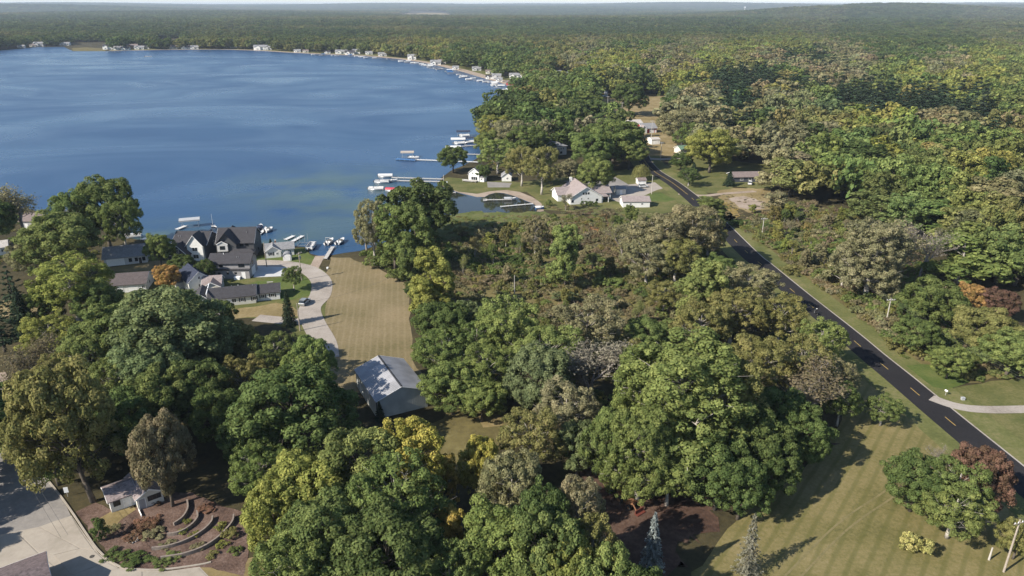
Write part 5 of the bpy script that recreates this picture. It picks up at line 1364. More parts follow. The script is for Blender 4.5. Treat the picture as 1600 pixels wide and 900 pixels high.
def polar_pts(r0, r1, k):
    r = r0; out = []
    while r < r1:
        s = k * r; m = int(2 * .72 * r / s); a = -.72 + (np.arange(m) + rng.uniform(0, 1)) * s / r + rng.uniform(-.35, .35, m) * k
        rr = r + rng.uniform(-.4, .4, m) * s
        out.append(np.stack([rr * np.sin(a), rr * np.cos(a), np.full(m, s)], 1)); r += s
    return np.concatenate(out)
PTS = np.concatenate([grid_pts(205, 620, 12.5), grid_pts(620, 1500, 12), polar_pts(1560, 20000, .0064)])
X, Y = PTS[:, 0], PTS[:, 1]
keep = ~inpoly(X, Y, LAKE)
lk = np.array([(p.x, p.y) for p in wob(LAKE, 0, 6, 1)])
for i0 in range(0, len(X), 4000):
    sl_ = slice(i0, i0 + 4000); near = (Y[sl_] < 1700)
    d = np.full(near.shape, 99.0)
    if near.any(): d[near] = np.sqrt(((X[sl_][near, None] - lk[None, :, 0]) ** 2 + (Y[sl_][near, None] - lk[None, :, 1]) ** 2).min(1))
    far_sh = Y[sl_] > 700
    keep[sl_] &= d > np.where(far_sh, 13, 5)
def cut(pxs, grow=0):
    global keep
    keep &= ~inpoly(X, Y, gp(pxs))
cut([(-3000, 262), (0, 318), (684, 400), (684, 286), (702, 268), (724, 258), (760, 236), (775, 238), (800, 250), (850, 262), (870, 236), (900, 246), (905, 262), (960, 262), (1003, 246), (1040, 262), (1105, 262), (1130, 258), (1205, 262), (1215, 312), (1240, 318), (1330, 345), (1450, 395), (1480, 440), (1530, 480), (1620, 520), (3500, 560), (4200, 990), (-4000, 990)])
cut([(925, 168), (938, 152), (1045, 150), (1050, 178), (1038, 190), (1062, 232), (1055, 252), (1003, 250), (1000, 205), (948, 202)])
cut([(850, 124), (866, 112), (905, 116), (900, 132), (862, 136)])
cut([(796, 88), (808, 86), (808, 112), (800, 112)]); cut([(112, 80), (165, 80), (190, 66), (110, 66)])
cut([(240, 74), (246, 60), (286, 60), (290, 74)]); cut([(610, 26.5), (640, 19), (702, 20), (716, 26.5)]); cut([(1243, 28), (1260, 22), (1314, 23), (1320, 29)])
cut([(1120, 300), (1150, 262), (1208, 262), (1212, 322), (1180, 340), (1128, 330)])
rd = np.array([(p.x, p.y) for p in ROAD])
m_ = Y < 420
dr = np.full(len(X), 99.0); dr[m_] = np.sqrt(((X[m_, None] - rd[None, :, 0]) ** 2 + (Y[m_, None] - rd[None, :, 1]) ** 2).min(1))
keep &= dr > 9
for hx, hy, hr in HOUSES: keep &= (X - hx) ** 2 + (Y - hy) ** 2 > (hr + (2.5 if hy > 600 else 3.5)) ** 2
# a clear line of sight to each house across the lake
for hx, hy, hr in HOUSES:
    if 330 < hy < 650:
        d_ = math.hypot(hx, hy); ux, uy = hx / d_, hy / d_; al = X * ux + Y * uy; ac = np.abs(-X * uy + Y * ux)
        keep &= ~((al > d_ - 85) & (al < d_) & (ac < hr * 1.0 + 2))
for hx, hy, hr in FARH:
    if hy > 650:
        d_ = math.hypot(hx, hy); ux, uy = hx / d_, hy / d_; al = X * ux + Y * uy; ac = np.abs(-X * uy + Y * ux)
        keep &= ~((al > d_ - 75) & (al < d_) & (ac < hr * .55))
for tx, ty, tr in TREES: keep &= ~((np.abs(X - tx) < tr + 3) & (np.abs(Y - ty) < tr + 3) & ((X - tx) ** 2 + (Y - ty) ** 2 < (tr * .75 + 2.2) ** 2))
PTS = PTS[keep]; X, Y, SP = PTS[:, 0], PTS[:, 1], PTS[:, 2]

ppx = np.array([PX(x, y, 6) for x, y in zip(X, Y)])
wx = ppx[:, 0] + rng.normal(0, 13, len(X)); wy = (ppx[:, 1] + rng.normal(0, 5, len(X))) * 1.6
ai = np.concatenate([((wx[i:i + 4000, None] - AX[None, :, 0]) ** 2 + (wy[i:i + 4000, None] - AX[None, :, 1]) ** 2).argmin(1) for i in range(0, len(X), 4000)])
zz = hills(X, Y)
FDEP = Y * cp + CAMH * sp
rad = SP * rng.uniform(.55, .92, len(X)); hgt = 19 * rng.uniform(.65, 1.28, len(X)); hgt = np.where(Y > 1500, 14 * rng.uniform(.8, 1.25, len(X)), hgt)
rank = np.argsort(-rad / FDEP)
N_TREES = sum(1 for o in COL.objects if o.get('category') == 'tree')
SINGLE = set(int(i) for i in rank[:max(0, 300 - N_TREES)])
mix_near = {'dg': ('gr', 'dg'), 'go': ('ol', 'ta')}
vi, vs, vt, vr, vp = [], [], [], [], []
LANDM = [(1180, 150, 'the dark conifer stand'), (1420, 175, 'the dark pine plantation'), (1370, 400, 'the half-bare spreading cottonwood'), (1525, 455, 'the orange tree'), (1172, 276, 'the shaded low house'), (1015, 200, 'the red barn'), (870, 232, 'the hip-roofed house'), (1115, 235, 'the yellow-green maple'),
         (985, 165, 'the hill field'), (1170, 315, 'the sandy lot'), (1548, 365, 'the bare grey tree'), (1470, 215, 'the tan crowns under the plantation'), (1030, 250, 'the road bend'), (785, 275, 'the point house'), (1300, 300, 'the brush by the sandy lot'), (1440, 320, 'the leafless grey tree')]
def where(px, py):
    q = min(LANDM, key=lambda q: (q[0] - px) ** 2 + (q[1] - py) ** 2 * 2); dx, dy = px - q[0], (py - q[1]) * 1.4
    d = 'close ' if math.hypot(dx, dy) < 45 else ('' if math.hypot(dx, dy) < 110 else 'well ')
    return d + ('right of ' if dx > abs(dy) else 'left of ' if -dx > abs(dy) else 'beyond ' if dy < 0 else 'in front of ') + q[2]
HW = {0: 'small', 1: 'medium', 2: 'tall'}
for i in range(len(X)):
    c = AC[ai[i]]
    col = PAL[c][0]
    if rng.random() < (.03 if c == 'cf' else .16): col = PAL[['ol', 'gr', 'mg', 'go', 'dg', 'yg'][rng.integers(6)]][0]; con = False
    else: con = c == 'cf'
    col = jit(col, .2)
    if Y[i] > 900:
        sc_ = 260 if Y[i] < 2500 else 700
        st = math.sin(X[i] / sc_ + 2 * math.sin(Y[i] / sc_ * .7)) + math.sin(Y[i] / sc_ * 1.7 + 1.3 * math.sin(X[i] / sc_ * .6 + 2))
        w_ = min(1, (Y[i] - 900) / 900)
        base = tuple(q * (1 - .3 * w_) for q in PAL['dg' if st > .1 else 'gr' if st > -.9 else 'ol'][0])  # lower far brightness painted into the tint; the leaves themselves are no darker
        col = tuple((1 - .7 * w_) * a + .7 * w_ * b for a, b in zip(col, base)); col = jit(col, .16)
    R = rad[i]; H = hgt[i]
    if Y[i] > 1500: H = min(24, max(H, R * 1.3)) * (1 + .25 * math.sin(X[i] * .7 + Y[i] * .3))
    if con: R *= .95; H *= 1.1
    if i in SINGLE:
        kind = 'midcon' if con else ('midtall' if rng.random() < .25 else 'mid')
        lm = where(ppx[i, 0], ppx[i, 1])
        lab = f'{HW[0 if H < 15.5 else (1 if H < 20 else 2)]} {PAL[c][1]} {"conifer" if con else ("narrow tree" if kind == "midtall" else "spreading tree")} {lm}'
        plant(kind, X[i], Y[i], 0, R * 1.1, H, col, lab, 'tree', 'woodland right of the lake')
    else:
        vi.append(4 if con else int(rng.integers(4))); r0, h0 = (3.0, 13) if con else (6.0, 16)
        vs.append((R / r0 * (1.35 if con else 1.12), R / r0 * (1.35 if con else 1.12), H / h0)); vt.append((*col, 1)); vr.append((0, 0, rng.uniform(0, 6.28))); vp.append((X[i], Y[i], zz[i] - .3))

def gn_scatter(name, pts, idx, scl, rot, tint, meshes, label=None, cat=None):
    """one stuff object: each vertex carries one of the given plant meshes"""
    me = bpy.data.meshes.new(name); me.from_pydata(pts, [], [])
    for nm, ty, key, dat in (('idx', 'INT', 'value', np.array(idx, np.int32)), ('scl', 'FLOAT_VECTOR', 'vector', np.array(scl, np.float32).ravel()), ('rot', 'FLOAT_VECTOR', 'vector', np.array(rot, np.float32).ravel()), ('tint', 'FLOAT_COLOR', 'color', np.array(tint, np.float32).ravel())):
        at = me.attributes.new(nm, ty, 'POINT'); at.data.foreach_set(key, dat)
    o = link(name, me); o['kind'] = 'stuff'
    g = bpy.data.node_groups.new(name + '_nodes', 'GeometryNodeTree')
    g.interface.new_socket('Geometry', in_out='INPUT', socket_type='NodeSocketGeometry'); g.interface.new_socket('Geometry', in_out='OUTPUT', socket_type='NodeSocketGeometry')
    gi = g.nodes.new('NodeGroupInput'); go = g.nodes.new('NodeGroupOutput'); j = g.nodes.new('GeometryNodeJoinGeometry')
    def attr(n, t):
        a = g.nodes.new('GeometryNodeInputNamedAttribute'); a.data_type = t; a.inputs['Name'].default_value = n; return a.outputs['Attribute']
    ai_, as_, ar_ = attr('idx', 'INT'), attr('scl', 'FLOAT_VECTOR'), attr('rot', 'FLOAT_VECTOR')
    for k, src in enumerate(meshes):
        cm = g.nodes.new('FunctionNodeCompare'); cm.data_type = 'INT'; cm.operation = 'EQUAL'
        ins = [s for s in cm.inputs if s.type == 'INT']; g.links.new(ai_, ins[0]); ins[1].default_value = k
        oi = g.nodes.new('GeometryNodeObjectInfo'); oi.inputs[0].default_value = src
        ip = g.nodes.new('GeometryNodeInstanceOnPoints')
        g.links.new(gi.outputs[0], ip.inputs['Points']); g.links.new(oi.outputs['Geometry'], ip.inputs['Instance']); g.links.new(cm.outputs[0], ip.inputs['Selection'])
        g.links.new(as_, ip.inputs['Scale']); g.links.new(ar_, ip.inputs['Rotation']); g.links.new(ip.outputs[0], j.inputs[0])
    g.links.new(j.outputs[0], go.inputs[0])
    md = o.modifiers.new('scatter', 'NODES'); md.node_group = g
    return o
# the far crowns also stand as five single trees near the hill field
SRC = []
for k, (kk, v, x, y) in enumerate([('far', 0, 1046, 160), ('far', 1, 930, 150), ('far', 2, 1052, 205), ('far', 3, 945, 208), ('farcon', 0, 1030, 150)]):
    p = G(x, y); lab = ['low olive tree right of the hill field', 'low green tree left of the hill field', 'green tree between the red barn and the wood', 'small green tree beside the pale gabled house', 'small conifer at the back of the hill field'][k]
    o = plant(kk, p.x, p.y, 0, 3.6 if kk == 'far' else 2.4, 8, jit(PAL['ol' if k == 0 else 'gr'][0]), lab, var=v)
    SRC.append(FIRST[(kk, v)])
gn_scatter('distant_woods', vp, vi, vs, vr, vt, SRC)

# ------------------------------------------------------------------ undergrowth
def scatter_poly(pxs, s, seed):
    r = np.random.default_rng(seed); P = gp(pxs); xs = [p.x for p in P]; ys = [p.y for p in P]
    n = int((max(xs) - min(xs)) * (max(ys) - min(ys)) / s / s)
    x = r.uniform(min(xs), max(xs), n); y = r.uniform(min(ys), max(ys), n); k = inpoly(x, y, P)
    return x[k], y[k]
UP, UI, US, UR, UT = [], [], [], [], []
def under(pxs, s, cols, r0, r1, h0, h1, seed, kinds=(0, 1, 2), clear=0):
    x, y = scatter_poly(pxs, s, seed); r = np.random.default_rng(seed + 1)
    for a, b in zip(x, y):
        if min((a - q[0]) ** 2 + (b - q[1]) ** 2 for q in rd) < 40: continue
        R = r.uniform(r0, r1); H = R * r.uniform(h0, h1)
        n_ = math.sin(a * .11 + 1.3) + math.sin(b * .09 + a * .05) + r.normal() * .8
        c = cols[int(min(len(cols) - 1, max(0, (n_ + 2.2) / 4.4 * len(cols))))]
        UP.append((a, b, -.1)); UI.append(int(kinds[r.integers(len(kinds))])); US.append((R / 2.2, R / 2.2, H / 3)); UR.append((0, 0, r.uniform(0, 6.28))); UT.append((*jit(PAL[c][0], .22), 1))
under([(690, 385), (760, 355), (850, 340), (1000, 338), (1110, 370), (1085, 470), (1040, 560), (820, 560), (700, 520), (690, 440)], 2.0, ['br', 'go', 'ta', 'ol', 'mg', 'go', 'gr'], .8, 2.1, .6, 1.35, 21)
under([(890, 341), (960, 338), (985, 350), (960, 362), (905, 354)], 1.8, ['ru', 'br', 'ru'], .7, 1.4, .4, .8, 22)
under([(700, 340), (850, 334), (880, 345), (760, 376), (690, 372)], 2.2, ['ol', 'go', 'yg', 'ta'], .6, 1.3, .25, .6, 23)
under([(1150, 352), (1190, 338), (1240, 318), (1330, 340), (1450, 400), (1480, 450), (1540, 500), (1640, 540), (1640, 588), (1515, 592), (1440, 562), (1385, 530), (1300, 462), (1210, 395)], 1.9, ['go', 'br', 'ol', 'mg', 'go', 'ta', 'gr'], .9, 2.4, .6, 1.3, 24)
under([(1255, 320), (1340, 330), (1440, 380), (1430, 440), (1330, 420), (1250, 370)], 4.2, ['go', 'mg', 'ol', 'br'], 1.8, 3.2, .8, 1.4, 25)
under([(560, 398), (605, 382), (660, 350), (690, 345), (690, 372), (700, 520), (720, 640), (660, 600), (650, 540), (645, 470), (630, 440), (600, 420)], 2.4, ['dg', 'gr', 'mg', 'ol'], .8, 2.0, .6, 1.2, 26)
under([(720, 540), (1040, 540), (1300, 490), (1300, 560), (1180, 660), (1000, 660), (800, 640)], 3.4, ['dg', 'gr', 'ol', 'br'], .9, 2.0, .6, 1.0, 27)
under([(1360, 545), (1450, 555), (1480, 590), (1450, 590), (1420, 575)], 2.2, ['mg', 'ol', 'ta'], .5, 1.0, .5, .8, 28)
under([(-60, 300), (60, 330), (150, 350), (205, 372), (180, 385), (120, 420), (-60, 440)], 5, ['dg', 'gr', 'ol'], .8, 1.8, .6, 1.0, 29)
under([(752, 205), (775, 178), (800, 200), (850, 225), (860, 262), (840, 272), (800, 272), (756, 262), (758, 236)], 2.6, ['dg', 'gr', 'ol'], .8, 1.6, .6, 1.0, 30)
under([(850, 322), (890, 322), (960, 326), (1010, 330), (1000, 338), (870, 336)], 2.6, ['br', 'go', 'ta'], .7, 1.4, .6, 1.0, 31)
under([(1122, 318), (1142, 316), (1165, 338), (1145, 350), (1120, 345)], 1.6, ['ta', 'oy', 'ta'], .4, .9, .4, .8, 40)
under([(1128, 304), (1210, 300), (1214, 330), (1180, 340), (1135, 322)], 3.2, ['ta', 'go', 'br'], .4, .9, .4, .8, 41)
gn_scatter('undergrowth', UP, UI, US, UR, UT, [FIRST[('shrub', v)] for v in range(3) if ('shrub', v) in FIRST])
# single larger bushes that stand out in the brush
BUSH = [(715, 395, 44, 3, 'dg'), (740, 405, 50, 2.5, 'dg'), (800, 398, 40, 2.5, 'dg'), (850, 420, 34, 2.5, 'ol'), (930, 400, 40, 3, 'gr'), (960, 432, 44, 3, 'gr'), (935, 430, 24, 3.5, 'lg'), (865, 425, 22, 3.5, 'lg'), (1010, 450, 40, 3, 'dg'), (770, 430, 44, 2, 'br'), (900, 395, 40, 2.4, 'br'),
        (985, 400, 40, 3, 'br'), (1160, 345, 44, 2.4, 'dg'), (1195, 352, 50, 2.4, 'dg'), (1240, 345, 40, 3, 'br'), (1268, 312, 30, 4, 'br'), (1290, 360, 44, 3.4, 'go'), (1310, 380, 44, 3.2, 'ol'), (1260, 385, 44, 3, 'ol'), (1290, 420, 40, 3, 'mg'), (1345, 455, 44, 2.8, 'gr'), (1370, 480, 40, 2.4, 'ol'), (1410, 530, 50, 2.8, 'ol'), (1460, 520, 50, 3, 'mg'),
        (1240, 415, 40, 2.6, 'ol'), (1210, 375, 40, 2.6, 'gr'), (720, 355, 26, 2.0, 'ol'), (870, 345, 30, 2.6, 'go'), (905, 330, 24, 2.4, 'br'), (945, 328, 26, 2.4, 'br'), (1045, 500, 40, 3, 'gr'), (880, 455, 40, 3, 'bg'), (820, 440, 36, 2.4, 'br')]
LM2 = [(804, 440, 'the dead pole'), (882, 370, 'the pointed marsh tree'), (990, 335, 'the taupe garage'), (730, 350, 'the lily marsh'), (690, 400, 'the field corner poplar'), (1080, 440, 'the rounded bright green tree'), (1190, 360, 'the pole near the sandy lot'), (1384, 490, 'the brush-side utility pole'), (1350, 410, 'the pale trunks'), (1260, 330, 'the back of the brush'), (1450, 540, 'the bright verge'), (1230, 420, 'the road in the brush')]
for x, y, w, h, c in BUSH:
    q = min(LM2, key=lambda q: (q[0] - x) ** 2 + (q[1] - y) ** 2 * 2); dx, dy = x - q[0], (y - q[1]) * 1.4
    rel = 'right of ' if dx > abs(dy) else 'left of ' if -dx > abs(dy) else 'beyond ' if dy < 0 else 'in front of '
    T(x, y, w, h, 'shrub', c, f'{"tall" if h > 2.9 else "low"} {PAL[c][1]} bush {rel}{q[2]}', 'bush', group='bushes of the brush')

SAP = random.Random(9)
def saplings(pxs, count, cols, h0, h1, place):
    x, y = scatter_poly(pxs, 3.0, 77); k = 0
    for a, b in zip(x, y):
        if k >= count: break
        if min((a - q[0]) ** 2 + (b - q[1]) ** 2 for q in rd) < 90 or any((a - q[0]) ** 2 + (b - q[1]) ** 2 < (q[2] * .8) ** 2 for q in TREES): continue
        H = SAP.uniform(h0, h1); R = H * SAP.uniform(.22, .34); c = SAP.choice(cols); px, py = PX(a, b, 0)
        q = min(LM2, key=lambda q: (q[0] - px) ** 2 + (q[1] - py) ** 2 * 2); dx, dy = px - q[0], (py - q[1]) * 1.4
        rel = 'right of ' if dx > abs(dy) else 'left of ' if -dx > abs(dy) else 'beyond ' if dy < 0 else 'in front of '
        TREES.append((a, b, R)); k += 1
        plant(SAP.choice(['poplar', 'poplar', 'open', 'bare']), a, b, 0, R, H, jit(PAL[c][0]), f'{"taller" if H > (h0 + h1) / 2 else "short"} {PAL[c][1]} sapling {rel}{q[2]} {place}', 'sapling', 'saplings ' + place, name='sapling')
saplings([(700, 385), (850, 350), (1000, 345), (1060, 400), (1070, 480), (1030, 545), (830, 540), (720, 470)], 34, ['go', 'ol', 'mg', 'lg', 'gr', 'yg'], 3.5, 8.5, 'in the marsh')
saplings([(1165, 350), (1240, 322), (1330, 345), (1330, 430), (1440, 500), (1470, 545), (1400, 530), (1310, 462), (1220, 395)], 46, ['go', 'ol', 'mg', 'yg', 'ta', 'gr'], 3.5, 8.5, 'in the brush')
# ------------------------------------------------------------------ docks and boats
def poly_dock(name, label, A, B, w, group=None, cat='dock', end=None, mat='dock_deck', lev=.55):
    """a pier on posts from pixel A (shore) to pixel B; end adds a cross piece of that length"""
    a, b = G(*A, lev), G(*B, lev); a.z = b.z = 0; d = b - a; L = d.length; d.normalize()
    t = thing(name, label, cat, a, math.atan2(d.y, d.x), group)
    mb = MB(); k = max(1, int(L / 3))
    for i in range(k): mb.box(L * i / k + .02, L * (i + 1) / k - .02, -w / 2, w / 2, lev - .1, lev)
    if end: mb.box(L - .9, L + .9, -end / 2, -w / 2 - .01, lev - .1, lev - .003); mb.box(L - .9, L + .9, w / 2 + .01, end / 2, lev - .1, lev - .003)
    mb.build('deck', mat, t)
    pm = unit_mesh(('dockpost', lev), lambda: MB().tube((0, 0, -.4), (0, 0, lev + .45), .05, n=6).mesh('post', 'aluminium'))
    for i in range(min(k + 1, 12)):
        for s in (-1, 1):
            p = link('post', pm, t); p.location = (min(L - .1, L * i / max(1, min(k, 11)) + .1), s * (w / 2 + .05), 0)
    return t

def pontoon(name, label, group=None, cover=None, seat='boat_white', rail='aluminium', L=7.2, top=None):
    t = thing(name, label, 'boat', (0, -400, 0), 0, group)
    for s in (-1, 1):
        mb = MB(); mb.tube((-L / 2 + .2, s * .85, .22), (L / 2 - .7, s * .85, .22), .32, n=8); mb.tube((L / 2 - .7, s * .85, .22), (L / 2, s * .85, .34), .32, .05, 8); mb.build('float', 'aluminium', t, True)
    MB().box(-L / 2, L / 2 - .25, -1.22, 1.22, .55, .65).build('deck', 'boat_grey', t)
    mb = MB()
    for y in (-1.2, 1.2): mb.box(-L / 2 + .1, L / 2 - .4, y - .03, y + .03, .66, 1.28)
    mb.box(L / 2 - .46, L / 2 - .4, -1.16, 1.16, .66, 1.28); mb.box(-L / 2 + .1, -L / 2 + .16, -1.16, 1.16, .66, 1.28); mb.build('fence', 'boat_white' if rail != 'boat_red' else 'boat_red', t)
    if cover:
        pr = [(-1.28, .9), (1.28, .9), (1.2, 1.34), (.5, 1.62), (-.5, 1.62), (-1.2, 1.34)]
        MB().extrude([(-L / 2 + .05, y, z) for y, z in pr[::-1]], (L - .5, 0, 0)).build('cover', cover, t)
    else:
        for x0, x1, y0, y1 in ((-L / 2 + .3, -L / 2 + 2.2, .5, 1.1), (-L / 2 + .3, -L / 2 + 2.2, -1.1, -.5), (L / 2 - 2.6, L / 2 - .6, .5, 1.1), (L / 2 - 2.6, L / 2 - .6, -1.1, -.5)):
            MB().box(x0, x1, y0, y1, .66, 1.05).box(x0, x1, y1 - .12 if y1 > 0 else y0, y1 if y1 > 0 else y0 + .12, 1.06, 1.4).build('seat', seat, t)
        MB().box(-.2, .4, -.9, -.2, .66, 1.5).build('console', 'boat_white', t)
    if top:
        MB().extrude([(-1.6, y, 2.45 + .14 * (1 - (y / 1.2) ** 2)) for y in np.linspace(-1.2, 1.2, 5)] + [(-1.6, y, 2.38 + .14 * (1 - (y / 1.2) ** 2)) for y in np.linspace(1.2, -1.2, 5)], (2.6, 0, 0)).build('canopy', top, t)
        mb = MB()
        for x in (-1.5, .9):
            for y in (-1.15, 1.15): mb.tube((x, y, 1.28), (x, y, 2.4), .025, n=5)
        mb.build('canopy_frame', 'aluminium', t)
    MB().box(-L / 2 - .45, -L / 2 - .02, -.2, .2, .3, 1.1).build('outboard_motor', 'boat_black', t)
    return t

def runabout(name, label, hull='boat_white', L=6.0, group=None, arch=False, cover=None):
    t = thing(name, label, 'boat', (0, -400, 0), 0, group)
    st = [(-.5, 1.05, .85), (-.2, 1.15, .9), (.1, 1.1, .95), (.3, .8, 1.02), (.45, .35, 1.1), (.5, .03, 1.14)]
    mb = MB(); rows = []
    for f, w, z in st: rows.append([(f * L, -w, z), (f * L, -w * .75, .12), (f * L, 0, -.12 + .3 * max(0, f)), (f * L, w * .75, .12), (f * L, w, z)])
    b = len(mb.v)
    for r in rows: mb.v += r
    for i in range(len(rows) - 1):
        for j in range(4): mb.f.append([b + i * 5 + j, b + i * 5 + j + 1, b + (i + 1) * 5 + j + 1, b + (i + 1) * 5 + j]); mb.mi.append(0)
    mb.f.append([b + j for j in range(5)][::-1]); mb.mi.append(0); mb.build('hull', hull, t, False)
    mb = MB()
    mb.poly([(.08 * L, -1.0, .93), (.3 * L, -.74, 1.0), (.45 * L, -.3, 1.08), (.5 * L, 0, 1.12), (.45 * L, .3, 1.08), (.3 * L, .74, 1.0), (.08 * L, 1.0, .93)]); mb.build('foredeck', 'boat_white', t)
    MB().box(-.49 * L, .08 * L, -.98, .98, .3, .42).build('cockpit', 'boat_grey', t)
    mb = MB().poly([(.1 * L, -.9, .93), (.1 * L, .9, .93), (.02 * L, .75, 1.42), (.02 * L, -.75, 1.42)]); mb.poly([(.1 * L, -.9, .93), (.1 * L, .9, .93), (.02 * L, .75, 1.42), (.02 * L, -.75, 1.42)][::-1])
    MB().extrude([(.1 * L, -.9, .93), (.1 * L, .9, .93), (.02 * L, .75, 1.42), (.02 * L, -.75, 1.42)], (.04, 0, .01)).build('windscreen', 'pale_glass', t)
    for y in (-.5, .5): MB().box(-.2 * L, -.08 * L, y - .3, y + .3, .43, .8).box(-.22 * L, -.2 * L, y - .3, y + .3, .43, 1.15).build('seat', 'boat_white', t)
    if arch:
        MB().path([(-.1 * L, -1.1, .9), (-.14 * L, -1.05, 2.2), (-.14 * L, 1.05, 2.2), (-.1 * L, 1.1, .9)], .05, 6).build('wake_tower', 'boat_white', t)
    if cover: MB().extrude([(-.48 * L, -1.1, .9), (-.48 * L, 1.1, .9), (-.48 * L, .4, 1.35), (-.48 * L, -.4, 1.35)], (.6 * L, 0, 0)).build('cover', cover, t)
    MB().box(-.57 * L, -.505 * L, -.2, .2, .1, 1.2).build('outboard_motor', 'boat_black', t)
    return t

def lift(name, label, canopy='canvas_tan', group=None, L=7.5):
    t = thing(name, label, 'boat lift', (0, -400, 0), 0, group)
    for x in (-L / 2 + .8, L / 2 - .8):
        for y in (-1.6, 1.6): MB().tube((x, y, -.5), (x, y, 3.0), .06, n=6).build('post', 'aluminium', t)
    mb = MB()
    for y in (-1.6, 1.6): mb.box(-L / 2 + .5, L / 2 - .5, y - .05, y + .05, .1, .22)
    for x in (-L / 2 + .8, L / 2 - .8): mb.box(x - .05, x + .05, -1.54, 1.54, .12, .2)
    mb.build('cradle', 'aluminium', t)
    if canopy:
        ys = np.linspace(-1.75, 1.75, 7)
        top = [(-L / 2, y, 3.02 + .55 * (1 - (y / 1.75) ** 2)) for y in ys]; side = [(-L / 2, y, 2.96 + .5 * (1 - (y / 1.75) ** 2)) for y in ys[::-1]]
        mb = MB().extrude([(-L / 2, 1.78, 2.5)] + top[::-1] + [(-L / 2, -1.78, 2.5)] + side[::-1][0:0] + [(-L / 2, -1.72, 2.5)] + side[::-1] + [(-L / 2, 1.72, 2.5)], (L, 0, 0)); mb.build('canopy', canopy, t)
    return t
def setat(o, px, py, ang, z=0.0):
    p = G(px, py, z); o.location = (p.x, p.y, z); o.rotation_euler = (0, 0, ang); return o

# near docks off the field
poly_dock('dock', 'narrow grey pier between two boats at the top of the field', (508, 404), (520, 385), 1.3, end=None)
setat(runabout('motor_boat', 'white cabin boat with an arch left of the narrow pier', arch=True, L=6.2), 515, 379.5, math.radians(80), .1)
setat(runabout('motor_boat', 'white runabout right of the narrow pier', L=6.0), 532, 379, math.radians(78), .1)
poly_dock('dock', 'short white floating dock behind the cottage, left piece', (446, 374), (459, 368), 1.5, mat='dock_white', lev=.4)
poly_dock('dock', 'longer white floating dock behind the cottage, right piece', (453, 379), (473, 368), 1.5, mat='dock_white', lev=.4)
setat(pontoon('pontoon_boat', 'white pontoon boat parked upright at the launch beside the cottage', seat='boat_grey'), 486.5, 387, math.radians(92), .1)
t = lift('boat_lift', 'empty grey boat lift frame on the grass beside the cottage', None, L=5.5); setat(t, 473, 382, math.radians(90)); t.scale = (.9, .9, 1.2)
poly_dock('dock', 'white pier right of the charcoal lake house', (404, 366), (418, 355), 1.4, mat='dock_white', end=3)
setat(runabout('motor_boat', 'black-covered boat beside the charcoal lake house', 'boat_black', cover='canvas_navy'), 406.5, 357, math.radians(100), .1)
setat(runabout('motor_boat', 'small white boat tied at the white pier', L=4.5), 420, 361, math.radians(70), .1)
setat(lift('boat_lift', 'boat lift with a pale canopy behind the navy lake house', 'boat_grey'), 298, 354, math.radians(20))
poly_dock('dock', 'white pier behind the navy lake house', (276, 358), (290, 352.5), 1.6, mat='dock_white')
poly_dock('dock', 'pier between the two dark lake houses', (338, 372), (333, 352), 1.3)
setat(runabout('motor_boat', 'small boat with a tall mast between the dark houses', L=5), 334, 360, math.radians(95), .1)
MB().tube((0, 0, .4), (0, 0, 6.5), .07, .04, 6).build('mast', 'boat_white', [o for o in COL.objects if o.get('label', '').startswith('small boat with a tall mast')][0])
poly_dock('dock', 'white pier below the tall lakeside trees', (222, 374), (240, 368), 1.6, mat='dock_white')
setat(pontoon('pontoon_boat', 'white pontoon boat below the tall lakeside trees'), 207, 371, math.radians(15), .1)
# the point
poly_dock('dock', 'long pier off the point, far one of the pair', (692, 279.5), (612, 277), 1.6)
poly_dock('dock', 'long pier off the point, near one of the pair', (692, 283.5), (604, 281.5), 1.6)
poly_dock('dock', 'pier off the point in front of the grey seawall', (690, 294), (624, 295), 1.6)
poly_dock('dock', 'lowest pier of the point reaching toward the moored boats', (712, 300.5), (640, 305), 1.5)
poly_dock('dock', 'pier with pale deck behind the dark round tree', (748, 253), (648, 249), 1.8, mat='dock_white')
poly_dock('dock', 'blue-edged swim dock at the end of the far pier', (650, 250), (619, 248), 3.0, mat='boat_blue')
setat(lift('boat_lift', 'boat lift under a tan rolled canopy at the far pier', 'canvas_tan'), 637, 245.5, math.radians(3))
setat(runabout('motor_boat', 'white runabout beside the blue-edged dock', L=6.5), 647, 247, math.radians(-12), .1)
setat(pontoon('pontoon_boat', 'white-covered pontoon boat at the end of the paired piers', cover='boat_white', L=7.6), 603, 276.5, math.radians(3), .1)
setat(pontoon('pontoon_boat', 'open grey pontoon boat below the white-covered one', seat='boat_grey', L=7.4), 597, 285.5, math.radians(3), .1)
setat(runabout('motor_boat', 'small white boat tied between the paired piers', L=4), 615, 283.5, math.radians(20), .1)
setat(pontoon('pontoon_boat', 'white pontoon boat at the outer left of the point', L=7.6), 588, 296.5, math.radians(2), .1)
setat(pontoon('pontoon_boat', 'red-covered pontoon boat in the middle of the moored row', cover='boat_red', L=5.4), 611.5, 298.5, math.radians(-8), .1)
setat(pontoon('pontoon_boat', 'grey pontoon boat nearest the field trees', seat='boat_white', L=7.6, top='boat_white'), 636, 305, math.radians(5), .1)
t = runabout('red_watercraft', 'small red watercraft beside the nearest pontoon boat', 'boat_red', L=3.2); setat(t, 618, 304, math.radians(10), .05)
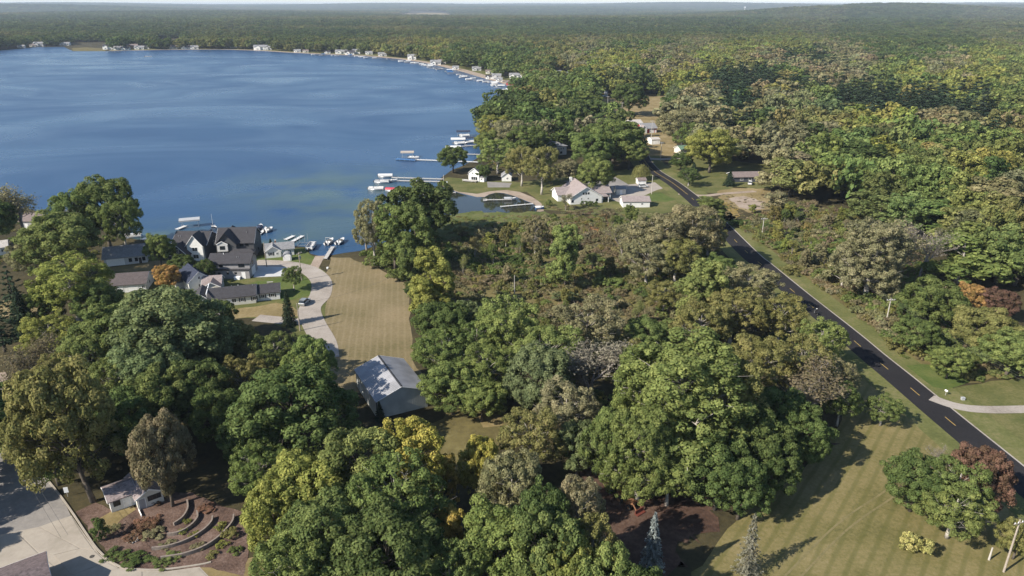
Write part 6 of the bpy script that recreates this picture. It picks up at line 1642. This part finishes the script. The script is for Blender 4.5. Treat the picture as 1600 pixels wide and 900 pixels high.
for k, (x, y, w) in enumerate([(724, 212, 1), (716, 224, 0), (731, 222, 0), (708, 237, 1)]):
    setat(lift('boat_lift', ['boat lift with a flat navy canopy at the far shore of the point', 'boat lift with a white canopy left of the shore trees', 'boat lift with a dark canopy against the shore trees', 'boat lift with a white canopy beside the dark round tree'][k], ['canvas_navy', 'boat_white', 'canvas_navy', 'boat_white'][k], L=9), x, y, math.radians(4))
    setat(pontoon('pontoon_boat', ['white pontoon boat under the flat navy canopy', 'white pontoon boat under the white canopy left of the shore trees', 'white pontoon boat under the dark canopy', 'pale pontoon boat beside the dark round tree'][k]), x + 2, y + 1, math.radians(4), .3)
poly_dock('dock', 'pale pier running out under the lifts', (752, 226), (712, 229), 1.6)
poly_dock('dock', 'pale pier behind the dark round tree', (750, 241), (706, 240), 1.6)
# cove
poly_dock('dock', 'weathered cross pier in the cove', (800, 311.5), (758, 312), 1.2, end=3.2)
setat(runabout('rowing_boat', 'grey covered boat at the cove pier', 'boat_grey', L=5.5, cover='boat_grey'), 797, 312.5, math.radians(3), .1)
poly_dock('dock', 'long white gangplank pier in the cove', (833, 318), (782, 322.5), 1.0, mat='dock_white')
setat(runabout('rowing_boat', 'upturned blue and white boat on the beach', 'boat_blue', L=4, cover='boat_white'), 843, 326.5, math.radians(15), .05)
setat(runabout('motor_boat', 'lone white boat out on the lake', L=12), 232, 88.5, math.radians(4), .1)
# piers and boats along the far shore
SH = [(500, 85.5), (540, 87), (570, 88.5), (600, 91), (630, 94), (668, 100), (700, 107), (730, 115), (760, 124), (786, 131), (806, 139), (815, 147), (810, 154), (792, 165)]
shl = smooth_line(gp(SH), 12); seg = [0.0]
for a, b in zip(shl, shl[1:]): seg.append(seg[-1] + (b - a).length)
def sh_at(s):
    for i in range(len(seg) - 1):
        if seg[i + 1] >= s: t = (s - seg[i]) / (seg[i + 1] - seg[i] + 1e-6); return shl[i].lerp(shl[i + 1], t), (shl[i + 1] - shl[i]).normalized()
    return shl[-1], (shl[-1] - shl[-2]).normalized()
rr = random.Random(3)
PB = [pontoon('moored_boat', 'x', seat='boat_white'), pontoon('moored_boat', 'x', cover='canvas_navy'), runabout('moored_boat', 'x'), pontoon('moored_boat', 'x', cover='boat_white', top=None), lift('shore_lift', 'x', 'boat_white'), lift('shore_lift', 'x', 'boat_blue')]
PBL = ['white pontoon boat moored along the crowded far shore', 'navy-covered pontoon boat moored along the crowded far shore', 'white runabout moored along the crowded far shore', 'white-covered pontoon boat moored along the crowded far shore', 'white-canopied boat lift along the crowded far shore', 'blue-canopied boat lift along the crowded far shore']
used = set(); s = 6; nd = 0; pier0 = None
while s < seg[-1] - 4:
    p, d = sh_at(s); n = Vector((d.y, -d.x, 0))
    if inpoly([p.x + n.x * 12], [p.y + n.y * 12], LAKE)[0] == False: n = -n
    n = (n + Vector((-.5, 0, 0))).normalized()
    L = rr.uniform(14, 26); nd += 1
    if pier0 is None:
        pier0 = thing('shore_pier', 'thin pale pier along the crowded far shore', 'dock', p, math.atan2(n.y, n.x), 'piers along the far shore')
        mb = MB()
        for i in range(6): mb.box(i * 3.6 + .03, i * 3.6 + 3.57, -.75, .75, .45, .58)
        mb.build('deck', 'dock_deck', pier0)
        for i in range(4):
            for y in (-.8, .8): MB().tube((.2 + i * 7, y, -.5), (.2 + i * 7, y, 1.0), .06, n=5).build('post', 'aluminium', pier0)
        o = pier0
    else: o = dup(pier0, p, math.atan2(n.y, n.x))
    o['label'] = 'thin pale pier along the crowded far shore' + (', stretch by the white houses' if p.x < -140 else ', middle stretch' if p.x < -60 else ', stretch nearest the point')
    o.scale = (L / 21.6, 1, 1)
    for side in (-1, 1):
        if rr.random() < .55:
            k = rr.choice([0, 0, 1, 2, 3, 3, 4, 5]); q = p + n * (L * rr.uniform(.65, .95)) + d * side * 3.4
            a = math.atan2(n.y, n.x) + rr.uniform(-.1, .1)
            if k not in used: used.add(k); o = PB[k]; o.location = (q.x, q.y, .1); o.rotation_euler = (0, 0, a)
            else: o = dup(PB[k], (q.x, q.y, .1), a)
            tag(o, PBL[k] + (', stretch by the white houses' if q.x < -140 else ', middle stretch' if q.x < -60 else ', stretch nearest the point'), group='boats of the far shore')
    s += rr.uniform(14, 23)
for k in range(len(PB)):
    if k not in used:
        p, d = sh_at(30 + 40 * k); PB[k].location = (p.x - 14, p.y - 10, .1); tag(PB[k], PBL[k], group='far shore: ' + PBL[k])

# ------------------------------------------------------------------ vehicles, poles, small things
def suv():
    t = thing('parked_car', 'silver SUV parked on the grass beside the gravel drive', 'car', (0, 0, 0))
    def sec(x, w, z0, z1): return [(x, -w, z0), (x, w, z0), (x, w, z1), (x, -w, z1)]
    def loft(S_, nm, mat):
        mb = MB()
        for s_ in S_: mb.v += s_
        for i in range(len(S_) - 1):
            for j in range(4): k = (j + 1) % 4; mb.f.append([i * 4 + j, i * 4 + k, i * 4 + 4 + k, i * 4 + 4 + j]); mb.mi.append(0)
        mb.f.append([3, 2, 1, 0]); e = (len(S_) - 1) * 4; mb.f.append([e, e + 1, e + 2, e + 3]); mb.mi += [0, 0]
        ob = mb.build(nm, mat, t); md = ob.modifiers.new('bevel', 'BEVEL'); md.width = .06; md.segments = 2; return ob
    loft([sec(-2.3, .8, .4, .95), sec(-2.2, .92, .3, 1.05), sec(.9, .93, .28, 1.05), sec(1.9, .88, .3, .98), sec(2.3, .78, .38, .8)], 'body', 'car_silver')
    loft([sec(-2.15, .8, 1.06, 1.1), sec(-1.9, .74, 1.06, 1.68), sec(-.1, .74, 1.06, 1.72), sec(.45, .72, 1.06, 1.6), sec(1.1, .8, 1.06, 1.1)], 'cabin', 'glass')
    MB().box(-1.85, .1, -.72, .72, 1.73, 1.78).build('roof_panel', 'car_silver', t)
    for x in (-1.4, 1.4):
        for y in (-.88, .88):
            w = MB().tube((x, y - .11, .34), (x, y + .11, .34), .34, n=14).build('wheel', 'rubber', t)
            MB().tube((x, y - .118 * (1 if y < 0 else -1), .34), (x, y - .125 * (1 if y < 0 else -1) * 1.02, .34), .2, n=10).build('rim', 'aluminium', w)
    for y in (-.6, .6): MB().box(2.2, 2.29, y - .18, y + .18, .66, .8).build('headlight', 'white_trim', t); MB().box(-2.31, -2.26, y - .15, y + .15, .75, .95).build('tail_light', 'machine_red', t)
    for y in (-1.0, 1.0): MB().box(.7, .9, y - .08, y + .08, 1.05, 1.2).build('mirror', 'black_paint', t)
    return t
o = suv(); setat(o, 476.5, 474.5, math.radians(80), .06)

# motorcycle with rider on the road
pc, dc = road_at(0)
best = min(((road_at(q)[0] - G(1275, 490)).length, q) for q in np.arange(5, cum[-1] - 5, 1.0))[1]
pc, dc = road_at(best); pc = pc + Vector((-dc.y, dc.x, 0)) * -1.6 if False else G(1274.5, 491.5)
a = math.atan2(dc.y, dc.x) + math.pi
t = thing('motorcycle', 'black touring motorcycle riding along the dark road', 'motorcycle', (pc.x, pc.y, Z * 5), a)
for x in (-.75, .78):
    w = MB(); nseg = 16
    for i in range(nseg):
        u0, u1 = 6.283 * i / nseg, 6.283 * (i + 1) / nseg
        w.tube((x + .28 * math.cos(u0), 0, .33 + .28 * math.sin(u0)), (x + .28 * math.cos(u1), 0, .33 + .28 * math.sin(u1)), .06, n=5, cap=False)
    wo = w.build('wheel', 'rubber', t); MB().tube((x, -.04, .33), (x, .04, .33), .2, n=10).build('rim', 'aluminium', wo)
MB().ball((.15, 0, .85), .3, (1.25, .6, .6), 10, 6).build('fuel_tank', 'black_paint', t, True)
MB().box(-.75, -.05, -.17, .17, .72, .82).build('saddle', 'black_cloth', t); MB().box(-.35, .35, -.16, .16, .3, .66).build('engine', 'machine_dark', t)
MB().tube((.78, -.12, .35), (.5, -.1, 1.05), .03).tube((.78, .12, .35), (.5, .1, 1.05), .03).build('fork', 'aluminium', t)
MB().path([(.35, -.42, 1.1), (.5, -.15, 1.08), (.5, .15, 1.08), (.35, .42, 1.1)], .02).build('handlebar', 'aluminium', t)
MB().poly([(.62, -.25, 1.0), (.62, .25, 1.0), (.48, .2, 1.45), (.48, -.2, 1.45)]).poly([(.63, -.25, 1.0), (.63, .25, 1.0), (.49, .2, 1.45), (.49, -.2, 1.45)][::-1]).build('windshield', 'pale_glass', t)
MB().ball((.68, 0, .95), .12).build('headlight', 'white_trim', t, True)
for y in (-.3, .3): MB().box(-.95, -.45, y - .1, y + .1, .45, .75).build('saddlebag', 'black_paint', t)
MB().tube((-.95, -.2, .28), (.1, -.2, .3), .045).build('exhaust', 'aluminium', t)
# rider: one skinned body
def person(label, joints, edges, radii, loc, rz, mat='black_cloth'):
    me = bpy.data.meshes.new('person'); me.from_pydata(joints, edges, []); me.materials.append(M[mat])
    o = link('person', me); o.location = loc; o.rotation_euler = (0, 0, rz); tag(o, label, 'person')
    sk = o.modifiers.new('skin', 'SKIN'); sk.use_smooth_shade = True
    for i, r in enumerate(radii): me.skin_vertices[0].data[i].radius = (r, r)
    me.skin_vertices[0].data[0].use_root = True
    sb = o.modifiers.new('sub', 'SUBSURF'); sb.levels = 1; sb.render_levels = 1
    return o
J = [(-.3, 0, .92), (-.26, 0, 1.15), (-.2, 0, 1.4), (-.15, 0, 1.52), (-.12, 0, 1.68), (-.17, .21, 1.42), (.08, .36, 1.2), (.36, .38, 1.12), (-.17, -.21, 1.42), (.08, -.36, 1.2), (.36, -.38, 1.12), (.12, .22, .84), (.0, .26, .42), (.14, .26, .34), (.12, -.22, .84), (.0, -.26, .42), (.14, -.26, .34)]
Eg = [(0, 1), (1, 2), (2, 3), (3, 4), (2, 5), (5, 6), (6, 7), (2, 8), (8, 9), (9, 10), (0, 11), (11, 12), (12, 13), (0, 14), (14, 15), (15, 16)]
rider = person('motorcycle rider in dark clothes sitting upright with hands on the handlebar', J, Eg, [.16, .15, .17, .06, .1, .075, .055, .04, .075, .055, .04, .09, .06, .05, .09, .06, .05], (pc.x, pc.y, Z * 5), a)
MB().ball((-.12, 0, 1.72), .15, (1.05, .9, 1.05), 10, 8).build('helmet', 'boat_white', rider, True)

# old orange backhoe in the clearing
t = thing('backhoe', 'rusty orange backhoe parked beside a spoil heap in the shaded clearing', 'backhoe', G(979, 788), math.radians(-52))
MB().box(-1.9, 1.6, -.5, .5, .6, 1.15).box(.3, 1.7, -.42, .42, 1.16, 1.6).build('body', 'rust_orange', t)
MB().box(-.95, .25, -.7, .7, 1.16, 1.3).build('platform', 'machine_dark', t)
mb = MB()
for x in (-.9, .2):
    for y in (-.62, .62): mb.box(x - .05, x + .05, y - .05, y + .05, 1.3, 2.5)
mb.build('cab_frame', 'machine_dark', t); MB().box(-1.1, .4, -.8, .8, 2.5, 2.6).build('cab_roof', 'rust_orange', t); MB().box(-.75, -.3, -.25, .25, 1.3, 1.75).build('seat', 'black_cloth', t)
for x, r in ((-1.0, .75), (1.2, .5)):
    for y in (-.8, .8):
        w = MB().tube((x, y - .2, r), (x, y + .2, r), r, n=16).build('wheel', 'rubber', t); MB().tube((x, y - .21, r), (x, y + .21, r), r * .5, n=10).build('rim', 'rust_orange', w)
for y in (-.62, .62): MB().path([(1.0, y, 1.1), (2.0, y, 1.5), (2.9, y, .6)], .11, 5).build('loader_arm', 'rust_orange', t)
MB().extrude([(2.8, -1, .1), (3.5, -1, .1), (3.5, -1, .2), (3.0, -1, .25), (2.95, -1, .85), (2.8, -1, .85)], (0, 2, 0)).build('front_bucket', 'machine_red', t)
MB().path([(-1.9, 0, 1.0), (-2.6, 0, 2.5), (-3.7, 0, 1.9)], .15, 6).build('boom', 'rust_orange', t); MB().path([(-3.7, 0, 1.9), (-3.9, 0, .7)], .12, 6).build('dipper', 'rust_orange', t)
MB().extrude([(-4.2, -.35, .1), (-3.7, -.35, .05), (-3.6, -.35, .7), (-4.0, -.35, .8)], (0, .7, 0)).build('rear_bucket', 'machine_dark', t)
def heap(name, label, px, py, r, h, mat, cat, seed):
    rg = random.Random(seed); mb = MB(); k = 14; rings = [(1, 0), (.8, .35), (.55, .7), (.28, .93)]
    for f, z in rings:
        for i in range(k): a_ = 6.283 * i / k; q = f * rg.uniform(.82, 1.15); mb.v.append((r * q * math.cos(a_), r * q * math.sin(a_), h * z * rg.uniform(.8, 1.1) - (.1 if z == 0 else 0)))
    mb.v.append((0, 0, h))
    for j in range(3):
        for i in range(k): n2 = (i + 1) % k; mb.f.append([j * k + i, j * k + n2, j * k + k + n2, j * k + k + i]); mb.mi.append(0)
    for i in range(k): mb.f.append([3 * k + i, 3 * k + (i + 1) % k, 4 * k]); mb.mi.append(0)
    o = mb.build(name, mat, None, True); o.location = G(px, py); return tag(o, label, cat)
heap('spoil_heap', 'round reddish spoil heap left of the backhoe', 966, 782, 1.6, .8, 'bare_earth', 'dirt heap', 1)

# utility poles and wires
def pole(label, px, py, H, mat='wood_pole', cross=True, rz=0.0, ins=True, lamp=False, trans=False):
    t = thing('utility_pole', label, 'utility pole', G(px, py), rz)
    MB().tube((0, 0, -.3), (0, 0, H), .17, .11, 8).build('pole', mat, t)
    if cross:
        c = MB().box(-1.2, 1.2, -.19, -.08, H - .55, H - .4).build('crossarm', mat, t)
        for x in (-1.05, -.4, .4, 1.05): MB().tube((x, -.13, H - .4), (x, -.13, H - .18), .05, n=6).build('insulator', 'plastic_white', c)
    if trans: MB().tube((.32, 0, H - 2.4), (.32, 0, H - 1.3), .25, n=10).build('transformer', 'boat_grey', t)
    if lamp: l_ = MB().path([(0, 0, H - .8), (.9, 0, H - .5), (1.5, 0, H - .5)], .04).build('lamp_arm', 'aluminium', t); MB().box(1.3, 1.8, -.13, .13, H - .62, H - .48).build('lamp_head', 'plastic_white', l_)
    return t
def hpx(px, py0, py1):
    """pole height from its foot and top pixels"""
    p = G(px, py0); lo, hi = .5, 20
    for _ in range(30):
        m = (lo + hi) / 2
        if PX(p.x, p.y, m)[1] > py1: lo = m
        else: hi = m
    return lo
pole('pale utility pole with crossarm in the brush right of the road', 1384, 506, hpx(1384, 506, 466), 'pale_pole', rz=.1)
pole('pale utility pole beside the road near the sandy lot', 1190, 371, hpx(1190, 371, 340), 'pale_pole', rz=.1)
pole('utility pole with a street lamp at the bottom right beside the olive tree', 1568, 894, hpx(1568, 894, 812), rz=.3, lamp=True)
pole('tall utility pole beside the white cottage', 417, 417.5, hpx(417, 417.5, 379), cross=False)
pole('utility pole with a transformer inside the gravel loop', 471.5, 438, hpx(471.5, 438, 394), cross=True, trans=True, rz=1.2)
pole('slim pole beside the gravel lane below the spruce', 469, 517, hpx(469, 517, 474), cross=False)
pole('dead weathered pole standing in the marsh', 804, 461, hpx(804, 461, 430), 'wood_grey', cross=False)
pole('pale utility pole on the lawn before the white house driveway', 1018, 303.5, hpx(1018, 303.5, 274), 'pale_pole', cross=False)
pole('utility pole at the road bend', 1032, 251, hpx(1032, 251, 222), 'pale_pole', cross=True)
pole('pale utility pole in front of the red barn', 1017, 224, hpx(1017, 224, 188), 'pale_pole')
pole('utility pole on the hill field, right one', 971, 187, hpx(971, 187, 160), 'pale_pole')
pole('utility pole on the hill field, left one', 949, 172, hpx(949, 172, 150), 'pale_pole')
pole('thin white pole on the tip of the point', 693.5, 289, hpx(693.5, 289, 273), 'pale_pole', cross=False)
pole('leaning guy post right of the bush group', 1545, 875, 2.4, 'pale_pole', cross=False)
def wire(label, pts, sag=1.2, name='power_line', n=3, gap=.9, r=.022):
    t = thing(name, label, 'power line', pts[0])
    for k in range(n):
        mb = MB()
        for a, b in zip(pts, pts[1:]):
            d = (b - a); d.z = 0; d.normalize(); off = Vector((-d.y, d.x, 0)) * (k - (n - 1) / 2) * gap
            L = [a + off + (b - a) * i / 14 - Vector((0, 0, sag * 4 * (i / 14) * (1 - i / 14))) for i in range(15)]
            mb.path([q - pts[0] for q in L], r, 3)
        mb.build('wire', 'wire', t)
def top(px, py, py1): p = G(px, py); p.z = hpx(px, py, py1) - .2; return p
wire('power lines strung along the brush right of the road', [top(1190, 371, 340), top(1384, 506, 466), Vector((112, 96, 9.5))])
wire('power line running to the bottom right lamp pole', [top(1568, 894, 812), Vector((98, 92, 9))], n=2)
wire('wire across the top of the mown field', [top(471.5, 438, 394), G(640, 395) + Vector((0, 0, 8))], n=1)
wire('wire across the lower mown field', [top(469, 517, 474), G(620, 470) + Vector((0, 0, 8))], n=1)
wire('wire crossing the concrete street', [G(0, 690) + Vector((0, 0, 9)), G(120, 905) + Vector((0, 0, 8))], n=2)

# garden walls: curved retaining walls
def gwall(label, pxs, h, wid=.27):
    L = smooth_line(gp(pxs), 7); A1, B1 = offset_line(L, -wid / 2), offset_line(L, wid / 2); mb = MB()
    for i in range(len(L) - 1):
        b = len(mb.v)
        for P_ in (A1[i], B1[i], B1[i + 1], A1[i + 1]): mb.v += [(P_.x, P_.y, -.1), (P_.x, P_.y, h)]
        q = [b + 1, b + 3, b + 5, b + 7]
        for f in (q, [b, b + 6, b + 7, b + 1], [b + 2, b + 3, b + 5, b + 4]): mb.f.append(f); mb.mi.append(0)
    for P_, R2 in ((A1[0], B1[0]), (B1[-1], A1[-1])): mb.poly([(P_.x, P_.y, -.1), (R2.x, R2.y, -.1), (R2.x, R2.y, h), (P_.x, P_.y, h)])
    o = mb.build('garden_wall', 'block_wall'); bm = bmesh.new(); bm.from_mesh(o.data); bmesh.ops.remove_doubles(bm, verts=bm.verts, dist=.001); bmesh.ops.recalc_face_normals(bm, faces=bm.faces); bm.to_mesh(o.data); bm.free()
    tag(o, label, 'retaining wall')
gwall('short curved garden wall nearest the brown oak', [(272, 822), (286, 812), (294, 798), (293, 785)], .7)
gwall('second curved garden wall from the cabin', [(262, 838), (280, 835), (298, 825), (309, 812), (308, 802)], .65)
gwall('third curved garden wall from the cabin', [(238, 860), (262, 857), (290, 848), (315, 834), (330, 820), (333, 810)], .65)
gwall('longest lowest curved garden wall', [(252, 875), (285, 870), (315, 860), (338, 846), (355, 830), (364, 818), (366, 808)], .7)
# stone ring
t = thing('stone_ring', 'ring of pale stones in the mulch bed', 'fire ring', G(208, 844))
stm = [unit_mesh(('st', k), lambda: MB().ball((0, 0, .12), .2, (1, .75, .7), 7, 5).mesh('stone', 'stone')) for k in range(1)]
for i in range(11):
    a_ = 6.283 * i / 11; o = link('stone', stm[0], t); o.location = (.75 * math.cos(a_), .75 * math.sin(a_), 0); o.rotation_euler = (0, 0, a_ * 2.3); o.scale = (1 + .25 * math.sin(i * 3), 1, 1)
t = thing('stone_pile', 'small heap of pale stones beside the stone ring', 'stones', G(215, 838))
for i in range(6): o = link('stone', stm[0], t); o.location = (.3 * math.cos(i * 2.2), .3 * math.sin(i * 1.7), .2 * (i // 3)); o.scale = (.9, .8 + .1 * (i % 3), .9)
t = tag(MB().tube((0, 0, 0), (0, 0, .025), .36, n=20).tube((0, 0, .026), (0, 0, .04), .26, n=20).build('manhole_cover', 'iron'), 'round iron manhole cover in the concrete street', 'manhole cover'); t.location = G(144, 870.5) + Vector((0, 0, Z * 3.6 + .05))
t = thing('street_sign', 'small white sign on a post beside the shaded street', 'sign', G(106, 776), .3)
MB().box(-.04, .04, -.03, .03, 0, 1.9).build('post', 'pale_pole', t); MB().box(-.35, .35, -.07, -.035, .9, 2.0).build('sign_board', 'plastic_white', t)
t = tag(MB().box(-.35, .35, -.25, .25, 0, .55).box(-.4, .4, -.3, .3, .56, .66).box(-.05, .05, -.05, .05, .67, .8).build('utility_box', 'boat_grey'), 'low grey utility box on the east lawn', 'utility box'); t.location = G(1504, 625)
t = thing('rural_mailbox', 'white mailbox on a post where the lawn driveway meets the road', 'mailbox', G(1477, 618), .4)
MB().box(-.05, .05, -.05, .05, 0, 1.05).build('post', 'wood_grey', t); MB().extrude([(-.14, -.3, 1.06), (.14, -.3, 1.06), (.14, -.3, 1.28), (.08, -.3, 1.38), (-.08, -.3, 1.38), (-.14, -.3, 1.28)], (0, .6, 0)).build('box', 'plastic_white', t)
t = tag(MB().tube((0, 0, 0), (0, 0, .55), .3, .34, 10).build('barrel', 'plastic_white'), 'white tub on the grass at the top corner of the field', 'tub'); t.location = G(512, 420)
t = thing('garden_bench', 'white bench on the tip of the grassy point', 'bench', G(697.5, 286.5), .5)
MB().box(-.7, .7, -.25, .25, .42, .48).build('seat', 'plastic_white', t); MB().box(-.7, .7, .22, .28, .5, .95).build('backrest', 'plastic_white', t)
for x in (-.6, .6): MB().box(x - .05, x + .05, -.22, .22, 0, .42).build('leg', 'plastic_white', t)
t = thing('picnic_table', 'dark picnic table on the lawn below the tall garage', 'picnic table', G(422, 444), .2)
MB().box(-.9, .9, -.35, .35, .7, .76).build('tabletop', 'wood_grey', t)
for y in (-.65, .65): MB().box(-.9, .9, y - .13, y + .13, .42, .47).build('bench', 'wood_grey', t)
for x in (-.6, .6): MB().box(x - .05, x + .05, -.6, .6, .34, .41).box(x - .05, x + .05, -.06, .06, 0, .69).build('leg', 'wood_grey', t)
for k, (px, py, mat, lab) in enumerate([(1005, 293, 'boat_white', 'white car parked by the willow driveway'), (1172, 288, 'boat_white', 'white car parked in shade at the dark low house'), (1188, 287, 'car_silver', 'silver car parked right of the white one at the dark low house')]):
    o = dup([q for q in COL.objects if q.get('label', '').startswith('silver SUV')][0], G(px, py), [.3, 1.2, 1.4][k], lab)
    o.location.z = .06
    for ch in o.children:
        if ch.name.startswith(('body', 'roof_panel')):
            ch.data = ch.data.copy(); ch.data.materials.clear(); ch.data.materials.append(M[mat])

# ------------------------------------------------------------------ air
m, n, l, b = new_mat('air'); n.remove(b)
pv = N(n, 'ShaderNodeVolumePrincipled'); pv.inputs['Density'].default_value = HAZE; pv.inputs['Color'].default_value = (.72, .84, 1, 1); pv.inputs['Anisotropy'].default_value = .0
l.new(pv.outputs[0], n['Material Output'].inputs['Volume'])
mb = MB().box(-32000, 32000, -32000, 32000, -1.5, 175); hz = mb.build('haze', 'air'); hz['kind'] = 'stuff'
